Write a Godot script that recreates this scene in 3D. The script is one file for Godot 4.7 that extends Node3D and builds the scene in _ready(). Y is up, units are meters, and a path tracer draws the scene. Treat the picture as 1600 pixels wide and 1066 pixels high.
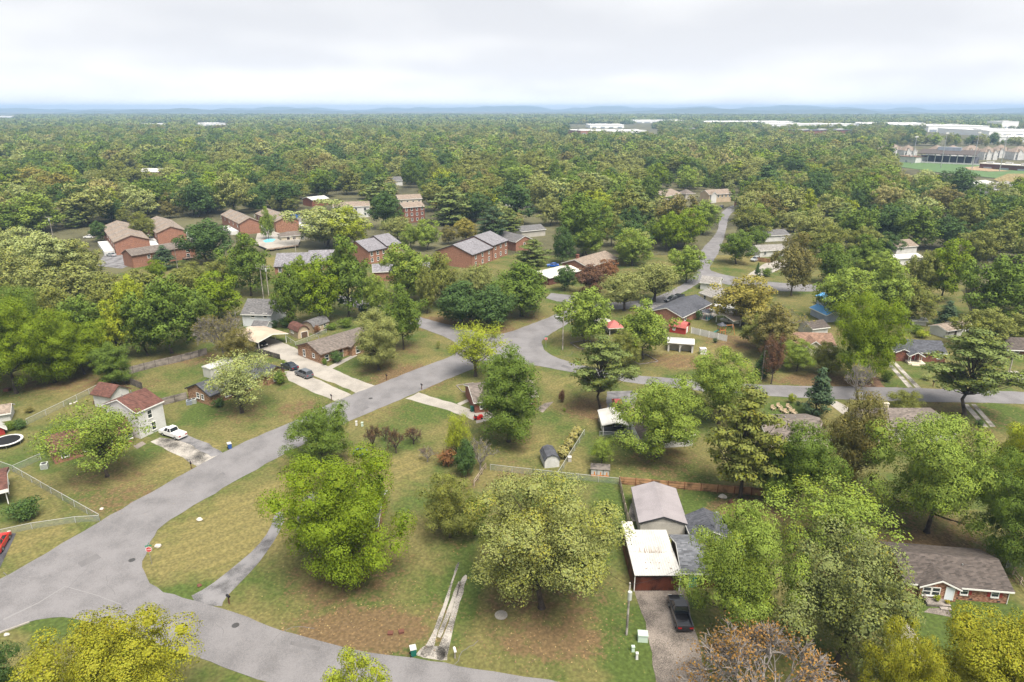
extends Node3D
# A suburb seen from a low-flying aircraft: roads, houses, lawns and woods to the horizon.

var rng := RandomNumberGenerator.new()
var M := {}          # materials
var used := {}       # names already given
var proto := {}      # tree prototypes: kind -> [crown mesh, trunk mesh, radius, height]

# ---------------------------------------------------------------- mesh building
class MB:
	var v := PackedVector3Array()
	var n := PackedVector3Array()
	var c := PackedColorArray()
	var tint := Color.WHITE
	var colored := false
	func tri(a: Vector3, b: Vector3, d: Vector3) -> void:      # counter-clockwise from outside
		var k := (b - a).cross(d - a).normalized()
		v.push_back(a); v.push_back(d); v.push_back(b)
		n.push_back(k); n.push_back(k); n.push_back(k)
		if colored:
			c.push_back(tint); c.push_back(tint); c.push_back(tint)
	func quad(a: Vector3, b: Vector3, d: Vector3, e: Vector3) -> void:
		tri(a, b, d)
		tri(a, d, e)
	func box(lo: Vector3, hi: Vector3, t := Transform3D.IDENTITY) -> void:
		var p := []
		for i in 8:
			p.append(t * Vector3(hi.x if i & 1 else lo.x, hi.y if i & 2 else lo.y, hi.z if i & 4 else lo.z))
		quad(p[4], p[5], p[7], p[6])
		quad(p[1], p[0], p[2], p[3])
		quad(p[5], p[1], p[3], p[7])
		quad(p[0], p[4], p[6], p[2])
		quad(p[6], p[7], p[3], p[2])
		quad(p[0], p[1], p[5], p[4])
	func prism(poly: PackedVector2Array, z0: float, z1: float, t := Transform3D.IDENTITY) -> void:
		# poly in xy, counter-clockwise, pulled along z from z0 (back) to z1 (front)
		var ix := Geometry2D.triangulate_polygon(poly)
		for i in range(0, ix.size(), 3):
			var a := poly[ix[i]]
			var b := poly[ix[i + 1]]
			var d := poly[ix[i + 2]]
			if (b - a).cross(d - a) < 0.0:
				var s := b; b = d; d = s
			tri(t * Vector3(a.x, a.y, z1), t * Vector3(b.x, b.y, z1), t * Vector3(d.x, d.y, z1))
			tri(t * Vector3(a.x, a.y, z0), t * Vector3(d.x, d.y, z0), t * Vector3(b.x, b.y, z0))
		for i in poly.size():
			var a := poly[i]
			var b := poly[(i + 1) % poly.size()]
			quad(t * Vector3(a.x, a.y, z1), t * Vector3(a.x, a.y, z0), t * Vector3(b.x, b.y, z0), t * Vector3(b.x, b.y, z1))
	func tube(a: Vector3, b: Vector3, r0: float, r1: float, sides := 6, caps := true) -> void:
		var d := (b - a).normalized()
		var x := d.cross(Vector3.UP if absf(d.y) < 0.95 else Vector3.RIGHT).normalized()
		var y := d.cross(x)
		var pa := []
		var pb := []
		var ns := []
		for i in sides:
			var w := TAU * i / sides
			var o := x * cos(w) + y * sin(w)
			ns.append(o)
			pa.append(a + o * r0)
			pb.append(b + o * r1)
		for i in sides:
			var j := (i + 1) % sides
			for q in [[pa[i], ns[i]], [pb[j], ns[j]], [pa[j], ns[j]], [pa[i], ns[i]], [pb[i], ns[i]], [pb[j], ns[j]]]:
				v.push_back(q[0]); n.push_back(q[1])
				if colored: c.push_back(tint)
		if caps:
			for i in range(1, sides - 1):
				tri(pb[0], pb[i], pb[i + 1])
				tri(pa[0], pa[i + 1], pa[i])
	func lathe(profile: Array, at: Vector3, sides := 12) -> void:   # [[r, y], ...] from bottom to top
		for k in profile.size() - 1:
			for i in sides:
				var w0 := TAU * i / sides
				var w1 := TAU * (i + 1) / sides
				var a := at + Vector3(cos(w0) * profile[k][0], profile[k][1], sin(w0) * profile[k][0])
				var b := at + Vector3(cos(w1) * profile[k][0], profile[k][1], sin(w1) * profile[k][0])
				var d := at + Vector3(cos(w1) * profile[k + 1][0], profile[k + 1][1], sin(w1) * profile[k + 1][0])
				var e := at + Vector3(cos(w0) * profile[k + 1][0], profile[k + 1][1], sin(w0) * profile[k + 1][0])
				quad(b, a, e, d)
	func mesh() -> ArrayMesh:
		var arr := []
		arr.resize(Mesh.ARRAY_MAX)
		arr[Mesh.ARRAY_VERTEX] = v
		arr[Mesh.ARRAY_NORMAL] = n
		if colored:
			arr[Mesh.ARRAY_COLOR] = c
		var m := ArrayMesh.new()
		m.add_surface_from_arrays(Mesh.PRIMITIVE_TRIANGLES, arr)
		return m

func numbered(called: String) -> String:
	if not used.has(called):
		used[called] = 0
		return called
	used[called] += 1
	return "%s_%03d" % [called, used[called]]

func tag(o: Node, label: String, category: String, group := "") -> Node:
	o.set_meta("label", label)
	o.set_meta("category", category)
	if group: o.set_meta("group", group)
	return o

func thing(called: String, label: String, category: String, at := Vector3.ZERO, turn := 0.0, group := "") -> Node3D:
	var o := Node3D.new()
	o.name = numbered(called)
	add_child(o)
	o.position = at
	o.rotation.y = turn
	tag(o, label, category, group)
	return o

func part(called: String, mesh: Variant, m: Material, parent: Node) -> MeshInstance3D:
	var o := MeshInstance3D.new()
	o.name = called if parent != self else numbered(called)
	o.mesh = mesh.mesh() if mesh is MB else mesh
	o.material_override = m
	parent.add_child(o, true)
	return o

func struct(called: String, mesh: Variant, m: Material) -> MeshInstance3D:
	var o := part(called, mesh, m, self)
	o.set_meta("kind", "structure")
	return o

func lin(r: float, g: float, b: float) -> Color:
	return Color(r, g, b).linear_to_srgb()

func mat(c: Color, rough := 0.9, tex: Texture2D = null, scale := 1.0, metal := 0.0) -> StandardMaterial3D:
	var m := StandardMaterial3D.new()
	m.albedo_color = c
	m.roughness = rough
	m.metallic = metal
	m.metallic_specular = 0.4
	if tex:
		m.albedo_texture = tex
		m.uv1_triplanar = true
		m.uv1_world_triplanar = true
		m.uv1_scale = Vector3.ONE * scale
	return m

func noise(sd: int, freq: float, oct := 4, type := FastNoiseLite.TYPE_SIMPLEX) -> FastNoiseLite:
	var f := FastNoiseLite.new()
	f.seed = sd
	f.noise_type = type
	f.frequency = freq
	f.fractal_octaves = oct
	return f

func speck_tex(sd: int, lo: float, soft: float) -> ImageTexture:
	# light grey grain with soft patches, tiling by mirrored edges
	var s := 512
	var im := Image.create(s, s, false, Image.FORMAT_L8)
	var f := noise(sd, 0.012, 4)
	var by := PackedByteArray()
	by.resize(s * s)
	var r := RandomNumberGenerator.new()
	r.seed = sd
	for y in s:
		for x in s:
			var mx: int = x if x < 256 else 511 - x
			var my: int = y if y < 256 else 511 - y
			var t := f.get_noise_2d(mx, my) * soft + r.randf() * (1.0 - lo) + lo + soft * 0.2
			by[y * s + x] = int(clampf(t, 0.0, 1.0) * 255.0)
	im.set_data(s, s, false, Image.FORMAT_L8, by)
	return ImageTexture.create_from_image(im)

func mix_tex(sd: int, cols: Array, cell: int, s := 256) -> ImageTexture:
	# small pieces of several colours laid in staggered courses (brick, shingle) too far off to be told apart
	var im := Image.create(s, s, false, Image.FORMAT_RGB8)
	var r := RandomNumberGenerator.new()
	r.seed = sd
	var w := cell * 3
	for y in range(0, s, cell):
		var off := (y / cell % 2) * (w / 2)
		for x in range(-w, s, w):
			var c: Color = cols[r.randi() % cols.size()]
			var k := r.randf_range(0.85, 1.1)
			im.fill_rect(Rect2i(x + off, y, w, cell), Color(minf(c.r * k, 1), minf(c.g * k, 1), minf(c.b * k, 1)))
	return ImageTexture.create_from_image(im)

func _ready() -> void:
	rng.seed = 11
	camera_and_light()
	materials()
	print("materials ", Time.get_ticks_msec())
	ground()
	print("ground ", Time.get_ticks_msec())
	roads()
	prototypes()
	print("prototypes ", Time.get_ticks_msec())
	far_land()
	buildings()
	print("buildings ", Time.get_ticks_msec())
	trees()
	print("trees ", Time.get_ticks_msec())
	yard_things()
	print("done ", Time.get_ticks_msec())

func camera_and_light() -> void:
	var cam := Camera3D.new()
	cam.name = "camera"
	cam.position = Vector3(0, 56, 0)
	cam.rotation_degrees = Vector3(-18.88, 0, 0)
	cam.fov = 53.1
	cam.near = 0.5
	cam.far = 60000
	add_child(cam)
	var we := WorldEnvironment.new()
	we.name = "world_environment"
	var e := Environment.new()
	e.background_mode = Environment.BG_SKY
	var sky := Sky.new()
	var sm := PanoramaSkyMaterial.new()
	sm.panorama = sky_picture()
	sm.energy_multiplier = 1.0
	sky.sky_material = sm
	e.sky = sky
	e.background_energy_multiplier = 1.0
	e.tonemap_mode = Environment.TONE_MAPPER_LINEAR
	e.tonemap_exposure = 5.15
	e.fog_enabled = true
	e.fog_density = 0.00014
	e.fog_light_color = Color(0.72, 0.85, 1.0)
	e.sdfgi_enabled = true
	e.ssao_enabled = true
	e.ssil_enabled = true
	we.environment = e
	add_child(we)
	var sun := DirectionalLight3D.new()
	sun.name = "sun"
	sun.light_energy = 0.5
	sun.light_angular_distance = 32.0
	sun.light_color = Color(1.0, 0.965, 0.91)
	sun.rotation_degrees = Vector3(-64, 30, 0)
	sun.shadow_enabled = true
	add_child(sun)

func sky_picture() -> ImageTexture:
	# an even overcast with long soft banks of cloud, in linear light
	var w := 1024
	var h := 512
	var im := Image.create(w, h, false, Image.FORMAT_RGBF)
	var f := noise(5, 1.0, 5)
	var g := noise(9, 1.0, 3)
	for y in h:
		var up := (0.5 - (y + 0.5) / h) * PI
		for x in w:
			var a := TAU * x / w
			var d := Vector3(cos(a) * cos(up), sin(up), sin(a) * cos(up))
			# clouds lie on a flat ceiling, so they draw out into bands toward the horizon
			var q := d / (absf(d.y) + 0.12)
			var n := f.get_noise_3d(q.x * 0.55, q.z * 0.55, 3.0) * 0.6 + g.get_noise_3d(q.x * 0.2, q.z * 0.2, 7.0) * 0.6
			var t := clampf(0.58 + n * 1.5, 0.0, 1.0)
			im.set_pixel(x, y, Color(0.150, 0.154, 0.162).lerp(Color(0.184, 0.186, 0.189), t) * (1.0 + 0.32 * exp(-maxf(d.y, 0.0) * 11.0)))
	return ImageTexture.create_from_image(im)

func materials() -> void:
	var sp := speck_tex(3, 0.72, 0.35)
	var sp2 := speck_tex(8, 0.5, 0.5)
	var sp3 := speck_tex(15, 0.84, 0.10)
	var sp4 := speck_tex(16, 0.55, 0.25)
	M.asphalt = mat(lin(0.190, 0.184, 0.191), 0.92, sp3, 0.028)
	M.asphalt_dark = mat(lin(0.075, 0.075, 0.085), 0.9, sp, 0.04)
	M.old_asphalt = mat(lin(0.192, 0.188, 0.196), 0.92, sp, 0.035)
	M.concrete = mat(lin(0.344, 0.320, 0.288), 0.9, sp3, 0.03)
	M.old_concrete = mat(lin(0.264, 0.228, 0.200), 0.9, sp4, 0.035)
	M.gravel = mat(lin(0.368, 0.344, 0.312), 0.95, sp2, 0.03)
	M.sand_gravel = mat(lin(0.320, 0.272, 0.208), 0.95, sp2, 0.04)
	M.bare_soil = mat(lin(0.176, 0.104, 0.064), 0.95, sp2, 0.04)
	M.seam = mat(lin(0.135, 0.131, 0.135), 0.9)
	M.iron = mat(lin(0.09, 0.088, 0.088), 0.6, null, 1.0, 0.6)
	# roofs
	var shingle := mix_tex(4, [Color(0.80, 0.80, 0.80), Color(0.95, 0.95, 0.95), Color(0.70, 0.70, 0.70), Color(0.88, 0.88, 0.88)], 4)
	for a in [["roof_brown", 0.21, 0.178, 0.158], ["roof_dark_brown", 0.122, 0.102, 0.092], ["roof_red", 0.164, 0.075, 0.059], ["roof_slate", 0.102, 0.107, 0.127], ["roof_charcoal", 0.070, 0.074, 0.086], ["roof_tan", 0.33, 0.265, 0.215], ["roof_salmon", 0.295, 0.184, 0.131], ["roof_lilac", 0.27, 0.262, 0.288], ["roof_grey", 0.180, 0.176, 0.180], ["roof_pale", 0.328, 0.312, 0.295]]:
		M[a[0]] = mat(lin(a[1], a[2], a[3]), 0.92, shingle, 0.1)
	M.metal_white = mat(lin(0.53, 0.525, 0.505), 0.45, sp3, 0.04)
	M.metal_cream = mat(lin(0.66, 0.64, 0.58), 0.5, sp3, 0.04)
	M.metal_grey = mat(lin(0.30, 0.275, 0.29), 0.45, sp3, 0.04)
	M.metal_tan = mat(lin(0.50, 0.40, 0.31), 0.5, sp3, 0.04)
	M.metal_red = mat(lin(0.40, 0.105, 0.09), 0.45, sp3, 0.04)
	M.metal_blue = mat(lin(0.12, 0.38, 0.72), 0.4, sp3, 0.04)
	M.rust = mat(lin(0.20, 0.085, 0.04), 0.9, sp2, 0.05)
	M.rust_streak = mat(lin(0.24, 0.19, 0.15), 0.9)
	M.steel = mat(lin(0.45, 0.46, 0.47), 0.4, null, 1.0, 0.7)
	M.wire = mat(lin(0.40, 0.41, 0.41), 0.5)
	# walls
	var brick := mix_tex(6, [Color(1, 0.97, 0.95), Color(0.90, 0.86, 0.84), Color(0.96, 0.92, 0.90), Color(0.80, 0.78, 0.77)], 3)
	var brick2 := mix_tex(7, [Color(1, 0.98, 0.95), Color(0.74, 0.66, 0.60), Color(0.92, 0.86, 0.80), Color(0.60, 0.53, 0.50), Color(0.96, 0.92, 0.88)], 3)
	for a in [["brick_orange", 0.37, 0.20, 0.142], ["brick_red", 0.26, 0.115, 0.085], ["brick_dark", 0.156, 0.074, 0.057]]:
		M[a[0]] = mat(lin(a[1], a[2], a[3]), 0.92, brick, 0.15)
	M.brick_tan = mat(lin(0.448, 0.304, 0.208), 0.92, brick2, 0.15)
	M.brick_mixed = mat(lin(0.432, 0.256, 0.188), 0.92, brick2, 0.15)
	M.siding_white = mat(lin(0.64, 0.64, 0.63), 0.7, sp3, 0.04)
	M.works_white = mat(lin(0.80, 0.80, 0.80), 0.8)
	M.siding_blue_white = mat(lin(0.60, 0.63, 0.67), 0.7, sp3, 0.04)
	M.siding_cream = mat(lin(0.66, 0.60, 0.47), 0.75, sp3, 0.04)
	M.siding_tan = mat(lin(0.50, 0.40, 0.28), 0.75, sp3, 0.04)
	M.siding_grey = mat(lin(0.46, 0.44, 0.40), 0.7, sp3, 0.04)
	M.siding_blue = mat(lin(0.30, 0.34, 0.40), 0.7, sp3, 0.04)
	M.red_paint = mat(lin(0.33, 0.04, 0.035), 0.6)
	M.trim = mat(lin(0.74, 0.74, 0.72), 0.6)
	M.trim_brown = mat(lin(0.11, 0.07, 0.05), 0.7)
	M.trim_dark = mat(lin(0.04, 0.04, 0.045), 0.6)
	M.shutter_red = mat(lin(0.26, 0.035, 0.03), 0.7)
	M.glass_dark = mat(lin(0.03, 0.04, 0.045), 0.08)
	M.glass_dark.metallic_specular = 0.6
	M.door_white = mat(lin(0.66, 0.70, 0.76), 0.5)
	M.door_dark = mat(lin(0.05, 0.035, 0.03), 0.6)
	# wood
	var grain := speck_tex(21, 0.55, 0.5)
	M.cedar = mat(lin(0.46, 0.265, 0.145), 0.8, grain, 0.08)
	M.cedar_post = mat(lin(0.24, 0.10, 0.05), 0.8, grain, 0.08)
	M.cedar_back = mat(lin(0.46, 0.38, 0.30), 0.8, grain, 0.08)
	M.grey_wood = mat(lin(0.31, 0.275, 0.25), 0.9, grain, 0.08)
	M.grey_wood_dark = mat(lin(0.17, 0.15, 0.135), 0.9, grain, 0.08)
	M.stained_wood = mat(lin(0.115, 0.032, 0.016), 0.7, grain, 0.08)
	M.pole_wood = mat(lin(0.42, 0.385, 0.35), 0.9, grain, 0.08)
	M.deck_wood = mat(lin(0.30, 0.23, 0.18), 0.9, grain, 0.08)
	M.bark = mat(lin(0.115, 0.092, 0.076), 0.95, sp2, 0.06)
	M.bark_grey = mat(lin(0.33, 0.30, 0.28), 0.95, sp2, 0.06)
	# small things
	for a in [["black", 0.012, 0.012, 0.014, 0.5], ["rubber", 0.018, 0.018, 0.02, 0.8], ["white", 0.75, 0.75, 0.75, 0.5], ["green_plastic", 0.01, 0.12, 0.09, 0.5], ["blue_plastic", 0.03, 0.09, 0.28, 0.5], ["pale_green", 0.42, 0.52, 0.44, 0.6], ["utility_grey", 0.42, 0.45, 0.42, 0.6], ["red", 0.5, 0.02, 0.02, 0.4], ["teal", 0.05, 0.4, 0.42, 0.5], ["yellow", 0.6, 0.4, 0.03, 0.5], ["pink", 0.6, 0.05, 0.2, 0.6], ["brown", 0.12, 0.05, 0.035, 0.8], ["wood_toy", 0.40, 0.17, 0.06, 0.7], ["blue_pad", 0.05, 0.13, 0.35, 0.5], ["stone", 0.45, 0.42, 0.38, 0.9], ["green_sign", 0.0, 0.22, 0.12, 0.5], ["purple", 0.12, 0.10, 0.35, 0.5], ["orange", 0.55, 0.2, 0.04, 0.6], ["tarp_blue", 0.03, 0.13, 0.45, 0.5]]:
		M[a[0]] = mat(lin(a[1], a[2], a[3]), a[4])
	for a in [["paint_white", 0.78, 0.78, 0.78], ["paint_black", 0.012, 0.012, 0.015], ["paint_grey", 0.10, 0.11, 0.13], ["paint_red", 0.48, 0.012, 0.01], ["paint_blue", 0.012, 0.10, 0.46], ["paint_silver", 0.38, 0.40, 0.42], ["paint_navy", 0.02, 0.025, 0.045]]:
		var m := mat(lin(a[1], a[2], a[3]), 0.35)
		m.clearcoat_enabled = true
		m.clearcoat = 0.8
		m.clearcoat_roughness = 0.06
		M[a[0]] = m
	M.car_glass = mat(lin(0.02, 0.025, 0.03), 0.05)
	M.car_glass.metallic_specular = 0.7
	M.lamp_red = mat(lin(0.35, 0.01, 0.01), 0.3)
	M.lamp_white = mat(lin(0.7, 0.7, 0.68), 0.2)
	M.pool_water = mat(lin(0.10, 0.52, 0.62), 0.08)
	M.field = mat(lin(0.09, 0.16, 0.055), 0.95, sp3, 0.02)
	M.infield = mat(lin(0.36, 0.26, 0.16), 0.95, sp, 0.05)
	M.dry_grass = mat(lin(0.30, 0.24, 0.10), 0.95, sp2, 0.05)

# ---------------------------------------------------------------- ground
const GX0 := -140.0
const GX1 := 150.0
const GZ0 := -270.0
const GZ1 := -42.0
const GW := 2040
const GH := 1604

func ground() -> void:
	# the wide land, woods and fields, to the horizon
	var g := MB.new()
	var s := 14000.0
	g.quad(Vector3(-s, 0, 300), Vector3(s, 0, 300), Vector3(s, 0, -s), Vector3(-s, 0, -s))
	struct("ground", g, mat(lin(0.105, 0.10, 0.048), 0.95, speck_tex(31, 0.7, 0.35), 0.004))
	# lawns of the near lots: grass, dry grass, fallen leaves
	var lawn := StandardMaterial3D.new()
	lawn.albedo_texture = lawn_picture()
	lawn.roughness = 0.95
	lawn.metallic_specular = 0.2
	lawn.texture_repeat = false
	var st := SurfaceTool.new()
	st.begin(Mesh.PRIMITIVE_TRIANGLES)
	for q in [[0, 0], [1, 0], [1, 1], [0, 0], [1, 1], [0, 1]]:
		st.set_normal(Vector3.UP)
		st.set_uv(Vector2(q[0], q[1]))
		st.add_vertex(Vector3(lerpf(GX0, GX1, q[0]), 0.02, lerpf(GZ0, GZ1, q[1])))
	struct("lawn", st.commit(), lawn)

func patch_mask(list: Array, w: int, h: int) -> Image:
	var by := PackedByteArray()
	by.resize(w * h)
	var fx := w / (GX1 - GX0)
	var fz := h / (GZ1 - GZ0)
	for p in list:       # x, z, radius x, radius z, strength
		var x0 := maxi(0, int((p[0] - p[2] * 1.3 - GX0) * fx))
		var x1 := mini(w - 1, int((p[0] + p[2] * 1.3 - GX0) * fx))
		var y0 := maxi(0, int((p[1] - p[3] * 1.3 - GZ0) * fz))
		var y1 := mini(h - 1, int((p[1] + p[3] * 1.3 - GZ0) * fz))
		for y in range(y0, y1 + 1):
			var dz: float = (y / fz + GZ0 - p[1]) / p[3]
			for x in range(x0, x1 + 1):
				var dx: float = (x / fx + GX0 - p[0]) / p[2]
				var d := sqrt(dx * dx + dz * dz)
				var t: float = clampf((1.3 - d) / 0.75, 0.0, 1.0) * p[4] * 255.0
				if t > by[y * w + x]:
					by[y * w + x] = int(t)
	var im := Image.create_from_data(w, h, false, Image.FORMAT_L8, by)
	im.resize(GW, GH, Image.INTERPOLATE_BILINEAR)
	return im

func noise_bytes(sd: int, metres: float) -> PackedByteArray:
	var im := noise(sd, 0.14 / metres, 4).get_image(GW, GH, false, false, false)
	im.convert(Image.FORMAT_L8)
	return im.get_data()

func lawn_picture() -> ImageTexture:
	var lit := patch_mask(LITTER, 510, 401).get_data()
	var dry := patch_mask(DRY, 510, 401).get_data()
	var lush := patch_mask(LUSH, 510, 401).get_data()
	var n1 := noise_bytes(41, 14.0)
	var n2 := noise_bytes(42, 2.6)
	var n3 := noise_bytes(43, 0.7)
	var out := PackedByteArray()
	out.resize(GW * GH * 3)
	var r := RandomNumberGenerator.new()
	r.seed = 77
	var grass := [99.0, 97.0, 56.0]
	var green := [78.0, 92.0, 42.0]
	var tan := [136.0, 119.0, 80.0]
	var leaf := [112.0, 82.0, 56.0]
	var rnd := PackedByteArray()
	rnd.resize(1 << 16)
	for i in rnd.size():
		rnd[i] = r.randi() & 255
	for i in GW * GH:
		var k: int = rnd[(i * 40503 + (i >> 7) * 7919) & 65535]
		var a: int = n1[i]
		var b: int = n2[i]
		var c: int = n3[i]
		var cr := 96.0
		var cg := 96.0
		var cb := 58.0
		# greener and drier patches of turf
		var t := (a - 122 + (b - 128) * 0.4 + lush[i] * 0.75 - dry[i] * 0.8) / 95.0
		if t > 0.0:
			t = minf(t, 1.0)
			cr += (74.0 - cr) * t; cg += (88.0 - cg) * t; cb += (44.0 - cb) * t
		else:
			t = minf(-t, 1.0) * 0.8
			cr += (114.0 - cr) * t; cg += (106.0 - cg) * t; cb += (69.0 - cb) * t
		# fallen leaves lie in drifts with ragged edges
		var l := clampf((lit[i] * 0.9 + (b - 128) * 0.55 + (c - 128) * 0.35 + (k - 128) * 0.22 - 70.0) / 70.0, 0.0, 0.92)
		if l > 0.0:
			cr += (104.0 - cr) * l; cg += (86.0 - cg) * l; cb += (64.0 - cb) * l
			if k > 250:
				cr += 20.0; cg += 16.0; cb += 8.0
		# stripes left by the mower on the drier lawns
		if dry[i] > 60:
			var q := int((i % GW) * 0.62 + (i / GW) * 0.78) % 17
			if q < 6:
				cr += 7.0; cg += 6.0; cb += 3.0
		var g := 0.90 + (k & 63) * 0.0022 + (c - 128) * 0.0014
		out[i * 3] = mini(255, int(cr * g))
		out[i * 3 + 1] = mini(255, int(cg * g))
		out[i * 3 + 2] = mini(255, int(cb * g))
	return ImageTexture.create_from_image(Image.create_from_data(GW, GH, false, Image.FORMAT_RGB8, out))

# a flat slab with the given outline (x, z, x, z, ...)
func slab(outline: Array, y: float, thick := 0.05) -> MB:
	var p := PackedVector2Array()
	for i in range(0, outline.size(), 2):
		p.push_back(Vector2(outline[i], -outline[i + 1]))
	if Geometry2D.is_polygon_clockwise(p):
		p.reverse()
	var m := MB.new()
	m.prism(p, y - thick, y, Transform3D(Basis(Vector3.RIGHT, -PI / 2), Vector3.ZERO))
	return m

func smooth(outline: Array) -> Array:
	# rounds the corners of an outline a little (one pass of corner cutting on short spans)
	var out := []
	var n := outline.size() / 2
	for i in n:
		var a := Vector2(outline[i * 2], outline[i * 2 + 1])
		var j := (i + 1) % n
		var b := Vector2(outline[j * 2], outline[j * 2 + 1])
		var p := a.lerp(b, 0.25)
		var q := a.lerp(b, 0.75)
		out.append_array([p.x, p.y, q.x, q.y])
	return out

func ragged(outline: Array, amount := 0.14) -> Array:
	# worn edges: points every metre and a half, nudged in and out where turf and grit creep over the asphalt
	var out := []
	var f := noise(57, 0.35, 3)
	var n := outline.size() / 2
	for i in n:
		var a := Vector2(outline[i * 2], outline[i * 2 + 1])
		var j := (i + 1) % n
		var b := Vector2(outline[j * 2], outline[j * 2 + 1])
		var k := maxi(1, int(a.distance_to(b) / 1.5))
		var side := (b - a).normalized().orthogonal()
		for s in k:
			var p := a.lerp(b, s / float(k))
			p += side * f.get_noise_2d(p.x, p.y) * amount * 1.8
			out.append_array([p.x, p.y])
	return out

func roads() -> void:
	struct("road", slab(ragged(smooth([-69.12, -62.04, -64.25, -71.41, -62.21, -75.65, -60.59, -79.87, -58.45, -85.13, -51.91, -99.82, -50.16, -103.53, -45.97, -110.44, -40.95, -117.06, -35.59, -126.26, -29.12, -134.28, -21.71, -144.03, -15.66, -150.68, -13.53, -154.2, -12.84, -157.42, -14.11, -161.72, -16.6, -166.24, -22.45, -172.64, -36.31, -185.58, -54.87, -201.85, -57.15, -211, -38.18, -196.15, -24.57, -183.1, -15.4, -176, -9.27, -171, -5.34, -168.86, -2.68, -169.39, 0, -171.54, 6.15, -178.9, 12.42, -186.84, 20.24, -198.25, 25.06, -198.25, 19.06, -185.58, 13.42, -174.87, 10.03, -169.39, 7.83, -164.71, 7.36, -161.23, 8.08, -156.02, 10.02, -151.98, 14.76, -147.29, 21.55, -142.84, 28.18, -139.76, 38.16, -137.89, 54.42, -134.28, 83.78, -133.23, 106.4, -130.83, 130.65, -128.18, 125.39, -122.25, 102.27, -125, 75.69, -126.26, 52.38, -128.51, 35.97, -132.19, 27.4, -135.34, 20.94, -138.26, 13.44, -142.06, 5.14, -146.46, 0, -148.54, -4.44, -147.7, -9.53, -143.63, -14.45, -137.52, -19.55, -130.83, -21.77, -127.86, -30.68, -117.06, -37.6, -106.3, -41.83, -98.77, -45.9, -90.98, -47.78, -87.12, -48.94, -84.97, -49.62, -82.59, -49.35, -79.87, -48.78, -77.02, -47.83, -74.32, -46.47, -72.15, -44.47, -70.07, -41.82, -68.66, -38.87, -67.64, -34.51, -66.19, -29.45, -63.86, -22.51, -61.16, -16.96, -59.55, -11.84, -58.45, -7.57, -57.74, 0, -56.09, 5, -55, 12.92, -53.71, 11.58, -46.15, 0, -48.47, -12.46, -51.1, -20.61, -53.47, -26.51, -55.58, -31.87, -57.65, -39.6, -60.59, -45.97, -62.74, -50.16, -64.27, -52.87, -64.69, -55.51, -63.86, -57.81, -62.34, -62.99, -54.84])), 0.06), M.asphalt)
	struct("road", slab(ragged(smooth([14.89, -190.73, 20.31, -198.96, 31.05, -199.68, 40.18, -201.85, 48.81, -210.2, 59.84, -226.23, 68.82, -245.7, 74.49, -268.53, 80.17, -284.23, 89.64, -304.84, 99.26, -328.47, 108.34, -357.93, 116.94, -385.35, 130.67, -414.25, 145.97, -431.82, 162.15, -438, 156.78, -422.86, 139.37, -411.45, 126.41, -392.84, 116.31, -368.89, 108.08, -343.58, 99.54, -317.94, 84.85, -276.17, 75.68, -254.38, 71.77, -243.62, 73.98, -237.55, 80.61, -229.89, 86.72, -225.33, 104.32, -220.93, 100.7, -212.59, 82.49, -213.4, 75.56, -217.52, 69.38, -225.33, 65.76, -228.04, 57.11, -215.03, 48.17, -202.58, 38.76, -194.08, 29.97, -192.06, 23.41, -192.06, 18.16, -185.58])), 0.068), M.asphalt)
	struct("road", slab([10.53, -204.82, 12.45, -211, 21.07, -207.09, 19.34, -198.96, 13.67, -201.12], 0.06), M.asphalt)
	struct("parking_lot", slab([-155.75, -251.06, -165.56, -274.87, -154.57, -278.81, -143.59, -262.46, -143.27, -245.7], 0.05), M.old_asphalt)
	struct("parking_lot", slab([-110.97, -343.58, -116.63, -373.46, -90.52, -373.46, -79.43, -332.13, -97.63, -324.89], 0.05), M.old_asphalt)
	# seams and patches in the asphalt
	struct("asphalt_patch", slab([-40.89, -67.52, -35.35, -65.65, -29.08, -62.84, -27.03, -61.06, -32.6, -62.54, -38.02, -64.9], 0.064), M.asphalt)
	for a in [[-58.89, -64.27, -56.59, -67.08, -55.31, -69.95, -55.16, -69.84, -56.44, -66.96, -58.6, -64.07], [-55.39, -70.07, -50.49, -68.43, -46.47, -66.74, -46.48, -66.63, -50.5, -68.32, -55.39, -69.95]]:
		struct("road_seam", slab(a, 0.066), mat(lin(0.205, 0.20, 0.205), 0.9))
	M.asphalt_patch = mat(lin(0.150, 0.145, 0.150), 0.92, M.asphalt.albedo_texture, 0.05)
	for q in [[-40.82, -108.71, -39.92, -110.19, -38.7, -109.2, -39.53, -107.49], [-30.09, -122.25, -28.96, -124.07, -28.02, -123.16, -29.16, -121.36], [-56.53, -74.59, -55.12, -76.47, -53.97, -75.65, -55.32, -73.67], [-24.48, -60.87, -21.04, -59.92, -21.03, -59.37, -24.52, -60.3], [59.46, -133.23, 62.43, -133.23, 61.59, -131.17, 58.65, -131.17], [11.78, -146.87, 13.67, -144.83, 12.99, -143.63, 11.11, -145.64], [-47.96, -95.92, -46.93, -97.94, -46.19, -97.12, -47.23, -95.13]]:
		struct("asphalt_patch", slab(ragged(q, 0.06), 0.066), M.asphalt_patch)
	# cracks that wander over the old surface, sealed with tar
	var cr := RandomNumberGenerator.new()
	cr.seed = 66
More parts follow.
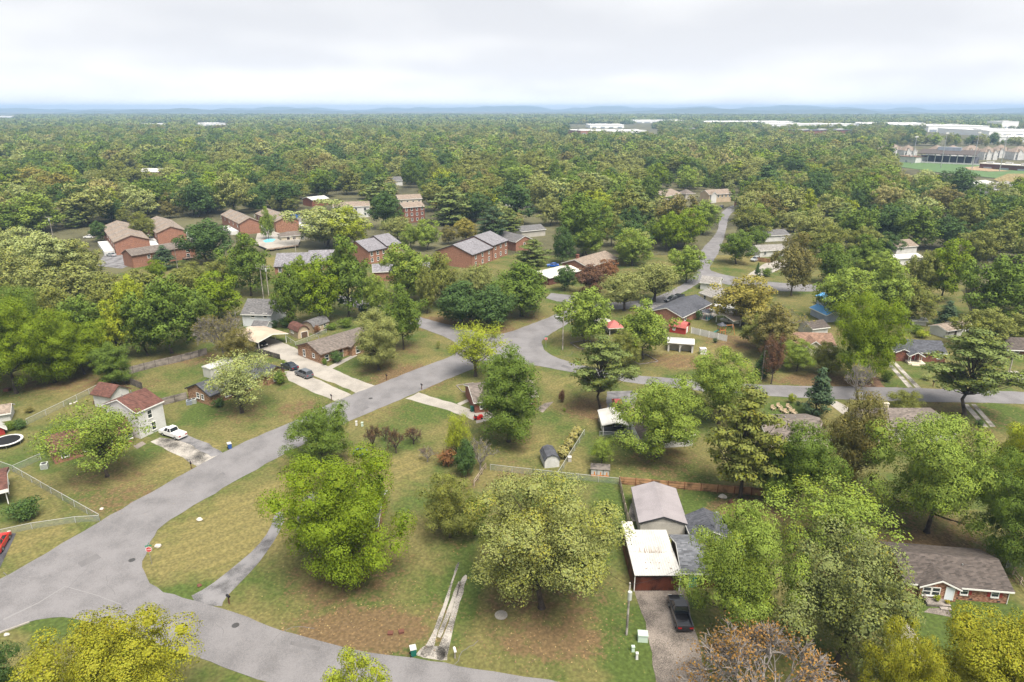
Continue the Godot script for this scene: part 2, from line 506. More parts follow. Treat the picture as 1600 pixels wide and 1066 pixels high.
	for s in [Vector3(-59.43, 0, -71.41), Vector3(-54.86, 0, -74.59), Vector3(-53.19, 0, -89.9), Vector3(-48.21, 0, -96.52), Vector3(-41.16, 0, -106.3), Vector3(-30.42, 0, -123.76), Vector3(-21.92, 0, -135.34), Vector3(-48.16, 0, -68.43), Vector3(-36.9, 0, -64.07), Vector3(-26.71, 0, -60.11), Vector3(-16.29, 0, -57.38), Vector3(-6.71, 0, -56.52), Vector3(12.08, 0, -151.11), Vector3(40.91, 0, -134.63), Vector3(66.35, 0, -130.49), Vector3(91.66, 0, -128.51)]:
		var m := MB.new()
		var p := Vector2(s.x, s.z)
		var w := cr.randf() * TAU
		for i in 9:
			w += cr.randf_range(-0.6, 0.6)
			var q := p + Vector2(cos(w), sin(w)) * cr.randf_range(0.4, 0.9)
			var o := (q - p).normalized().orthogonal() * 0.035
			m.quad(Vector3(p.x - o.x, 0.0665, p.y - o.y), Vector3(q.x - o.x, 0.0665, q.y - o.y), Vector3(q.x + o.x, 0.0665, q.y + o.y), Vector3(p.x + o.x, 0.0665, p.y + o.y))
			p = q
		struct("tar_seam", m, M.seam)
	# drives and walks
	struct("driveway", slab(ragged([-63.83, -108.46, -63.09, -110.19, -60.79, -109.69, -56.26, -107.73, -49.05, -103.76, -50.21, -101.32, -51.81, -99.61, -55.62, -102.64]), 0.045), M.gravel)
	struct("driveway", slab(ragged([-62.19, -111.2, -58.72, -111.2, -53.45, -107.73, -49.14, -103.99, -50.95, -103.09, -55.94, -107.01]), 0.05), M.old_asphalt)
	struct("driveway", slab(ragged([-51.59, -142.45, -48.96, -143.24, -41.58, -137.15, -33.09, -129.49, -35.25, -125.94, -41.86, -131.17, -48.24, -137.15]), 0.05), M.concrete)
	struct("driveway", slab(ragged([-63.79, -159.78, -62.8, -166.24, -60.49, -165.22, -51.4, -156.49, -44.24, -147.7, -41.8, -145.64, -35.2, -139, -28.78, -133.93, -31.71, -129.83, -36.96, -134.63, -48.65, -143.63, -54.52, -150.68]), 0.05), M.concrete)
	struct("driveway", slab(ragged([-21.72, -127.53, -19.51, -130.49, -10.97, -124.69, -6.96, -121.06, -7.26, -117.33, -12.64, -121.95]), 0.05), M.concrete)
	struct("driveway", slab(smooth([-39.3, -67.75, -34.32, -66.09, -34.67, -67.52, -33.96, -70.31, -33.02, -73.93, -32.69, -76.6, -32.41, -80.17, -32.53, -84.48, -33.82, -86.79, -34.56, -85.62, -33.9, -81.97, -34.36, -77.71, -35.95, -73.42, -37.48, -69.84]), 0.05), M.old_asphalt)
	struct("driveway", slab(ragged([14.99, -69.84, 21.15, -69.84, 20.77, -63.04, 20.23, -54.43, 14.75, -54.43, 15.29, -63.76]), 0.05), M.old_concrete)
	struct("driveway", slab(ragged([44.89, -68.43, 46.48, -68.2, 45.45, -64.59, 45.26, -60.59, 43.2, -54.43, 41.5, -54.43, 43.02, -60.11, 43.8, -64.27]), 0.05), M.gravel)
	struct("driveway", slab(ragged([63.18, -126.26, 65.5, -126.26, 66.46, -122.25, 63.87, -119.89]), 0.05), M.concrete)
	struct("driveway", slab(ragged([-7.44, -120.77, -4.76, -122.25, -3.04, -117.9, -6.59, -115.95]), 0.055), M.concrete)
	struct("driveway", slab(ragged([81.6, -226.23, 81.83, -233.66, 95.81, -254.38, 106.14, -262.46, 105.52, -254.38, 95.25, -241.56]), 0.076), M.concrete)
	struct("driveway", slab(ragged([19.73, -131.17, 26.72, -131.51, 23.32, -122.25, 18.56, -122.25]), 0.04), M.old_asphalt)
	struct("driveway", slab(ragged([38.68, -198.96, 48.32, -207.86, 55.12, -198.96, 47.49, -186.84, 38.6, -188.12]), 0.074), M.old_asphalt)
	# two-wheel gravel tracks with grass between
	for a in [[-8.52, -61.55, -7.84, -61.26, -7.28, -64.59, -6.79, -67.86, -6.2, -70.55, -6.72, -71.04, -7.15, -68.43, -7.75, -64.9], [-10.49, -58.63, -6.83, -57.83, -6.98, -58.82, -7.71, -59.92, -8.58, -60.11, -9.58, -60.3, -10.12, -59.55], [-10.15, -58.72, -9.01, -58.36, -8.47, -61.06, -7.87, -65.33, -7.61, -68.43, -7.31, -71.41, -6.93, -73.93, -6.83, -74.72, -7.08, -74.72, -7.53, -71.16, -7.92, -68.43, -8.27, -65.65, -9.19, -61.16], [-8.37, -58.18, -7.11, -57.92, -6.77, -62.04, -6.3, -66.41, -5.9, -69.6, -5.58, -72.02, -6.08, -72.27, -6.58, -70.19, -6.93, -66.74, -7.46, -62.54]]:
		struct("gravel_track", slab(ragged(smooth(a), 0.08), 0.045), M.gravel)
	for a in [[86.85, -148.54, 87.74, -148.54, 84.73, -133.23, 83.64, -133.23], [88.33, -148.54, 89.22, -148.54, 86.28, -132.88, 85.21, -132.88], [89.93, -124.69, 90.95, -124.69, 88.19, -114.33, 87.12, -114.33], [91.59, -124.69, 92.48, -124.69, 89.67, -114.6, 88.72, -114.6], [111.33, -142.84, 112.19, -142.84, 109.66, -134.28, 108.58, -134.28], [112.63, -142.84, 113.49, -142.84, 111.02, -134.28, 109.94, -134.28]]:
		struct("gravel_track", slab(a, 0.045), M.gravel)
	struct("walkway", slab([-10.99, -125, -8.47, -127.86, -7.33, -131.17, -6.9, -130.49, -8.03, -126.89, -10.29, -124.07], 0.05), M.concrete)
	struct("walkway", slab([-42.46, -144.83, -37.66, -154.2, -36.91, -152.86, -41.19, -143.24], 0.055), M.concrete)
	struct("walkway", slab([48.31, -65.44, 49.28, -66.09, 51.48, -66.09, 51.09, -64.59], 0.05), M.old_concrete)
	struct("walkway", slab([-66.23, -107.01, -65.54, -108.71, -64.36, -107.73, -64.95, -105.83], 0.05), M.old_concrete)
	struct("patio", slab([4.39, -122.25, 6.66, -125.31, 8.36, -125.94, 5.96, -120.77], 0.05), M.old_concrete)
	struct("gravel_pad", slab([16.57, -114.33, 22.08, -115.41, 22.18, -112.49, 16.65, -111.2], 0.04), M.old_asphalt)
	struct("red_soil", slab([72.97, -133.23, 77.05, -138.26, 80.61, -139.76, 79.19, -135.34, 78.91, -133.23], 0.035), M.bare_soil)
	struct("gravel_strip", slab([16.96, -85.95, 17.78, -88.67, 18.74, -88.67, 18.11, -84, 17.2, -84], 0.04), M.gravel)
	# kerb on the corner, and manhole covers
	var k := MB.new()
	var a := Vector3(-58.54, 0, -61.36)
	var b := Vector3(-55.44, 0, -63.76)
	var d := (b - a).normalized()
	k.box(Vector3(0, 0, -0.1), Vector3(a.distance_to(b), 0.16, 0.1), Transform3D(Basis(d, Vector3.UP, d.cross(Vector3.UP)), a))
	struct("kerb", k, M.concrete)
	for p in [Vector3(-31.57, 0, -63.24), Vector3(-49.66, 0, -75.11), Vector3(-28.75, 0, -127.53)]:
		var h := MB.new()
		h.lathe([[0.42, 0.0], [0.42, 0.072], [0.0, 0.073]], p, 14)
		tag(part("manhole_cover", h, M.iron, self), "round dark iron manhole cover set in the asphalt road", "manhole cover", "manhole covers in the road")

# ---------------------------------------------------------------- trees
# A crown is a heap of leafy lobes; each lobe is a shell of leaf-sized faces and hangs on its own limb.
func rand_dir(r: RandomNumberGenerator) -> Vector3:
	var z := r.randf_range(-1.0, 1.0)
	var a := r.randf() * TAU
	var s := sqrt(1.0 - z * z)
	return Vector3(s * cos(a), z, s * sin(a))

func make_crown(sd: int, lobes: Array, per: int, size: float, alt: Color, alt_share: float, flat := 0.0, long := 1.0, loose := 0.3) -> ArrayMesh:
	var r := RandomNumberGenerator.new()
	r.seed = sd
	var v := PackedVector3Array()
	var n := PackedVector3Array()
	var c := PackedColorArray()
	var vol := 0.0
	for l in lobes:
		vol += l[1].x * l[1].z
	var total := per * lobes.size()
	for l in lobes:
		var o: Vector3 = l[0]
		var s: Vector3 = l[1]
		var cnt := int(total * s.x * s.z / vol)
		# autumn leaves: some boughs have many, most have few; chance alone decides, not place, height or facing
		var autumn_share := alt_share * (r.randf_range(0.55, 1.0) if r.randf() < 0.3 else r.randf_range(0.0, 0.3))
		var tone := r.randf_range(0.84, 1.16)
		# a few broad leaf masses deep inside each lobe, so that light does not pour through it
		for i in (7 if loose < 0.65 else 0):
			var d0 := rand_dir(r)
			var p0 := o + d0 * s * 0.3
			var t0 := d0.cross(rand_dir(r)).normalized() * s.x * 0.3
			var b0 := d0.cross(t0).normalized() * s.x * 0.3
			var c0 := Color(tone, tone, tone)
			for q in [p0 - t0, p0 + b0, p0 + t0, p0 - t0, p0 + t0, p0 - b0]:
				v.push_back(q); n.push_back(d0); c.push_back(c0)
		for i in cnt:
			var d := rand_dir(r)
			if d.y < -0.2 and r.randf() < 0.6:
				d.y = -d.y
			var p := o + d * s * (1.0 - loose + loose * 1.6 * r.randf())
			var nn := (d + rand_dir(r) * 0.75 + Vector3(0, 0.25 + flat, 0)).normalized()
			var t := nn.cross(rand_dir(r)).normalized()
			var b := nn.cross(t)
			var e := size * r.randf_range(0.55, 1.25)
			t *= e * long
			b *= e * 0.62
			var k := r.randf_range(0.8, 1.22) * tone
			var hue := alt if r.randf() < autumn_share else Color.WHITE      # each leaf is either summer green or autumn coloured
			var col := Color(hue.r * k * r.randf_range(0.88, 1.12), hue.g * k, hue.b * k * r.randf_range(0.7, 1.3))
			var sn := (nn * 0.45 + d * 0.8 + Vector3(0, 0.1, 0)).normalized()
			v.push_back(p - t * 0.5); v.push_back(p + b * 0.5 - nn * e * 0.08); v.push_back(p + t * 0.5)
			v.push_back(p - t * 0.5); v.push_back(p + t * 0.5); v.push_back(p - b * 0.5 - nn * e * 0.08)
			for q in 6:
				n.push_back(sn); c.push_back(col)
	var arr := []
	arr.resize(Mesh.ARRAY_MAX)
	arr[Mesh.ARRAY_VERTEX] = v
	arr[Mesh.ARRAY_NORMAL] = n
	arr[Mesh.ARRAY_COLOR] = c
	var m := ArrayMesh.new()
	m.add_surface_from_arrays(Mesh.PRIMITIVE_TRIANGLES, arr)
	return m

func limb(m: MB, a: Vector3, b: Vector3, r0: float, r1: float, r: RandomNumberGenerator, sides := 5) -> void:
	var mid := a.lerp(b, 0.5) + Vector3(r.randf_range(-0.1, 0.1), r.randf_range(-0.12, 0.02), r.randf_range(-0.1, 0.1)) * a.distance_to(b)
	m.tube(a, mid, r0, (r0 + r1) * 0.5, sides, false)
	m.tube(mid, b, (r0 + r1) * 0.5, r1, sides, false)

func make_trunk(sd: int, lobes: Array, h: float, fork: float, rad: float, limbs: int) -> ArrayMesh:
	var r := RandomNumberGenerator.new()
	r.seed = sd * 7 + 1
	var m := MB.new()
	var p := Vector3.ZERO
	var steps := 4
	var pts := [p]
	for i in steps:
		p = Vector3(r.randf_range(-0.04, 0.04) * h, h * 0.75 * (i + 1) / steps, r.randf_range(-0.04, 0.04) * h)
		pts.append(p)
	m.tube(Vector3(0, -0.1, 0), Vector3(0, 0.35, 0), rad * 1.6, rad, 8, false)
	for i in steps:
		m.tube(pts[i] if i else Vector3(0, 0.3, 0), pts[i + 1], rad * (1.0 - 0.22 * i), rad * (1.0 - 0.22 * (i + 1)), 7, false)
	var step := maxi(1, lobes.size() / limbs)
	for i in range(0, lobes.size(), step):
		var o: Vector3 = lobes[i][0]
		var y := clampf(o.y * 0.55, fork * h, h * 0.7)
		var k := clampf(y / (h * 0.75) * steps, 0.0, steps - 0.01)
		var a: Vector3 = pts[int(k)].lerp(pts[int(k) + 1], k - int(k))
		limb(m, a, o, rad * 0.42 * (1.1 - y / h), rad * 0.08, r)
	return m.mesh()

func lobes_round(sd: int, R: float, h0: float, h1: float, count: int, lr: float, shape := "round") -> Array:
	var r := RandomNumberGenerator.new()
	r.seed = sd
	var out := []
	var cy := (h0 + h1) * 0.5
	var hy := (h1 - h0) * 0.5
	var lump := noise(sd + 3, 0.9, 2)
	for i in count:
		# spread evenly over the sphere, then push in or out so that the outline is uneven
		var z := 1.0 - 2.0 * (i + 0.5) / count
		var a := i * 2.39996 + r.randf() * 0.7
		var s := sqrt(1.0 - z * z)
		var d := Vector3(s * cos(a), z, s * sin(a))
		var f := 0.78 + lump.get_noise_3dv(d) * 0.6 + r.randf_range(-0.12, 0.08)
		if i % 4 == 3:
			f *= r.randf_range(0.35, 0.7)
		var w := 1.0
		match shape:
			"oval": w = 1.0 - 0.25 * absf(z) * z
			"pear": w = clampf(0.98 - 0.42 * z, 0.3, 1.1)
			"vase": w = 0.86 + 0.16 * z
			"cone": w = clampf(0.62 - 0.6 * z, 0.05, 1.2)
		if d.y < 0.0 and shape != "cone": d.y *= 0.92
		var k := lr * r.randf_range(0.72, 1.25) * (0.75 + 0.25 * w)
		var p := Vector3(d.x * R * f * w, cy + d.y * hy * minf(f * 1.06, 1.0), d.z * R * f * w)
		p.y = clampf(p.y, h0 + k * 0.3, h1 - k * 0.5)
		out.append([p, Vector3(k, k * 0.92, k)])
	return out

func lobes_pine(sd: int, R: float, h0: float, h1: float, layers: int, lr: float) -> Array:
	var r := RandomNumberGenerator.new()
	r.seed = sd
	var out := []
	for i in layers:
		var t := i / float(layers - 1)
		var y := lerpf(h0, h1, pow(t, 0.9))
		var rr := R * clampf(sin(PI * (0.22 + 0.76 * t)) * 1.05, 0.1, 1.0)
		var n := maxi(2, int(lerpf(8.0, 3.0, t)))
		for k in n:
			var a := TAU * k / n + r.randf() * 1.2 + i
			var q := rr * r.randf_range(0.45, 1.0)
			out.append([Vector3(cos(a) * q, y + r.randf_range(-0.35, 0.35), sin(a) * q), Vector3(lr * r.randf_range(0.8, 1.3), lr * 0.33, lr * r.randf_range(0.8, 1.3))])
			if q > lr * 1.5:
				out.append([Vector3(cos(a) * q * 0.5, y - 0.15, sin(a) * q * 0.5), Vector3(lr * 0.7, lr * 0.25, lr * 0.7)])
	return out

func twigs(m: MB, a: Vector3, dir: Vector3, len: float, rad: float, depth: int, r: RandomNumberGenerator, tips: Array) -> void:
	var b := a + dir * len
	m.tube(a, b, rad, rad * 0.62, 5 if depth > 2 else 3, false)
	if depth == 0:
		tips.append(b)
		return
	for i in (3 if depth > 1 else 4):
		var d := (dir + rand_dir(r) * 0.75 + Vector3(0, 0.12, 0)).normalized()
		twigs(m, a.lerp(b, r.randf_range(0.55, 1.0)), d, len * r.randf_range(0.6, 0.82), maxf(rad * 0.6, 0.024), depth - 1, r, tips)

func make_bare(sd: int, h: float, per: int, size: float, share: float, alt: Color, limbs := 7, depth := 4) -> Array:
	var r := RandomNumberGenerator.new()
	r.seed = sd
	var m := MB.new()
	var tips := []
	m.tube(Vector3(0, -0.1, 0), Vector3(0.1, h * 0.2, 0), 0.24, 0.17, 7, false)
	for i in limbs:
		var a := TAU * i / limbs + r.randf()
		twigs(m, Vector3(0.1, h * r.randf_range(0.12, 0.22), 0), Vector3(cos(a) * 0.75, r.randf_range(0.7, 1.4), sin(a) * 0.75).normalized(), h * 0.27, 0.12, depth, r, tips)
	var lobes := []
	for t in tips:
		if r.randf() < share:
			lobes.append([t, Vector3(0.5, 0.4, 0.5) * r.randf_range(0.7, 1.3)])
	return [make_crown(sd, lobes, per, size, alt, 1.0, 0.0, 1.0, 0.8), m.mesh()]

func add_proto(kind: String, crown: ArrayMesh, trunk: ArrayMesh, R: float, H: float) -> void:
	proto[kind] = [crown, trunk, R, H]

func span(lobes: Array) -> Vector2:
	# how far the lobes really reach: sideways (most of them) and up
	var far := []
	var top := 0.0
	for l in lobes:
		far.append(Vector2(l[0].x, l[0].z).length() + l[1].x)
		top = maxf(top, l[0].y + l[1].y)
	far.sort()
	return Vector2(far[int(far.size() * 0.90)], top)

func round_proto(kind: String, sd: int, R: float, h0: float, H: float, n: int, lr: float, per: int, size: float, alt: Color, share: float, shape := "round", rad := 0.3, limbs := 26, loose := 0.3) -> void:
	var l := lobes_round(sd, R - lr * 0.75, h0, H, n, lr, shape)
	add_proto(kind, make_crown(sd, l, per, size, alt, share, 0.0, 1.0, loose), make_trunk(sd, l, H, 0.2, rad, limbs), span(l).x, span(l).y)

func prototypes() -> void:
	var warm := Color(1.32, 1.04, 0.55)
	var gold := Color(1.85, 1.05, 0.5)
	var dull := Color(1.12, 1.0, 0.9)
	# near trees, built of small leaves
	round_proto("maple_a", 101, 7.0, 0.8, 15.0, 150, 1.25, 520, 0.185, gold, 0.5, "round", 0.27, 30, 0.22)
	round_proto("maple_b", 102, 7.0, 1.4, 14.0, 140, 1.25, 470, 0.195, warm, 0.6, "round", 0.27, 30, 0.22)
	round_proto("oak_a", 103, 7.5, 2.2, 12.5, 150, 1.1, 420, 0.18, warm, 0.8, "vase", 0.24, 40, 0.3)
	round_proto("dense_a", 104, 5.0, 0.8, 15.0, 130, 1.1, 340, 0.21, dull, 0.5, "oval", 0.26, 26, 0.22)
	round_proto("round_a", 105, 5.5, 1.5, 11.0, 105, 1.08, 360, 0.195, warm, 0.55, "round", 0.2, 26, 0.22)
	round_proto("round_b", 106, 5.5, 1.2, 11.0, 105, 1.05, 340, 0.195, warm, 0.6, "oval", 0.2, 26, 0.22)
	round_proto("airy_a", 107, 5.5, 2.0, 10.0, 70, 1.0, 210, 0.22, warm, 0.7, "vase", 0.17, 40, 0.7)
	round_proto("airy_b", 108, 4.5, 1.6, 9.5, 60, 0.95, 190, 0.22, warm, 0.6, "round", 0.22, 40, 0.7)
	round_proto("pear_a", 109, 4.5, 0.6, 10.0, 90, 1.1, 150, 0.34, dull, 0.4, "pear", 0.26)
	round_proto("vase_a", 110, 5.5, 2.2, 9.0, 80, 1.15, 150, 0.26, dull, 0.5, "vase", 0.26, 40, 0.6)
	var pl := lobes_pine(111, 5.5, 5.6, 14.6, 9, 1.05)
	add_proto("pine_a", make_crown(111, pl, 120, 0.36, warm, 0.35, 0.6, 1.3, 0.6), make_trunk(111, pl, 15.0, 0.25, 0.24, 60), span(pl).x, span(pl).y)
	pl = lobes_pine(112, 5.0, 3.6, 14.0, 12, 1.15)
	add_proto("pine_b", make_crown(112, pl, 120, 0.42, warm, 0.5, 0.5, 1.3, 0.7), make_trunk(112, pl, 14.5, 0.2, 0.3, 60), span(pl).x, span(pl).y)
	var sl := lobes_round(113, 2.6, 0.3, 9.0, 90, 0.62, "cone")
	add_proto("spruce_a", make_crown(113, sl, 70, 0.3, dull, 0.3, 0.3, 1.3, 0.5), make_trunk(113, sl, 9.0, 0.1, 0.16, 20), span(sl).x, span(sl).y)
	var ba := make_bare(114, 8.0, 5, 0.28, 0.12, gold)
	add_proto("bare_a", ba[0], ba[1], 5.0, 9.0)
	ba = make_bare(115, 8.0, 7, 0.2, 0.34, gold)
	add_proto("bare_b", ba[0], ba[1], 5.0, 9.0)
	ba = make_bare(120, 8.0, 6, 0.17, 0.3, gold, 9, 5)
	add_proto("bare_c", ba[0], ba[1], 5.4, 9.6)
	ba = make_bare(119, 6.0, 7, 0.18, 0.35, warm)
	add_proto("twiggy", ba[0], ba[1], 4.2, 6.5)
	round_proto("shrub_a", 116, 1.5, 0.1, 2.4, 26, 0.5, 70, 0.2, warm, 0.4, "round", 0.06, 10)
	round_proto("shrub_b", 117, 1.5, 0.1, 2.6, 26, 0.45, 55, 0.2, warm, 0.8, "vase", 0.06, 14, 0.7)
	var gl := []
	for i in 30:
		var w := i * 2.4
		gl.append([Vector3(cos(w) * 0.5 * (i / 30.0), 0.75, sin(w) * 0.5 * (i / 30.0)), Vector3(0.35, 0.75, 0.35)])
	add_proto("grass_clump", make_crown(118, gl, 24, 0.35, warm, 0.5, 0.0, 1.6), make_trunk(118, gl, 0.6, 0.1, 0.05, 4), 0.9, 1.5)
	var mk := ["round", "oval", "round", "vase"]
	for i in 4:
		round_proto("mid_%d" % i, 151 + i, 5.5, 1.2, 11.5, 120, 0.95, 105, 0.36, warm, 0.5, mk[i], 0.2, 22, 0.22)
	# wood trees farther off, larger leaf clumps
	var shapes := ["round", "oval", "round", "vase", "oval", "round"]
	for i in 6:
		round_proto("wood_%d" % i, 201 + i, 5.0, 1.0, 12.0, 110, 0.95, 48, 0.48, warm, 0.5, shapes[i], 0.2, 14, 0.35)
	pl = lobes_pine(210, 4.0, 1.5, 12.0, 9, 1.2)
	add_proto("wood_pine", make_crown(210, pl, 34, 0.7, dull, 0.4, 0.5, 1.2, 0.5), make_trunk(210, pl, 12.0, 0.1, 0.22, 12), span(pl).x, span(pl).y)
	for i in 4:
		round_proto("far_%d" % i, 221 + i, 5.5, 0.4, 12.0, 64, 1.3, 20, 0.9, warm, 0.4, ["round", "oval", "round", "vase"][i], 0.3, 1, 0.25)
	for i in 2:
		round_proto("mass_%d" % i, 231 + i, 22.0, -4.0, 13.0, 46, 5.0, 22, 4.6, warm, 0.3, "round", 0.3, 1, 0.2)
	for a in LEAF:
		var m := StandardMaterial3D.new()
		m.albedo_color = lin(LEAF[a][0], LEAF[a][1], LEAF[a][2])
		m.vertex_color_use_as_albedo = true
		m.roughness = 0.75
		m.metallic_specular = 0.25
		m.backlight_enabled = true
		m.backlight = Color(0.24, 0.28, 0.1)
		M["leaf_" + a] = m
	M.leaf_any = M["leaf_mid"].duplicate()
	M.leaf_any.albedo_color = Color.WHITE

const LEAF := {
	"mid": [0.110, 0.165, 0.027], "deep": [0.066, 0.115, 0.032], "fresh": [0.185, 0.250, 0.044], "bright": [0.148, 0.210, 0.014],
	"olive": [0.170, 0.188, 0.046], "dusty": [0.225, 0.245, 0.078], "pale": [0.280, 0.318, 0.120], "lime": [0.255, 0.300, 0.028],
	"gold": [0.330, 0.275, 0.022], "amber": [0.250, 0.220, 0.052], "russet": [0.235, 0.135, 0.050], "rust": [0.205, 0.100, 0.050], "plum": [0.135, 0.074, 0.048], "pine": [0.145, 0.185, 0.056],
	"mustard": [0.235, 0.238, 0.022], "sage": [0.165, 0.192, 0.066], "spruce": [0.070, 0.110, 0.056], "brown": [0.165, 0.150, 0.050], "straw": [0.270, 0.250, 0.100],
}

func plant_tree_far(t: Array, turn: float, i: int) -> void:
	# beyond about 150 m the larger leaf clumps read better
	var k: String = t[6]
	var swap := {"round_a": "mid_0", "round_b": "mid_1", "maple_a": "mid_2", "maple_b": "mid_0", "dense_a": "mid_1", "airy_a": "mid_3", "airy_b": "mid_2"}
	if t[3] < -150.0 and swap.has(k): k = swap[k]
	if k.begins_with("mid") and i % 3 == 1: k = "mid_2" if k != "mid_2" else "mid_0"
	plant_tree(t[0], t[1], Vector3(t[2], 0, t[3]), t[4], t[5], k, t[7], turn, t[8], t[9])

func plant_tree(called: String, label: String, at: Vector3, h: float, r: float, kind: String, leaf: String, turn: float, category := "tree", group := "") -> Node3D:
	var p: Array = proto[kind]
	var t := thing(called, label, category, at, turn, group)
	var s := Vector3(r / p[2], h / p[3], r / p[2])
	var c := part("foliage" if category != "tree" else "crown", p[0], M["leaf_" + leaf], t)
	c.scale = s
	var k := part("stem" if category != "tree" else "trunk", p[1], M.bark_grey if kind.begins_with("bare") else M.bark, t)
	k.scale = s
	return t

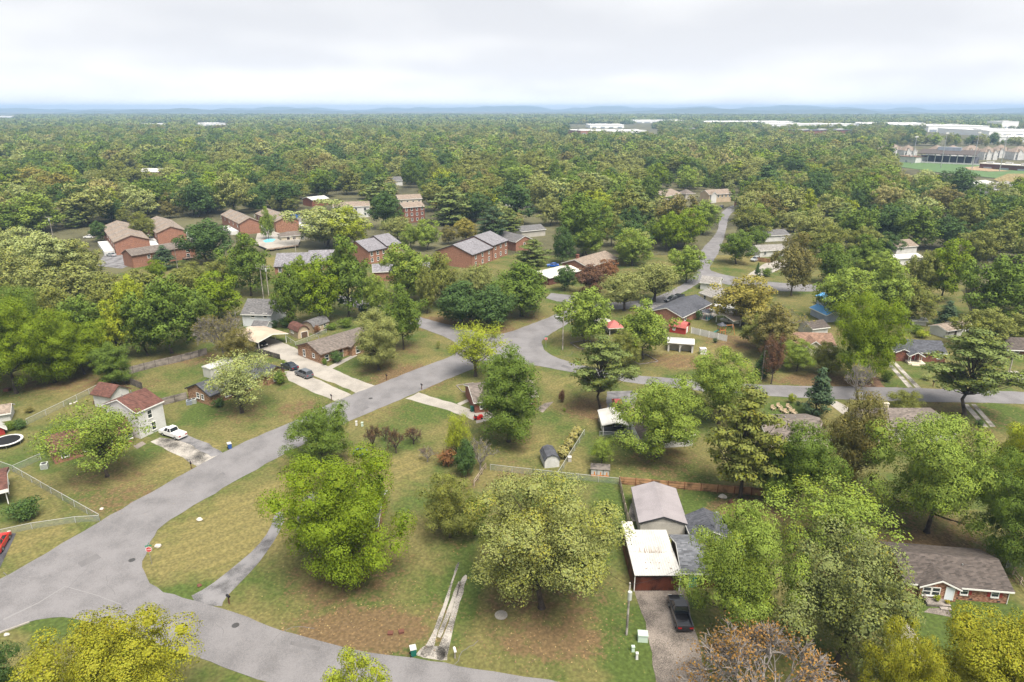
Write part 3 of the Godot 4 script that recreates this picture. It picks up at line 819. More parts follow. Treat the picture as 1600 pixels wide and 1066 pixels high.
const LITTER := [[-21.0, -72.0, 8.9, 8.9, 0.46], [3.5, -66.2, 9.8, 9.8, 0.44], [24.8, -61.1, 6.7, 6.7, 0.23], [34.3, -57.4, 7.4, 7.4, 0.28], [23.7, -50.2, 9.4, 9.4, 0.28], [35.3, -48.1, 4.0, 4.0, 0.14], [44.2, -47.8, 7.5, 7.5, 0.14], [-36.2, -47.8, 7.8, 7.8, 0.14], [-50.0, -51.0, 3.7, 3.7, 0.09], [-13.4, -45.5, 3.8, 3.8, 0.09], [-64.9, -96.5, 7.8, 7.8, 0.37], [-85.2, -135.3, 4.8, 4.8, 0.14], [-52.4, -120.8, 7.0, 7.0, 0.37], [-30.0, -143.6, 6.2, 6.2, 0.41], [-26.5, -157.4, 5.9, 5.9, 0.37], [-8.0, -139.8, 7.0, 7.0, 0.14], [-31.4, -100.9, 6.2, 6.2, 0.23], [-0.6, -108.7, 6.9, 6.9, 0.28], [17.3, -122.3, 7.4, 7.4, 0.41], [18.1, -161.2, 8.1, 8.1, 0.28], [30.7, -150.7, 7.3, 7.3, 0.28], [25.6, -145.6, 4.8, 4.8, 0.14], [24.5, -102.6, 8.1, 8.1, 0.41], [38.6, -116.0, 7.3, 7.3, 0.18], [34.6, -90.3, 6.1, 6.1, 0.41], [58.7, -119.6, 2.9, 2.9, 0.05], [87.2, -119.9, 9.9, 9.9, 0.37], [74.7, -135.3, 8.1, 8.1, 0.18], [69.5, -126.6, 4.6, 4.6, 0.09], [52.5, -92.6, 5.6, 5.6, 0.37], [42.5, -87.3, 5.5, 5.5, 0.37], [42.6, -77.0, 8.3, 8.3, 0.37], [57.8, -81.4, 9.5, 9.5, 0.46], [64.0, -73.9, 6.1, 6.1, 0.28], [77.2, -90.8, 5.4, 5.4, 0.18], [39.2, -88.1, 3.6, 3.6, 0.32], [74.1, -117.9, 4.0, 4.0, 0.09], [-13.6, -177.1, 7.9, 7.9, 0.41], [-5.5, -176.0, 7.5, 7.5, 0.41], [2.7, -185.6, 8.8, 8.8, 0.41], [-10.4, -194.8, 6.6, 6.6, 0.28], [-8.5, -80.2, 4.7, 4.7, 0.23], [-5.1, -80.5, 2.4, 2.4, 0.18], [-9.0, -100.7, 2.6, 2.6, 0.14], [-7.4, -96.5, 2.0, 2.0, 0.09], [14.8, -100.0, 2.5, 2.5, 0.05], [-5.2, -98.6, 4.0, 4.0, 0.18], [-102.6, -130.2, 9.2, 9.2, 0.28], [-115.1, -135.3, 8.8, 8.8, 0.28], [-98.4, -136.1, 8.2, 8.2, 0.32], [-94.8, -140.9, 6.9, 6.9, 0.32], [-113.3, -149.0, 8.8, 8.8, 0.14], [-101.2, -151.1, 8.2, 8.2, 0.14], [-92.7, -151.1, 5.1, 5.1, 0.14], [-86.9, -152.9, 5.8, 5.8, 0.23], [-82.0, -154.7, 9.3, 9.3, 0.23], [-79.8, -165.2, 5.3, 5.3, 0.23], [-82.0, -181.9, 8.3, 8.3, 0.14], [-99.5, -170.5, 5.5, 5.5, 0.09], [-103.8, -165.2, 6.2, 6.2, 0.14], [-115.3, -165.2, 8.0, 8.0, 0.14], [-129.2, -165.2, 8.0, 8.0, 0.14], [-68.3, -152.0, 8.5, 8.5, 0.14], [-62.7, -146.1, 4.9, 4.9, 0.18], [-115.2, -254.4, 12.1, 12.1, 0.09], [-82.1, -207.9, 8.7, 8.7, 0.09], [-59.4, -174.9, 5.8, 5.8, 0.09], [-52.7, -178.9, 7.6, 7.6, 0.09], [-46.2, -185.0, 8.6, 8.6, 0.09], [-37.4, -181.9, 4.6, 4.6, 0.14], [-31.4, -201.9, 9.5, 9.5, 0.09], [-21.0, -196.1, 6.2, 6.2, 0.09], [-24.3, -188.1, 4.0, 4.0, 0.09], [25.2, -207.9, 6.6, 6.6, 0.14], [32.6, -226.2, 4.3, 4.3, 0.09], [32.7, -191.4, 8.7, 8.7, 0.09], [43.2, -200.4, 9.5, 9.5, 0.09], [58.8, -224.4, 7.5, 7.5, 0.05], [84.9, -254.4, 7.7, 7.7, 0.05], [62.7, -177.1, 9.4, 9.4, 0.18], [87.8, -207.9, 7.4, 7.4, 0.09], [61.1, -151.1, 6.5, 6.5, 0.23], [60.4, -157.9, 5.1, 5.1, 0.18], [70.0, -167.8, 7.2, 7.2, 0.14], [55.5, -135.3, 3.0, 3.0, 0.18], [63.9, -142.8, 4.7, 4.7, 0.14], [69.5, -140.9, 4.3, 4.3, 0.14], [55.0, -139.0, 2.4, 2.4, 0.09], [90.4, -180.7, 8.6, 8.6, 0.05], [103.4, -181.9, 8.7, 8.7, 0.05], [130.2, -177.1, 10.5, 10.5, 0.09], [125.6, -178.9, 5.7, 5.7, 0.09], [116.8, -174.9, 3.4, 3.4, 0.05], [108.9, -178.9, 6.7, 6.7, 0.09], [114.6, -157.9, 7.7, 7.7, 0.09], [124.9, -160.3, 6.9, 6.9, 0.09], [-17.4, -62.8, 8.7, 4.5, 0.85], [4.3, -61.2, 7.1, 3.5, 0.68], [-22.4, -139.4, 9.8, 8.3, 0.81], [-25.1, -122.8, 10.0, 9.0, 0.26], [-58.0, -90.2, 8.7, 5.4, 0.51], [-41.4, -122.5, 6.3, 5.4, 0.51], [-6.7, -170.8, 10.1, 7.6, 0.77], [-8.0, -93.8, 5.0, 4.6, 0.34], [25.1, -98.7, 7.3, 3.3, 0.42], [34.9, -87.4, 6.6, 3.7, 0.81], [38.8, -149.2, 8.9, 5.9, 0.64], [67.9, -137.3, 12.5, 4.4, 0.77], [-17.6, -179.2, 10.5, 8.2, 0.85], [-8.9, -64.4, 2.2, 5.2, 0.42], [3.1, -97.9, 5.2, 6.1, 0.30], [55.5, -78.9, 6.9, 4.3, 0.77], [16.3, -122.5, 7.5, 6.0, 0.68], [-1.0, -98.1, 2.5, 8.2, 0.34], [-75.5, -151.3, 10.6, 6.1, 0.51], [-93.2, -135.5, 20.6, 5.0, 0.51], [56.4, -163.0, 9.7, 6.9, 0.59], [92.5, -170.8, 10.1, 7.6, 0.51], [15.7, -158.1, 7.8, 6.6, 0.26]]
const DRY := [[-40.5, -81.0, 7.9, 8.9, 0.90], [-35.2, -88.6, 5.7, 6.9, 0.60], [-64.2, -78.9, 5.2, 4.3, 0.60], [-95.9, -135.7, 11.0, 7.2, 0.40], [13.7, -135.7, 6.9, 7.2, 0.30], [-18.6, -97.9, 5.2, 6.1, 0.50], [39.3, -151.5, 9.1, 7.8, 0.50], [51.8, -158.1, 6.3, 5.6, 0.80], [85.3, -122.4, 7.5, 4.8, 0.30], [-55.8, -101.9, 5.4, 4.4, 0.40], [86.7, -269.6, 12.8, 17.4, 0.60], [-21.1, -151.5, 9.1, 7.8, 0.20], [-83.4, -276.0, 15.6, 18.2, 0.50], [-53.4, -106.4, 4.5, 3.8, 0.30], [4.5, -106.7, 6.7, 7.1, 0.30], [-92.9, -257.1, 9.8, 11.4, 0.60], [256.9, -348.7, 9.8, 20.2, 0.30]]
const LUSH := [[-6.2, -69.2, 2.3, 8.1, 0.90], [13.2, -61.8, 4.3, 7.8, 0.90], [51.0, -63.5, 8.7, 6.1, 0.95], [28.1, -86.7, 6.6, 5.0, 0.90], [15.2, -88.6, 3.8, 6.9, 0.90], [-38.8, -68.5, 4.7, 2.3, 0.60], [-58.9, -122.5, 5.0, 6.0, 0.50], [93.3, -119.6, 7.4, 5.8, 0.70], [53.9, -122.3, 5.0, 3.6, 1.00], [4.9, -92.0, 4.9, 5.5, 0.50], [-70.1, -139.2, 8.4, 5.6, 0.40], [-15.3, -59.2, 8.3, 1.3, 0.50], [-1.3, -132.3, 8.0, 8.6, 0.40], [-15.0, -122.5, 6.3, 6.0, 0.40], [-54.6, -64.1, 4.4, 2.1, 0.70], [146.5, -312.4, 17.6, 19.7, 0.60], [-78.2, -109.5, 6.8, 9.9, 0.50]]
const NEAR := [-88.9, -39.8, -474.6, -295.7, -232.1, -308.0, -209.1, -343.6, -163.6, -373.5, -120.6, -392.8, -68.8, -368.9, -35.8, -347.6, 0.0, -319.6, 15.2, -266.1, 43.1, -251.1, 67.8, -274.9, 100.3, -357.9, 117.0, -357.9, 119.0, -308.0, 117.4, -268.5, 135.6, -258.9, 177.3, -274.9, 189.8, -235.6, 352.8, -201.9, 94.1, -39.8]
const CLEAR := [[-117.1, -444.3, -86.3, -444.3, -67.5, -343.6, -91.7, -343.6], [-82.9, -486.5, -56.0, -486.5, -34.9, -295.7, -51.6, -295.7], [-130.2, -425.8, -110.5, -425.8, -93.6, -357.9, -110.3, -357.9], [-1.5, -324.9, 53.4, -324.9, 34.3, -201.9, -1.0, -201.9], [97.7, -486.5, 163.7, -486.5, 120.0, -351.6, 71.7, -351.6], [109.5, -414.2, 133.7, -414.2, 67.1, -198.3, 54.9, -198.3], [98.6, -308.0, 153.8, -308.0, 107.4, -209.4, 68.9, -209.4], [160.5, -295.7, 195.4, -295.7, 146.9, -217.5, 120.7, -217.5], [193.5, -2547.9, 523.6, -2547.9, 252.1, -1216.8, 93.2, -1216.8], [486.6, -907.8, 780.9, -907.8, 426.0, -486.5, 265.4, -486.5], [379.3, -587.6, 511.2, -587.6, 358.1, -406.0, 265.8, -406.0], [202.6, -337.8, 218.4, -337.8, 190.8, -292.7, 177.0, -292.7], [567.2, -1093.2, 937.1, -1093.2, 669.4, -775.4, 405.1, -775.4], [-1233.0, -2761.8, -1072.7, -2761.8, -677.5, -1737.3, -778.8, -1737.3], [-265.2, -475.2, -237.6, -475.2, -213.9, -425.8, -238.7, -425.8], [-284.6, -454.2, -269.5, -454.2, -245.1, -411.5, -258.9, -411.5], [-1385.0, -2650.6, -1254.7, -2650.6, -922.6, -1943.9, -1018.3, -1943.9], [-4044.4, -5542.9, -3797.8, -5542.9, -2071.5, -3014.7, -2206.0, -3014.7], [497.7, -3014.7, 753.3, -3014.7, 591.9, -2364.6, 391.0, -2364.6], [698.4, -2650.6, 1053.5, -2650.6, 849.6, -2133.9, 563.2, -2133.9], [591.9, -1464.0, 712.9, -1464.0, 616.9, -1264.4, 512.2, -1264.4], [779.3, -2205.6, 1085.1, -2205.6, 856.6, -1737.3, 615.2, -1737.3], [1107.3, -2133.9, 1221.9, -2133.9, 996.8, -1737.3, 903.4, -1737.3], [1082.3, -1887.8, 1606.5, -1887.8, 969.4, -1131.6, 653.1, -1131.6], [397.2, -1737.3, 454.8, -1737.3, 392.8, -1497.8, 343.0, -1497.8], [-102.0, -556.2, -84.2, -556.2, -72.9, -478.9, -88.3, -478.9]]
const TREES := [
	["maple_tree", "large yellow-green maple with reddening tips beside the gravel track", -21.0, -72.0, 17.0, 8.1, "maple_a", "bright", "tree", ""],
	["oak_tree", "broad loose olive-green tree on a crooked trunk by the two-wheel gravel track", 3.5, -66.2, 16.6, 8.9, "oak_a", "dusty", "tree", ""],
	["maple_tree", "fresh green maple overhanging the dark pickup in the drive", 24.8, -61.1, 16.2, 6.1, "maple_b", "fresh", "tree", ""],
	["broad_tree", "sage green broad tree in front of the brown-roofed brick ranch house", 34.3, -57.4, 15.8, 6.7, "round_a", "sage", "tree", ""],
	["bare_tree", "half bare grey-twigged tree with scattered orange leaves over the drive", 23.7, -50.2, 12.9, 8.6, "bare_c", "russet", "tree", ""],
	["golden_tree", "golden-green tree beside the white gravel drive", 35.3, -48.1, 12.9, 3.6, "maple_a", "mustard", "tree", ""],
	["golden_tree", "wide yellow tree tinged with gold on the lawn below the brick ranch house", 44.2, -47.8, 13.9, 6.8, "maple_a", "mustard", "tree", ""],
	["autumn_tree", "yellow-green autumn tree with orange leaves on the road corner", -36.2, -47.8, 13.4, 7.1, "maple_a", "mustard", "tree", ""],
	["broad_tree", "dark green tree behind the corner kerb", -50.0, -51.0, 8.5, 3.3, "round_b", "deep", "tree", ""],
	["lime_tree", "bright lime-yellow treetop beside the curving road", -13.4, -45.5, 12.4, 3.5, "round_a", "lime", "tree", ""],
	["spreading_tree", "spreading yellow-green tree in front of the white two-storey house", -64.9, -96.5, 12.7, 7.1, "airy_a", "fresh", "tree", ""],
	["shade_tree", "compact dark green tree at the end of the grey wooden fence", -85.2, -135.3, 9.4, 4.3, "dense_a", "mid", "tree", ""],
	["pale_tree", "pale grey-green tree in front of the brick house with slate roof", -52.4, -120.8, 12.4, 6.3, "airy_b", "pale", "tree", ""],
	["shade_tree", "dense olive-green oval tree in front of the tan brick ranch house", -30.0, -143.6, 14.6, 5.7, "dense_a", "dusty", "tree", ""],
	["shade_tree", "taller green tree close behind the dense olive-green oval tree", -26.5, -157.4, 16.4, 5.4, "round_b", "mid", "tree", ""],
	["roadside_tree", "airy yellow-green tree at the road junction", -8.0, -139.8, 12.5, 6.4, "airy_b", "lime", "tree", ""],
	["yard_tree", "leafy green tree at the road edge above the blue trampoline", -31.4, -100.9, 10.5, 5.6, "round_a", "mid", "tree", ""],
	["maple_tree", "tall dense green maple hiding the brick house by the concrete drive", -0.6, -108.7, 18.0, 6.3, "dense_a", "mid", "tree", ""],
	["pine_tree", "many-stemmed pine standing over orange needles beside the white carport", 17.3, -122.3, 15.3, 6.7, "pine_a", "pine", "tree", ""],
	["round_tree", "round green tree in a timber ring by the stop sign corner", 18.1, -161.2, 14.7, 7.4, "round_a", "fresh", "tree", ""],
	["round_tree", "round green tree in a timber ring beside the white arched shed", 30.7, -150.7, 14.3, 6.7, "round_b", "fresh", "tree", ""],
	["low_tree", "low olive tree tucked behind the many-stemmed pine", 25.6, -145.6, 8.2, 4.3, "round_b", "olive", "tree", ""],
	["shade_tree", "spreading green tree in front of the hidden bungalow beside the white carport", 24.5, -102.6, 14.4, 7.4, "round_a", "fresh", "tree", ""],
	["shade_tree", "full green tree between the road and the pinkish-roofed bungalow", 38.6, -116.0, 14.6, 6.7, "round_a", "fresh", "tree", ""],
	["pine_tree", "loose olive-brown pine rooted beside the cedar fence", 34.6, -90.3, 18.0, 5.5, "pine_b", "olive", "tree", ""],
	["spruce_tree", "dark conical spruce by the road in front of the brown-roofed house", 58.7, -119.6, 9.9, 2.7, "spruce_a", "spruce", "tree", ""],
	["pine_tree", "tall forked pine beside the two-wheel gravel drive", 87.2, -119.9, 17.2, 9.0, "pine_a", "pine", "tree", ""],
	["autumn_tree", "tall green tree turning orange at the top behind the bare grey tree", 74.7, -135.3, 19.9, 7.3, "maple_a", "bright", "tree", ""],
	["bare_tree", "leafless grey tree at the roadside on red soil", 69.5, -126.6, 11.1, 4.2, "bare_a", "straw", "tree", ""],
	["dark_tree", "dark brownish-olive tree beside the brown-roofed house", 52.5, -92.6, 16.3, 5.1, "round_b", "brown", "tree", ""],
	["yard_tree", "green tree flecked with yellow behind the cedar fence end", 42.5, -87.3, 13.7, 5.0, "round_a", "mid", "tree", ""],
	["willowy_tree", "low wide yellow-green tree between the cedar fence and the brick ranch house", 42.6, -77.0, 10.1, 7.5, "airy_a", "fresh", "tree", ""],
	["shade_tree", "huge light green tree behind the brick ranch house", 57.8, -81.4, 17.4, 8.6, "maple_b", "fresh", "tree", ""],
	["shade_tree", "green tree leaning over the right end of the brick ranch roof", 64.0, -73.9, 16.0, 5.6, "maple_a", "mid", "tree", ""],
	["yard_tree", "yellow-green tree behind the huge light green tree", 77.2, -90.8, 12.4, 5.0, "round_b", "lime", "tree", ""],
	["yard_tree", "small dark green tree beyond the cedar fence corner", 39.2, -88.1, 9.6, 3.3, "round_b", "mid", "tree", ""],
	["low_tree", "low olive tree at the gable of the hidden white house", 74.1, -117.9, 5.9, 3.6, "round_b", "olive", "tree", ""],
	["pear_tree", "dark glossy pear tree of the tight row at the junction", -13.6, -177.1, 12.5, 7.2, "pear_a", "deep", "tree", "dark pear trees at the junction"],
	["pear_tree", "dark glossy pear tree of the tight row at the junction", -5.5, -176.0, 11.4, 6.8, "pear_a", "deep", "tree", "dark pear trees at the junction"],
	["pear_tree", "taller dark green tree at the end of the pear row", 2.7, -185.6, 15.9, 8.0, "pear_a", "mid", "tree", ""],
	["pale_tree", "pale willowy tree rising behind the dark pear row", -10.4, -194.8, 13.1, 6.0, "vase_a", "dusty", "tree", ""],
	["bramble_tree", "olive vine-covered thicket tree between the two front lawns", -8.5, -80.2, 9.6, 4.3, "round_b", "olive", "tree", ""],
	["bramble_tree", "dark green bush at the right end of the vine-covered thicket", -5.1, -80.5, 6.1, 2.2, "round_a", "mid", "tree", ""],
	["young_tree", "slim yellow-green young tree among the bare shrubs", -9.0, -100.7, 9.4, 2.4, "airy_b", "lime", "tree", ""],
	["young_tree", "small dark green young tree at the wire fence corner", -7.4, -96.5, 6.8, 1.8, "pear_a", "deep", "tree", ""],
	["young_tree", "thin young tree beside the rusty tin shed", 14.8, -100.0, 5.2, 2.3, "airy_b", "fresh", "tree", ""],
	["bare_tree", "bare grey sapling at the wire fence corner", -5.2, -98.6, 7.7, 3.6, "bare_a", "brown", "tree", ""],
	["wood_tree", "tall bright green tree in the wood behind the fenced lawns", -102.6, -130.2, 19.9, 8.4, "maple_b", "bright", "tree", "trees in the wood behind the grey wooden fence"],
	["wood_tree", "tall bright green tree in the wood behind the fenced lawns", -115.1, -135.3, 17.1, 8.0, "maple_a", "bright", "tree", "trees in the wood behind the grey wooden fence"],
	["wood_tree", "tall bright green tree in the wood behind the fenced lawns", -98.4, -136.1, 15.5, 7.4, "maple_a", "bright", "tree", "trees in the wood behind the grey wooden fence"],
	["wood_tree", "tall bright green tree in the wood behind the fenced lawns", -94.8, -140.9, 12.6, 6.3, "round_a", "bright", "tree", "trees in the wood behind the grey wooden fence"],
	["wood_tree", "deep green tree in the second row of the wood behind the fenced lawns", -113.3, -149.0, 18.1, 8.0, "maple_b", "mid", "tree", "trees in the wood behind the grey wooden fence"],
	["wood_tree", "deep green tree in the second row of the wood behind the fenced lawns", -101.2, -151.1, 15.3, 7.4, "round_a", "mid", "tree", "trees in the wood behind the grey wooden fence"],
	["golden_tree", "bright yellow tree in the wood behind the grey wooden fence", -92.7, -151.1, 14.4, 4.6, "round_b", "lime", "tree", ""],
	["wood_tree", "deep green tree in the second row of the wood behind the fenced lawns", -86.9, -152.9, 13.6, 5.3, "round_a", "mid", "tree", "trees in the wood behind the grey wooden fence"],
	["wood_tree", "massive rounded deep green tree towering over the grey wooden fence", -82.0, -154.7, 19.2, 8.4, "maple_b", "mid", "tree", ""],
	["wood_tree", "deep green tree in the second row of the wood behind the fenced lawns", -79.8, -165.2, 13.1, 4.8, "round_b", "mid", "tree", "trees in the wood behind the grey wooden fence"],
	["lime_tree", "bright lime-green round tree behind the grey bare tree", -82.0, -181.9, 13.5, 7.6, "round_a", "bright", "tree", ""],
	["golden_tree", "paler yellow tree behind the massive rounded green tree", -99.5, -170.5, 15.5, 5.0, "round_a", "lime", "tree", ""],
	["wood_tree", "olive tree in the back of the wood behind the fenced lawns", -103.8, -165.2, 13.5, 5.6, "round_b", "olive", "tree", "trees in the wood behind the grey wooden fence"],
	["wood_tree", "olive tree in the back of the wood behind the fenced lawns", -115.3, -165.2, 14.3, 7.2, "round_a", "olive", "tree", "trees in the wood behind the grey wooden fence"],
	["wood_tree", "olive tree in the back of the wood behind the fenced lawns", -129.2, -165.2, 15.1, 7.2, "round_b", "olive", "tree", "trees in the wood behind the grey wooden fence"],
	["wood_tree", "olive tree in the back of the wood behind the fenced lawns", -114.0, -185.0, 12.9, 6.3, "wood_0", "olive", "tree", "trees in the wood behind the grey wooden fence"],
	["wood_tree", "olive tree in the back of the wood behind the fenced lawns", -108.1, -194.8, 11.6, 6.6, "wood_1", "olive", "tree", "trees in the wood behind the grey wooden fence"],
	["wood_tree", "olive tree in the back of the wood behind the fenced lawns", -97.4, -196.1, 11.7, 5.7, "wood_2", "olive", "tree", "trees in the wood behind the grey wooden fence"],
	["wood_tree", "olive tree in the back of the wood behind the fenced lawns", -131.9, -181.9, 15.4, 7.0, "wood_3", "dusty", "tree", "trees in the wood behind the grey wooden fence"],
	["wood_tree", "olive tree in the back of the wood behind the fenced lawns", -129.0, -194.8, 13.5, 7.5, "wood_0", "dusty", "tree", "trees in the wood behind the grey wooden fence"],
	["bare_tree", "grey leafless tree beside the tan carport", -68.3, -152.0, 15.4, 7.7, "bare_c", "brown", "tree", ""],
	["brown_tree", "rusty brown low tree under the grey leafless tree", -62.7, -146.1, 8.8, 4.5, "round_b", "brown", "tree", ""],
	["pale_tree", "pale green tree of the row in front of the brick apartments", -152.9, -201.9, 16.8, 9.6, "round_a", "dusty", "tree", "pale trees before the apartments"],
	["pale_tree", "pale green tree of the row in front of the brick apartments", -153.8, -221.8, 17.8, 10.5, "round_a", "pale", "tree", "pale trees before the apartments"],
	["pale_tree", "pale green tree of the row in front of the brick apartments", -146.2, -226.2, 14.9, 8.6, "round_b", "dusty", "tree", "pale trees before the apartments"],
	["pale_tree", "pale green tree of the row in front of the brick apartments", -171.7, -235.6, 16.9, 8.9, "round_b", "pale", "tree", "pale trees before the apartments"],
	["pale_tree", "pale green tree of the row in front of the brick apartments", -183.1, -240.5, 16.1, 6.8, "round_a", "dusty", "tree", "pale trees before the apartments"],
	["round_tree", "small dark round tree at the end of the first brick apartment row", -181.2, -298.7, 9.5, 4.2, "round_a", "deep", "tree", ""],
	["courtyard_tree", "olive tree between the two brick apartment rows", -161.8, -298.7, 13.4, 5.6, "round_b", "olive", "tree", ""],
	["evergreen_tree", "dark evergreen in front of the low brick apartment row", -127.3, -245.7, 8.8, 4.4, "spruce_a", "spruce", "tree", ""],
	["dark_tree", "broad dark green tree shading the end of the low brick apartment row", -115.2, -254.4, 16.9, 11.0, "round_a", "deep", "tree", ""],
	["young_tree", "yellow-green young tree before the low brick apartment row", -120.1, -226.2, 7.7, 3.2, "round_b", "bright", "tree", ""],
	["young_tree", "olive young tree beside the wooden service pole", -108.8, -226.2, 7.1, 5.4, "round_b", "olive", "tree", ""],
	["shade_tree", "tall green tree behind the pair of power poles", -82.1, -207.9, 20.2, 7.9, "round_b", "mid", "tree", ""],
	["low_tree", "olive tree left of the pair of power poles", -94.0, -217.5, 10.6, 6.2, "round_a", "olive", "tree", ""],
	["courtyard_tree", "small green tree between the two farther brick apartment rows", -107.6, -300.2, 15.4, 3.6, "round_b", "fresh", "tree", ""],
	["yard_tree", "dark green tree beside the white gabled two-storey house", -59.4, -174.9, 17.2, 5.2, "round_a", "mid", "tree", ""],
	["yard_tree", "yellow-green tree above the two barn-roofed sheds", -52.7, -178.9, 17.8, 6.9, "round_b", "bright", "tree", ""],
	["yard_tree", "lime-topped tree in front of the lilac apartment roof", -63.6, -198.3, 14.7, 4.8, "round_a", "bright", "tree", ""],
	["tall_tree", "tall green tree between the sheds and the lilac-roofed apartments", -46.2, -185.0, 23.6, 7.8, "round_b", "mid", "tree", ""],
	["yard_tree", "light green tree behind the taller green tree by the ranch house", -37.4, -181.9, 13.1, 4.2, "round_b", "fresh", "tree", ""],
	["grove_tree", "open light green tree of the thin-trunked grove by the junction road", -31.4, -201.9, 18.2, 8.7, "airy_a", "fresh", "tree", ""],
	["grove_tree", "dark olive tree of the thin-trunked grove by the junction road", -21.0, -196.1, 16.6, 5.6, "round_b", "olive", "tree", ""],
	["grove_tree", "slim olive tree of the thin-trunked grove by the junction road", -24.3, -188.1, 13.5, 3.6, "airy_b", "olive", "tree", ""],
	["pale_tree", "wide pale yellow-green tree beside the pool house", -78.6, -288.4, 19.4, 15.1, "airy_a", "pale", "tree", ""],
	["lime_tree", "lime-green tree on the lawn beside the pool house", -68.6, -284.2, 17.6, 8.8, "round_b", "lime", "tree", ""],
	["young_tree", "small light tree in front of the wide pale tree by the pool house", -81.0, -292.7, 12.9, 4.7, "airy_b", "fresh", "tree", ""],
	["dark_tree", "dark green tree in front of the three-storey apartments", -60.7, -332.1, 18.4, 8.9, "round_a", "deep", "tree", ""],
	["vase_tree", "olive vase-shaped tree behind the lilac-roofed apartments", -50.2, -298.7, 11.2, 7.6, "vase_a", "dusty", "tree", ""],
	["shade_tree", "green tree beside the lilac-roofed apartments", -35.2, -281.5, 12.7, 6.1, "round_b", "fresh", "tree", "trees by the lilac-roofed apartments"],
	["shade_tree", "green tree beside the lilac-roofed apartments", -42.5, -284.2, 10.2, 4.8, "round_b", "fresh", "tree", "trees by the lilac-roofed apartments"],
	["autumn_tree", "ochre-tinged round tree behind the lilac-roofed apartments", -19.9, -292.7, 11.6, 6.0, "round_a", "amber", "tree", ""],
	["brown_tree", "small brownish tree behind the lilac-roofed apartments", -27.7, -292.7, 8.3, 3.3, "round_b", "brown", "tree", ""],
	["pine_tree", "dark layered pine behind the lilac-roofed apartments", -8.2, -288.4, 17.0, 6.7, "pine_b", "spruce", "tree", "dark pines behind the lilac-roofed apartments"],
	["pine_tree", "dark layered pine behind the lilac-roofed apartments", -1.4, -298.7, 14.8, 5.6, "pine_b", "pine", "tree", "dark pines behind the lilac-roofed apartments"],
	["pine_tree", "bushy pine in front of the small brick house with grey roof", 7.3, -237.6, 12.4, 6.3, "pine_b", "pine", "tree", ""],
	["round_tree", "small round dark tree by the grey carport roof", 17.2, -214.2, 8.4, 4.1, "round_a", "deep", "tree", ""],
	["tall_tree", "tall dark green tree group leader behind the tan-roofed ranch house", 28.1, -268.5, 25.1, 11.3, "maple_b", "mid", "tree", ""],
	["dark_tree", "dark green tree behind the blue car", 19.4, -254.4, 14.5, 4.8, "round_a", "deep", "tree", ""],
	["shade_tree", "light green round tree behind the tan-roofed ranch house", 29.6, -266.1, 12.6, 7.3, "round_a", "fresh", "tree", ""],
	["shade_tree", "open green tree at the end of the tan-roofed ranch house", 45.0, -251.1, 14.1, 7.6, "airy_b", "fresh", "tree", ""],
	["plum_tree", "reddish-brown plum tree in front of the tan-roofed ranch house", 25.2, -207.9, 10.2, 6.0, "airy_b", "plum", "tree", ""],
	["plum_tree", "small rusty tree in front of the tan-roofed ranch house", 32.6, -226.2, 7.7, 3.9, "airy_b", "rust", "tree", ""],
	["vase_tree", "olive vase-shaped tree over the parked black cars", 32.7, -191.4, 11.3, 7.9, "vase_a", "dusty", "tree", ""],
	["vase_tree", "wider grey-olive vase-shaped tree beside the dark-roofed brick house", 43.2, -200.4, 12.3, 8.7, "vase_a", "dusty", "tree", ""],
	["round_tree", "round yellow-green tree at the side street", 58.8, -224.4, 13.1, 6.8, "round_a", "fresh", "tree", ""],
	["lime_tree", "low bright green tree before the far street", 63.9, -278.8, 16.3, 6.5, "round_a", "bright", "tree", ""],
	["lime_tree", "bright green tree beside the far street", 72.1, -284.2, 16.8, 8.2, "round_b", "bright", "tree", ""],
	["round_tree", "large round green tree where the far street bends", 89.1, -317.9, 16.2, 8.6, "round_a", "fresh", "tree", ""],
	["round_tree", "round green tree on the open lawn beside the far street", 84.9, -254.4, 12.9, 7.0, "round_a", "mid", "tree", ""],
	["round_tree", "olive round tree beside the upper end of the far street", 107.9, -308.0, 14.9, 9.2, "round_a", "olive", "tree", ""],
	["round_tree", "green tree behind the lawn by the far street", 104.2, -288.4, 9.0, 5.4, "round_b", "mid", "tree", ""],
	["tall_tree", "olive tree beside the tall dark green group", 42.3, -288.4, 14.9, 6.8, "round_b", "olive", "tree", ""],
	["autumn_tree", "ochre sparse-leaved tree above the tan canopy", 62.7, -177.1, 13.5, 8.6, "airy_a", "amber", "tree", ""],
	["oval_tree", "brownish oval tree beside the side street", 87.8, -207.9, 20.2, 6.7, "dense_a", "brown", "tree", ""],
	["autumn_tree", "rusty green tree at the yard with the play set", 61.1, -151.1, 13.8, 5.9, "round_b", "brown", "tree", ""],
	["yard_tree", "olive tree behind the white vinyl fence", 60.4, -157.9, 9.0, 4.7, "round_a", "olive", "tree", ""],
	["bare_tree", "half bare ochre tree near the blue-roofed sheds", 70.0, -167.8, 11.1, 6.6, "bare_b", "amber", "tree", ""],
	["plum_tree", "dark reddish tree beside the salmon-roofed house", 55.5, -135.3, 11.5, 2.7, "airy_b", "plum", "tree", ""],
	["garden_tree", "light green bushy tree in front of the salmon-roofed house", 63.9, -142.8, 7.3, 4.3, "round_a", "fresh", "tree", ""],
	["garden_tree", "olive bushy tree in front of the salmon-roofed house", 69.5, -140.9, 7.5, 3.9, "round_b", "olive", "tree", ""],
	["evergreen_tree", "dark evergreen below the rusty green tree", 55.0, -139.0, 6.3, 2.2, "spruce_a", "deep", "tree", ""],
	["shade_tree", "light green round tree behind the blue-roofed sheds", 90.4, -180.7, 15.2, 7.8, "round_a", "fresh", "tree", ""],
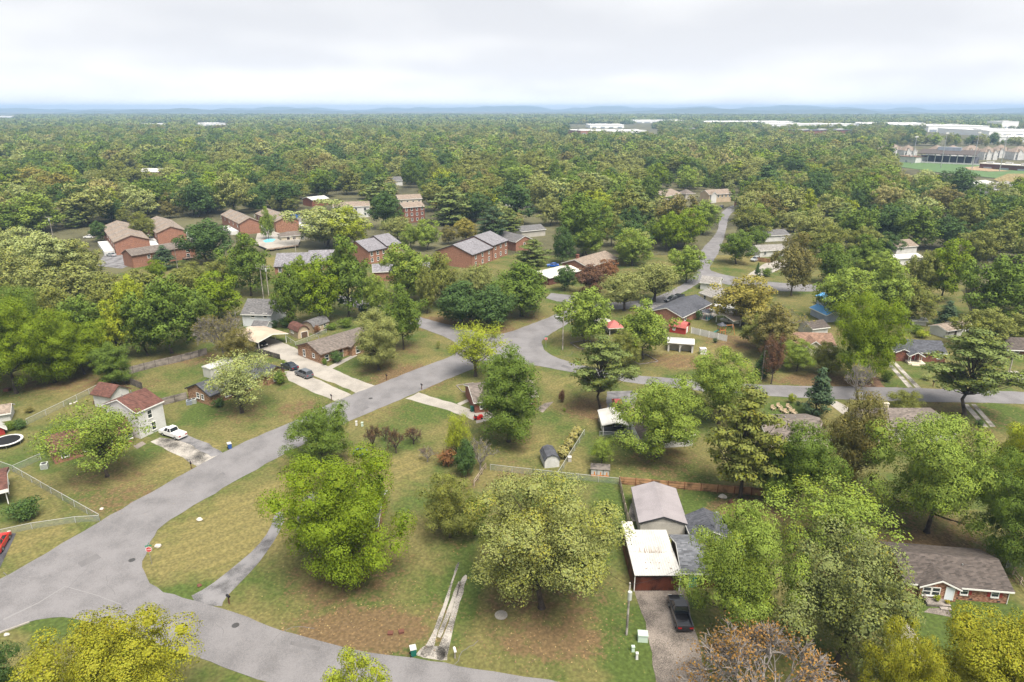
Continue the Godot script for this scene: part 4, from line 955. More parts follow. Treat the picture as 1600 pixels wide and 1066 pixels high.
	["shade_tree", "light green tree beside the tall tree turning orange", 103.4, -181.9, 17.7, 7.9, "round_b", "fresh", "tree", ""],
	["shade_tree", "light green tree at the white-walled buildings", 124.0, -226.2, 10.6, 6.5, "round_a", "fresh", "tree", ""],
	["round_tree", "deep green round tree beside the side street", 106.8, -221.8, 14.0, 6.8, "round_a", "mid", "tree", ""],
	["round_tree", "green tree with sunny top behind the side street", 123.3, -233.7, 14.8, 7.1, "round_b", "mid", "tree", ""],
	["round_tree", "dusty green round tree beyond the side street", 118.6, -268.5, 18.2, 8.8, "round_a", "dusty", "tree", ""],
	["round_tree", "low olive tree beyond the side street", 119.8, -256.6, 14.2, 7.3, "round_b", "olive", "tree", ""],
	["round_tree", "olive tree before the far wood edge", 137.8, -266.1, 12.6, 7.5, "round_a", "olive", "tree", ""],
	["round_tree", "dark green tree beside the white-walled buildings", 148.0, -266.1, 10.1, 5.8, "round_b", "deep", "tree", ""],
	["lime_tree", "yellow-green tree over the white-walled buildings", 131.3, -201.9, 19.3, 6.7, "round_b", "bright", "tree", ""],
	["tall_tree", "olive tree over the white-walled buildings", 125.0, -201.9, 15.8, 5.8, "round_a", "olive", "tree", ""],
	["tall_tree", "massive green tree behind the white sheds", 130.2, -177.1, 19.9, 9.5, "maple_b", "mid", "tree", ""],
	["bare_tree", "grey leafless tree against the massive green tree", 125.6, -178.9, 15.2, 5.2, "bare_a", "straw", "tree", ""],
	["spruce_tree", "dark spruce behind the white sheds", 116.8, -174.9, 7.5, 3.1, "spruce_a", "spruce", "tree", ""],
	["yard_tree", "thin olive tree behind the blue-roofed brick house", 108.9, -178.9, 12.1, 6.1, "airy_b", "olive", "tree", ""],
	["tall_tree", "green tree right of the massive green tree", 145.2, -188.1, 13.1, 7.3, "round_b", "mid", "tree", ""],
	["hedge_tree", "low dark olive tree of the hedge behind the white sheds", 114.6, -157.9, 10.6, 7.0, "round_a", "olive", "tree", "hedge trees behind the white sheds"],
	["hedge_tree", "low dark olive tree of the hedge behind the white sheds", 124.9, -160.3, 8.3, 6.3, "round_b", "olive", "tree", "hedge trees behind the white sheds"],
	["round_tree", "olive-topped round tree at the far clearing", 169.1, -245.7, 14.6, 7.4, "round_a", "olive", "tree", ""],
	["tall_tree", "dark tree at the edge of the far clearing", 180.0, -281.5, 14.6, 7.9, "wood_5", "deep", "tree", "dark trees at the far clearing"],
	["tall_tree", "dark tree at the edge of the far clearing", 169.5, -284.2, 18.1, 9.3, "wood_0", "mid", "tree", "dark trees at the far clearing"],
	["tall_tree", "dark tree at the edge of the far clearing", 166.1, -295.7, 17.1, 8.3, "wood_2", "deep", "tree", "dark trees at the far clearing"],
	["bare_shrub", "grey multi-stemmed shrub with rusty red tips", -24.0, -105.6, 6.0, 2.2, "twiggy", "plum", "shrub", "grey shrubs with red tips"],
	["bare_shrub", "grey multi-stemmed shrub with rusty red tips", -22.3, -108.7, 3.7, 1.7, "twiggy", "plum", "shrub", "grey shrubs with red tips"],
	["bare_shrub", "grey multi-stemmed shrub with rusty red tips", -19.8, -104.4, 5.6, 2.4, "twiggy", "plum", "shrub", "grey shrubs with red tips"],
	["bare_shrub", "grey multi-stemmed shrub with rusty red tips", -17.3, -107.7, 4.2, 2.5, "twiggy", "plum", "shrub", "grey shrubs with red tips"],
	["bare_shrub", "low bare grey shrub in the litter", -14.1, -101.3, 3.8, 2.1, "bare_a", "plum", "shrub", ""],
	["rusty_shrub", "rusty low shrub beside the young trees", -10.6, -100.0, 3.3, 2.1, "shrub_b", "rust", "shrub", ""],
	["round_shrub", "dark green round shrub inside the wire fence", -69.8, -84.5, 3.4, 2.4, "shrub_a", "deep", "shrub", ""],
	["round_shrub", "dark green shrub beside the red-trimmed shed", -90.5, -113.8, 1.9, 1.4, "shrub_a", "deep", "shrub", "shrubs by the red-trimmed shed"],
	["round_shrub", "dark green shrub beside the red-trimmed shed", -91.8, -113.3, 1.8, 1.2, "shrub_a", "mid", "shrub", "shrubs by the red-trimmed shed"],
	["brown_shrub", "low brown shrub along the far wire fence", -93.6, -120.8, 1.2, 1.0, "shrub_b", "brown", "shrub", ""],
	["clipped_shrub", "clipped green shrub at the garage corner beside the dark cars", -49.7, -135.3, 3.2, 1.8, "shrub_a", "mid", "shrub", ""],
	["clipped_shrub", "little ball shrub at the brick house corner", -52.2, -146.1, 1.6, 0.6, "shrub_a", "fresh", "shrub", ""],
	["clipped_shrub", "dark mounded shrub under the ranch house window", -40.7, -148.5, 2.8, 1.8, "shrub_a", "deep", "shrub", ""],
	["clipped_shrub", "small round shrub at the ranch house corner", -43.1, -146.9, 1.6, 0.8, "shrub_a", "mid", "shrub", ""],
	["clipped_shrub", "dark shrub at the brick house gable end", -57.9, -123.5, 1.9, 1.4, "shrub_a", "deep", "shrub", ""],
	["clipped_shrub", "dark green bush below the white gable", -63.7, -174.9, 2.2, 1.2, "shrub_a", "deep", "shrub", "bushes below the white gable"],
	["clipped_shrub", "dark green bush below the white gable", -60.6, -174.9, 2.9, 2.2, "shrub_a", "deep", "shrub", "bushes below the white gable"],
	["garden_shrub", "leafy green bush in the ranch house back garden", -44.7, -174.9, 2.9, 2.1, "shrub_a", "mid", "shrub", "bushes in the ranch house back garden"],
	["garden_shrub", "leafy green bush in the ranch house back garden", -48.1, -173.2, 1.8, 1.9, "shrub_a", "mid", "shrub", "bushes in the ranch house back garden"],
	["garden_shrub", "reddish bush before the grey-roofed barn shed", -50.7, -169.4, 2.5, 1.2, "shrub_b", "rust", "shrub", ""],
	["garden_shrub", "bluish green bush at the back of the ranch house garden", -42.2, -186.8, 3.4, 2.0, "shrub_a", "spruce", "shrub", ""],
	["dark_shrub", "small dark clipped tree alone on the lawn", 10.0, -125.6, 2.8, 0.8, "shrub_a", "plum", "shrub", ""],
	["low_shrub", "tiny green plant alone on the lawn", 10.2, -121.4, 0.7, 0.4, "shrub_a", "fresh", "shrub", ""],
	["ornamental_grass", "straw-green clump of tall grass in the row along the fence", 11.7, -111.2, 1.5, 1.0, "grass_clump", "straw", "shrub", "ornamental grasses along the fence"],
	["ornamental_grass", "straw-green clump of tall grass in the row along the fence", 10.7, -108.7, 1.6, 1.0, "grass_clump", "straw", "shrub", "ornamental grasses along the fence"],
	["ornamental_grass", "straw-green clump of tall grass in the row along the fence", 9.8, -105.8, 1.8, 1.0, "grass_clump", "straw", "shrub", "ornamental grasses along the fence"],
	["ornamental_grass", "straw-green clump of tall grass in the row along the fence", 8.6, -102.6, 2.0, 1.1, "grass_clump", "straw", "shrub", "ornamental grasses along the fence"],
	["roadside_shrub", "brownish bush at the road edge behind the bungalow", 35.9, -127.9, 2.7, 1.0, "shrub_a", "brown", "shrub", ""],
	["roadside_shrub", "yellow bush on the lawn by the garden chairs", 55.9, -125.3, 2.2, 0.9, "shrub_a", "lime", "shrub", ""],
	["roadside_shrub", "small dark ball bush on the lawn by the garden chairs", 56.8, -124.1, 1.0, 0.5, "shrub_a", "spruce", "shrub", ""],
	["ball_shrub", "pale round bush on the front lawn of the red brick house", 90.0, -137.5, 1.5, 1.1, "shrub_a", "pale", "shrub", ""],
	["porch_shrub", "green bush beside the porch of the red brick house", 97.1, -150.7, 1.3, 1.1, "shrub_a", "mid", "shrub", ""],
	["garden_shrub", "yellow-green bush behind the red brick house", 105.2, -166.2, 2.2, 2.0, "shrub_a", "lime", "shrub", ""],
	["garden_shrub", "dark bush behind the red brick house", 105.7, -169.4, 2.5, 1.8, "shrub_a", "mid", "shrub", ""],
	["roadside_shrub", "green bush beside the gravel drive of the red brick house", 80.9, -136.8, 2.7, 1.7, "shrub_a", "mid", "shrub", ""],
	["roadside_shrub", "dark bush between the wheel tracks of the gravel drive", 86.4, -114.3, 1.7, 0.9, "shrub_a", "deep", "shrub", ""],
	["roadside_shrub", "dark bush near the far gravel tracks", 106.1, -134.6, 1.5, 1.0, "shrub_a", "deep", "shrub", ""],
	["cypress", "narrow upright cypress beside the side street", 85.5, -232.7, 5.2, 1.0, "spruce_a", "deep", "shrub", ""],
	["round_shrub", "round green bush behind the narrow upright cypress", 89.0, -233.7, 3.2, 2.5, "shrub_a", "mid", "shrub", ""],
	["cypress", "small narrow cypress behind the cream building", 63.0, -219.2, 2.6, 0.7, "spruce_a", "deep", "shrub", "small cypresses behind the cream building"],
	["cypress", "small narrow cypress behind the cream building", 65.4, -220.9, 2.6, 0.6, "spruce_a", "deep", "shrub", "small cypresses behind the cream building"],
	["cypress", "little pointed evergreen before the salmon-roofed house", 76.1, -160.3, 2.0, 0.6, "spruce_a", "deep", "shrub", "pointed evergreens before the salmon-roofed house"],
	["cypress", "little pointed evergreen before the salmon-roofed house", 78.0, -160.3, 2.0, 0.6, "spruce_a", "deep", "shrub", "pointed evergreens before the salmon-roofed house"],
	["garden_shrub", "green bush at the red brick gable above the red shed", 48.3, -178.9, 1.1, 0.9, "shrub_a", "mid", "shrub", ""],
	["garden_shrub", "dark bush at the back wall of the dark-roofed brick house", 51.9, -181.9, 3.0, 1.2, "shrub_a", "deep", "shrub", ""],
	["garden_shrub", "bluish green bush in the vegetable bed", 51.1, -162.2, 1.4, 0.7, "shrub_a", "spruce", "shrub", ""],
	["young_shrub", "wispy sapling on the corner lawn", -18.1, -157.9, 2.2, 0.6, "shrub_b", "dusty", "shrub", ""],
]


func inside(polys: Array, p: Vector2) -> bool:
	for q in polys:
		if Geometry2D.is_point_in_polygon(p, q):
			return true
	return false

func to_poly(a: Array) -> PackedVector2Array:
	var p := PackedVector2Array()
	for i in range(0, a.size(), 2):
		p.push_back(Vector2(a[i], a[i + 1]))
	return p

func wood_place(x: float, d: float) -> String:
	var s := x / d
	if d < 330.0 and s < -0.2: return "among the brick apartment rows"
	if s < -0.38: return "in the tree belt behind the brick apartment rows"
	if s < -0.12: return "in the wood behind the three-storey apartments"
	if s < 0.16: return "in the wood behind the lilac-roofed apartments"
	if s < 0.42: return "in the wood beyond the far street"
	return "in the wood before the ball field"

func trees() -> void:
	var r := RandomNumberGenerator.new()
	r.seed = 4242
	var taken := []
	var count := 0
	for t in TREES:
		if t[8] == "tree": count += 1
		plant_tree_far(t, r.randf() * TAU, count)
		if t[3] < -215.0: taken.append(Vector3(t[2], t[3], t[5]))
	var near := to_poly(NEAR)
	var clear := []
	for c in CLEAR: clear.append(to_poly(c))
	var kinds := [["olive", 9], ["mid", 12], ["deep", 9], ["fresh", 6], ["dusty", 9], ["brown", 3], ["lime", 2], ["pale", 3], ["amber", 1], ["straw", 1], ["bright", 2]]
	var bag := []
	for k in kinds:
		for i in k[1]: bag.append(k[0])
	var words := {"olive": "olive", "mid": "green", "deep": "dark green", "fresh": "light green", "dusty": "dusty green", "brown": "brownish", "lime": "yellow-green", "pale": "pale", "amber": "ochre", "straw": "straw-coloured", "bright": "bright green", "spruce": "bluish green"}
	var hue := noise(71, 0.009, 2)
	var gaps := noise(72, 0.010, 2)
	var lists := {}
	var d := 226.0
	while d < 1750.0:
		var step := 12.4 + (d - 226.0) * 0.005
		var half := d * 0.80 + 20.0
		var x := -half
		while x < half:
			var p := Vector2(x + r.randf_range(-0.42, 0.42) * step, -d + r.randf_range(-0.42, 0.42) * step)
			x += step
			var kind: String = bag[r.randi() % bag.size()] if d < 470.0 or r.randf() < 0.35 else ["mid", "olive", "dusty", "olive", "deep", "mid", "fresh", "dusty"][r.randi() % 8]
			var f := r.randf()
			var hh := (r.randf_range(7.5, 11.0) if r.randf() < 0.3 else r.randf_range(12.0, 21.0)) * (1.0 + 0.16 * hue.get_noise_2d(p.x, p.y))
			var rr := hh * r.randf_range(0.40, 0.60)
			if gaps.get_noise_2d(p.x, p.y) > 0.47 and d < 900.0: continue
			if Geometry2D.is_point_in_polygon(p, near) or inside(clear, p): continue
			var hit := false
			if d < 480.0:
				for q in taken:
					if Vector2(q.x, q.y).distance_squared_to(p) < (q.z * 0.8 + 2.2) ** 2:
						hit = true
						break
			for q in far_spots:
				if absf(q.x - p.x) < 13.0 and p.y > q.y - 14.0 and p.y < q.y + 34.0 + d * 0.02:
					hit = true
					break
			if hit: continue
			var at := Vector3(p.x, 0, p.y)
			var turn := r.randf() * TAU
			if count < 298 and absf(p.x) < d * 0.77:
				count += 1
				var pine := f < 0.06
				var where := wood_place(p.x, d)
				var words_k: String = ("dark layered pine " if pine else words[kind] + " broadleaf tree ") + where
				plant_tree("pine_tree" if pine else "woodland_tree", words_k, at, hh, rr, "wood_pine" if pine else "wood_%d" % (r.randi() % 6), "pine" if pine else kind, turn, "tree", "trees " + where)
				continue
			var k := ""
			if d < 620.0: k = "wood_pine" if f < 0.06 else "wood_%d" % (r.randi() % 6)
			else: k = "far_%d" % (r.randi() % 4)
			var pr: Array = proto[k]
			var c: Array = LEAF[kind]
			var j := r.randf_range(0.85, 1.2)
			if not lists.has(k): lists[k] = []
			lists[k].append([Transform3D(Basis(Vector3.UP, turn).scaled_local(Vector3(rr / pr[2], hh / pr[3], rr / pr[2])), at), Color(c[0] * j, c[1] * j, c[2] * j)])
		d += step * 0.92
	# beyond that the woods close into one mass
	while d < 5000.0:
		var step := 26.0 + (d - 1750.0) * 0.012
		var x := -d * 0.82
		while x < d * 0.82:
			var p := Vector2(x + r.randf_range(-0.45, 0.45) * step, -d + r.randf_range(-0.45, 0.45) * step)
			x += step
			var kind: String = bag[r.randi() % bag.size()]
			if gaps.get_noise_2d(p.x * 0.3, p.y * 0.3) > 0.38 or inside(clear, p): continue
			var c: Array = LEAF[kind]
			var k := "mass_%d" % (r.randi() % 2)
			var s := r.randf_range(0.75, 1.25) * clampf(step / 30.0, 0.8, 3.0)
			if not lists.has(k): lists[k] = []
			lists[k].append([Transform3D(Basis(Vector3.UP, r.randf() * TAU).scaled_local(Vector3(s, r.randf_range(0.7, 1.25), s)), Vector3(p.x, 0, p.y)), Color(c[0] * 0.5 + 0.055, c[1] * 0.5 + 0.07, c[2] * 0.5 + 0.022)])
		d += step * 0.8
	var wood := Node3D.new()
	wood.name = "woodland"
	wood.set_meta("kind", "stuff")
	tag(wood, "mixed green woodland stretching to the blue hills", "woodland")
	add_child(wood)
	var total := 0
	for k in lists:
		var mm := MultiMesh.new()
		mm.transform_format = MultiMesh.TRANSFORM_3D
		mm.use_colors = true
		mm.mesh = proto[k][0]
		mm.instance_count = lists[k].size()
		total += lists[k].size()
		for i in lists[k].size():
			mm.set_instance_transform(i, lists[k][i][0])
			mm.set_instance_color(i, lists[k][i][1])
		var mi := MultiMeshInstance3D.new()
		mi.name = "far_crowns"
		mi.multimesh = mm
		mi.material_override = M.leaf_any
		mi.set_meta("kind", "stuff")
		wood.add_child(mi, true)
	print("trees ", count, " woodland ", total)

func far_land() -> void:
	# low wooded hills along the horizon
	var f := noise(88, 0.0004, 4)
	for ring in [[4800.0, 6400.0, 12.0, 30.0, 3], [7600.0, 9600.0, 34.0, 50.0, 4], [11500.0, 13500.0, 70.0, 85.0, 5]]:
		var m := MB.new()
		var cols := 220
		var rows := 10
		var pts := []
		for j in rows + 1:
			var row := []
			for i in cols + 1:
				var a := lerpf(-0.86, 0.86, i / float(cols))
				var q := lerpf(ring[0], ring[1], j / float(rows))
				var x := sin(a) * q
				var z := -cos(a) * q
				var t := sin(PI * j / rows)
				var hh: float = t * maxf(0.0, ring[2] * 0.55 + ring[3] * (f.get_noise_2d(x + ring[4] * 7000.0, z) * 1.15))
				row.append(Vector3(x, hh - 6.0, z))
			pts.append(row)
		for j in rows:
			for i in cols:
				m.quad(pts[j][i], pts[j][i + 1], pts[j + 1][i + 1], pts[j + 1][i])
		struct("hills", m, mat(lin(0.055, 0.075, 0.035), 1.0, M.asphalt.albedo_texture, 0.0006))


# ---------------------------------------------------------------- buildings
func frame_at(a: Vector3, b: Vector3) -> Transform3D:
	var p := Vector3(a.x, 0, a.z)
	var x := (Vector3(b.x, 0, b.z) - p).normalized()
	return Transform3D(Basis(x, Vector3.UP, x.cross(Vector3.UP)), p)

func put(called: String, m: MB, mm: Material, t: Node3D, x: Transform3D) -> MeshInstance3D:
	var o := part(called, m, mm, t)
	o.transform = t.transform.affine_inverse() * x
	return o

# A = left foot, B = right foot of the wall that faces the viewer; the block runs back by depth.
func house(called: String, label: String, a: Vector3, b: Vector3, depth: float, wh: float, rh: float, wall: String, roof: String, o := {}) -> Node3D:
	var x := frame_at(a, b)
	var t := thing(called, label, o.get("category", "house"), x.origin, 0.0, o.get("group", ""))
	t.transform = x
	block(t, a, b, depth, wh, rh, wall, roof, o)
	return t

func roof_profile(w: float, wh: float, rh: float, ov: float, th: float, gambrel: bool) -> PackedVector2Array:
	if gambrel:
		var k := [Vector2(-ov * 0.4, wh - 0.15), Vector2(w * 0.17, wh + rh * 0.68), Vector2(w * 0.5, wh + rh), Vector2(w * 0.83, wh + rh * 0.68), Vector2(w + ov * 0.4, wh - 0.15)]
		var out := PackedVector2Array()
		for p in k: out.push_back(p)
		for i in 5: out.push_back(k[4 - i] + Vector2((-0.06 if i > 2 else 0.06 if i < 2 else 0.0), th))
		return out
	var e := wh - ov * rh / (w * 0.5)
	return PackedVector2Array([Vector2(-ov, e), Vector2(w * 0.5, wh + rh), Vector2(w + ov, e), Vector2(w + ov, e + th), Vector2(w * 0.5, wh + rh + th), Vector2(-ov, e + th)])

func block(t: Node3D, a: Vector3, b: Vector3, depth: float, wh: float, rh: float, wall: String, roof: String, o := {}) -> void:
	var x := frame_at(a, b)
	var L := Vector2(a.x - b.x, a.z - b.z).length()
	var ridge: String = o.get("ridge", "x")
	var ov: float = o.get("ov", 0.4)
	var th: float = o.get("th", 0.16)
	var gam: bool = o.get("gambrel", false)
	var trim: String = o.get("trim", "trim")
	var y0: float = o.get("y0", 0.0)
	x.origin.y = y0
	var w := MB.new()
	var rf := MB.new()
	var tr := MB.new()
	if ridge == "hip":
		w.box(Vector3(0, -y0 - 0.05, -depth), Vector3(L, wh, 0))
		var e := wh - 0.05
		var c := [Vector3(-ov, e, ov), Vector3(L + ov, e, ov), Vector3(L + ov, e, -depth - ov), Vector3(-ov, e, -depth - ov)]
		var k := minf(depth, L) * 0.5
		var r0 := Vector3(k, wh + rh, -depth * 0.5) if L > depth else Vector3(L * 0.5, wh + rh, -k)
		var r1 := Vector3(L - k, wh + rh, -depth * 0.5) if L > depth else Vector3(L * 0.5, wh + rh, -depth + k)
		var u := Vector3(0, th, 0)
		if L > depth:
			rf.quad(c[0] + u, c[1] + u, r1 + u, r0 + u)
			rf.quad(c[2] + u, c[3] + u, r0 + u, r1 + u)
			rf.tri(c[1] + u, c[2] + u, r1 + u)
			rf.tri(c[3] + u, c[0] + u, r0 + u)
		else:
			rf.tri(c[0] + u, c[1] + u, r0 + u)
			rf.tri(c[2] + u, c[3] + u, r1 + u)
			rf.quad(c[1] + u, c[2] + u, r1 + u, r0 + u)
			rf.quad(c[3] + u, c[0] + u, r0 + u, r1 + u)
		for i in 4:
			tr.quad(c[i], c[(i + 1) % 4], c[(i + 1) % 4] + u, c[i] + u)
		rf.quad(c[3], c[2], c[1], c[0])
	else:
		var along := ridge == "x"
		var W := depth if along else L
		var q := Transform3D(Basis(Vector3(0, 0, -1), Vector3.UP, Vector3.RIGHT), Vector3.ZERO) if along else Transform3D.IDENTITY
		var z0 := 0.0 if along else -depth
		var z1 := L if along else 0.0
		var prof := PackedVector2Array([Vector2(0, -y0 - 0.05), Vector2(W, -y0 - 0.05), Vector2(W, wh)])
		if gam: prof.append_array(PackedVector2Array([Vector2(W * 0.83, wh + rh * 0.68 - 0.03), Vector2(W * 0.5, wh + rh - 0.03), Vector2(W * 0.17, wh + rh * 0.68 - 0.03)]))
		else: prof.push_back(Vector2(W * 0.5, wh + rh - 0.02))
		prof.push_back(Vector2(0, wh))
		w.prism(prof, z0, z1, q)
		var rp := roof_profile(W, wh, rh, ov, th, gam)
		rf.prism(rp, z0 - ov * 0.7, z1 + ov * 0.7, q)
		# fascia along the eaves and rake boards at the gables
		if not gam:
			var e := wh - ov * rh / (W * 0.5)
			for s in [[-ov - 0.04, -ov - 0.003], [W + ov + 0.003, W + ov + 0.04]]:
				tr.prism(PackedVector2Array([Vector2(s[0], e - 0.08), Vector2(s[1], e - 0.08), Vector2(s[1], e + th - 0.03), Vector2(s[0], e + th - 0.03)]), z0 - ov * 0.7, z1 + ov * 0.7, q)
			var rk := roof_profile(W, wh - 0.12, rh, ov - 0.02, 0.20, false)
			for s in [[z0 - ov * 0.7 - 0.045, z0 - ov * 0.7 - 0.004], [z1 + ov * 0.7 + 0.004, z1 + ov * 0.7 + 0.045]]:
				tr.prism(rk, s[0], s[1], q)
	if not o.get("open", false):
		put("wall", w, M[wall], t, x)
	else:
		for p in [[0.15, -0.15], [L - 0.15, -0.15], [0.15, -depth + 0.15], [L - 0.15, -depth + 0.15], [0.15, -depth * 0.5], [L - 0.15, -depth * 0.5]]:
			var ps := MB.new()
			ps.box(Vector3(p[0] - 0.06, -y0, p[1] - 0.06), Vector3(p[0] + 0.06, wh - 0.02, p[1] + 0.06))
			put("post", ps, M[o.get("post", "trim")], t, x)
	put("roof", rf, M[roof], t, x)
	if tr.v.size(): put("trim", tr, M[trim], t, x)
	for wn in o.get("win", []): window(t, x, L, depth, wn)
	for d in o.get("door", []): door(t, x, L, depth, d)
	for g in o.get("gable", []): cross_gable(t, x, depth, wh, rh, g, wall, roof, trim)
	for c in o.get("chimney", []):      # u, v, width, top above the ground
		var m := MB.new()
		m.box(Vector3(c[0] - c[2] * 0.5, wh * 0.5, -c[1] - c[2] * 0.4), Vector3(c[0] + c[2] * 0.5, c[3], -c[1] + c[2] * 0.4))
		m.box(Vector3(c[0] - c[2] * 0.6, c[3], -c[1] - c[2] * 0.5), Vector3(c[0] + c[2] * 0.6, c[3] + 0.12, -c[1] + c[2] * 0.5))
		put("chimney", m, M[c[4] if c.size() > 4 else "brick_red"], t, x)
	for c in o.get("vent", []):         # small roof vents: u, v, y
		var m := MB.new()
		m.tube(Vector3(c[0], c[2] - 0.2, -c[1]), Vector3(c[0], c[2] + 0.4, -c[1]), 0.09, 0.09, 8)
		put("roof_vent", m, M.steel, t, x)

func face(x: Transform3D, L: float, depth: float, f: String) -> Transform3D:
	match f:
		"f": return x * Transform3D(Basis.IDENTITY, Vector3.ZERO)
		"b": return x * Transform3D(Basis(Vector3(-1, 0, 0), Vector3.UP, Vector3(0, 0, -1)), Vector3(L, 0, -depth))
		"l": return x * Transform3D(Basis(Vector3(0, 0, 1), Vector3.UP, Vector3(-1, 0, 0)), Vector3(0, 0, -depth))
	return x * Transform3D(Basis(Vector3(0, 0, -1), Vector3.UP, Vector3(1, 0, 0)), Vector3(L, 0, 0))

var win_mesh := {}
func window(t: Node3D, x: Transform3D, L: float, depth: float, d: Array) -> void:   # face, u, sill, w, h, [shutter], [out]
	var w: float = d[3]
	var h: float = d[4]
	var key := "%.2f %.2f" % [w, h]
	if not win_mesh.has(key):
		var fr := MB.new()
		var k := 0.09
		fr.box(Vector3(-w * 0.5 - k, -k, 0), Vector3(-w * 0.5, h + k, 0.07))
		fr.box(Vector3(w * 0.5, -k, 0), Vector3(w * 0.5 + k, h + k, 0.07))
		fr.box(Vector3(-w * 0.5, h, 0), Vector3(w * 0.5, h + k, 0.07))
		fr.box(Vector3(-w * 0.5 - k, -k - 0.08, 0), Vector3(w * 0.5 + k, 0, 0.12))
		fr.box(Vector3(-w * 0.5, h * 0.5 - 0.03, 0.025), Vector3(w * 0.5, h * 0.5 + 0.03, 0.06))
		var pn := MB.new()
		pn.box(Vector3(-w * 0.5, 0, 0.0), Vector3(w * 0.5, h, 0.022))
		var sh := MB.new()
		for i in 2:
			var s := -w * 0.5 - k - 0.38 if i == 0 else w * 0.5 + k + 0.02
			sh.box(Vector3(s, -0.05, 0), Vector3(s + 0.36, h + 0.05, 0.05))
		win_mesh[key] = [fr.mesh(), pn.mesh(), sh.mesh()]
	var at := face(x, L, depth, d[0]) * Transform3D(Basis.IDENTITY, Vector3(d[1], d[2], 0.004 + (d[6] if d.size() > 6 else 0.0)))
	var fo := part("window", win_mesh[key][0], M.trim, t)
	fo.transform = t.transform.affine_inverse() * at
	part("pane", win_mesh[key][1], M.glass_dark, fo)
	if d.size() > 5 and d[5]: part("shutter", win_mesh[key][2], M[d[5]], fo)

func door(t: Node3D, x: Transform3D, L: float, depth: float, d: Array) -> void:      # face, u, w, h, material, [sill], [out]
	var m := MB.new()
	var s: float = d[5] if d.size() > 5 else 0.1
	var o: float = d[6] if d.size() > 6 else 0.0
	m.box(Vector3(d[1] - d[2] * 0.5, s, 0.004 + o), Vector3(d[1] + d[2] * 0.5, s + d[3], 0.06 + o))
	var at := face(x, L, depth, d[0])
	var n := put("door", m, M[d[4]], t, at)
	var f := MB.new()
	f.box(Vector3(d[1] - d[2] * 0.5 - 0.09, s, 0.003 + o), Vector3(d[1] - d[2] * 0.5, s + d[3] + 0.08, 0.08 + o))
	f.box(Vector3(d[1] + d[2] * 0.5, s, 0.003 + o), Vector3(d[1] + d[2] * 0.5 + 0.09, s + d[3] + 0.08, 0.08 + o))
	f.box(Vector3(d[1] - d[2] * 0.5, s + d[3], 0.003 + o), Vector3(d[1] + d[2] * 0.5, s + d[3] + 0.08, 0.08 + o))
	part("door_frame", f, M.trim, n)

func cross_gable(t: Node3D, x: Transform3D, depth: float, wh: float, rh: float, g: Array, wall: String, roof: String, trim: String) -> void:
	# u0, u1, how far it stands out, its rise
	var w: float = g[1] - g[0]
	var m := MB.new()
	m.prism(PackedVector2Array([Vector2(0, 0), Vector2(w, 0), Vector2(w, wh), Vector2(w * 0.5, wh + g[3] - 0.02), Vector2(0, wh)]), -0.2, g[2])
	var y := x * Transform3D(Basis.IDENTITY, Vector3(g[0], 0, 0))
	put("gable_wall", m, M[g[4] if g.size() > 4 else wall], t, y)
	var back: float = -minf(depth * 0.5, (g[3] + 0.2) / maxf(rh, 0.1) * depth * 0.5)
	var r := MB.new()
	r.prism(roof_profile(w, wh, g[3], 0.35, 0.17, false), back, g[2] + 0.3)
	put("gable_roof", r, M[roof], t, y)
	var k := MB.new()
	k.prism(roof_profile(w, wh - 0.12, g[3], 0.33, 0.20, false), g[2] + 0.305, g[2] + 0.345)
	put("trim", k, M[trim], t, y)

func row(f: String, n: int, L: float, sill: float, w := 1.0, h := 1.3, sh := "") -> Array:
	var out := []
	for i in n:
		out.append([f, L * (i + 0.5) / n, sill, w, h, sh])
	return out

func long(a: Vector3, b: Vector3) -> float:
	return Vector2(a.x - b.x, a.z - b.z).length()

func ribs(t: Node3D, x: Transform3D, L: float, depth: float, y0: float, y1: float, step: float, m: String, called := "roof_rib") -> void:
	# raised ribs of sheet metal running from front (y0) to back (y1)
	var s := 0.0
	var k := MB.new()
	k.box(Vector3(-0.025, 0, 0), Vector3(0.025, 0.05, sqrt(depth * depth + (y1 - y0) ** 2)))
	var me := k.mesh()
	var dir := Vector3(0, y1 - y0, -depth).normalized()
	while s <= L:
		var o := part(called, me, M[m], t)
		o.transform = t.transform.affine_inverse() * x * Transform3D(Basis(Vector3.LEFT, dir.cross(Vector3.LEFT), dir), Vector3(s, y0, 0))
		s += step

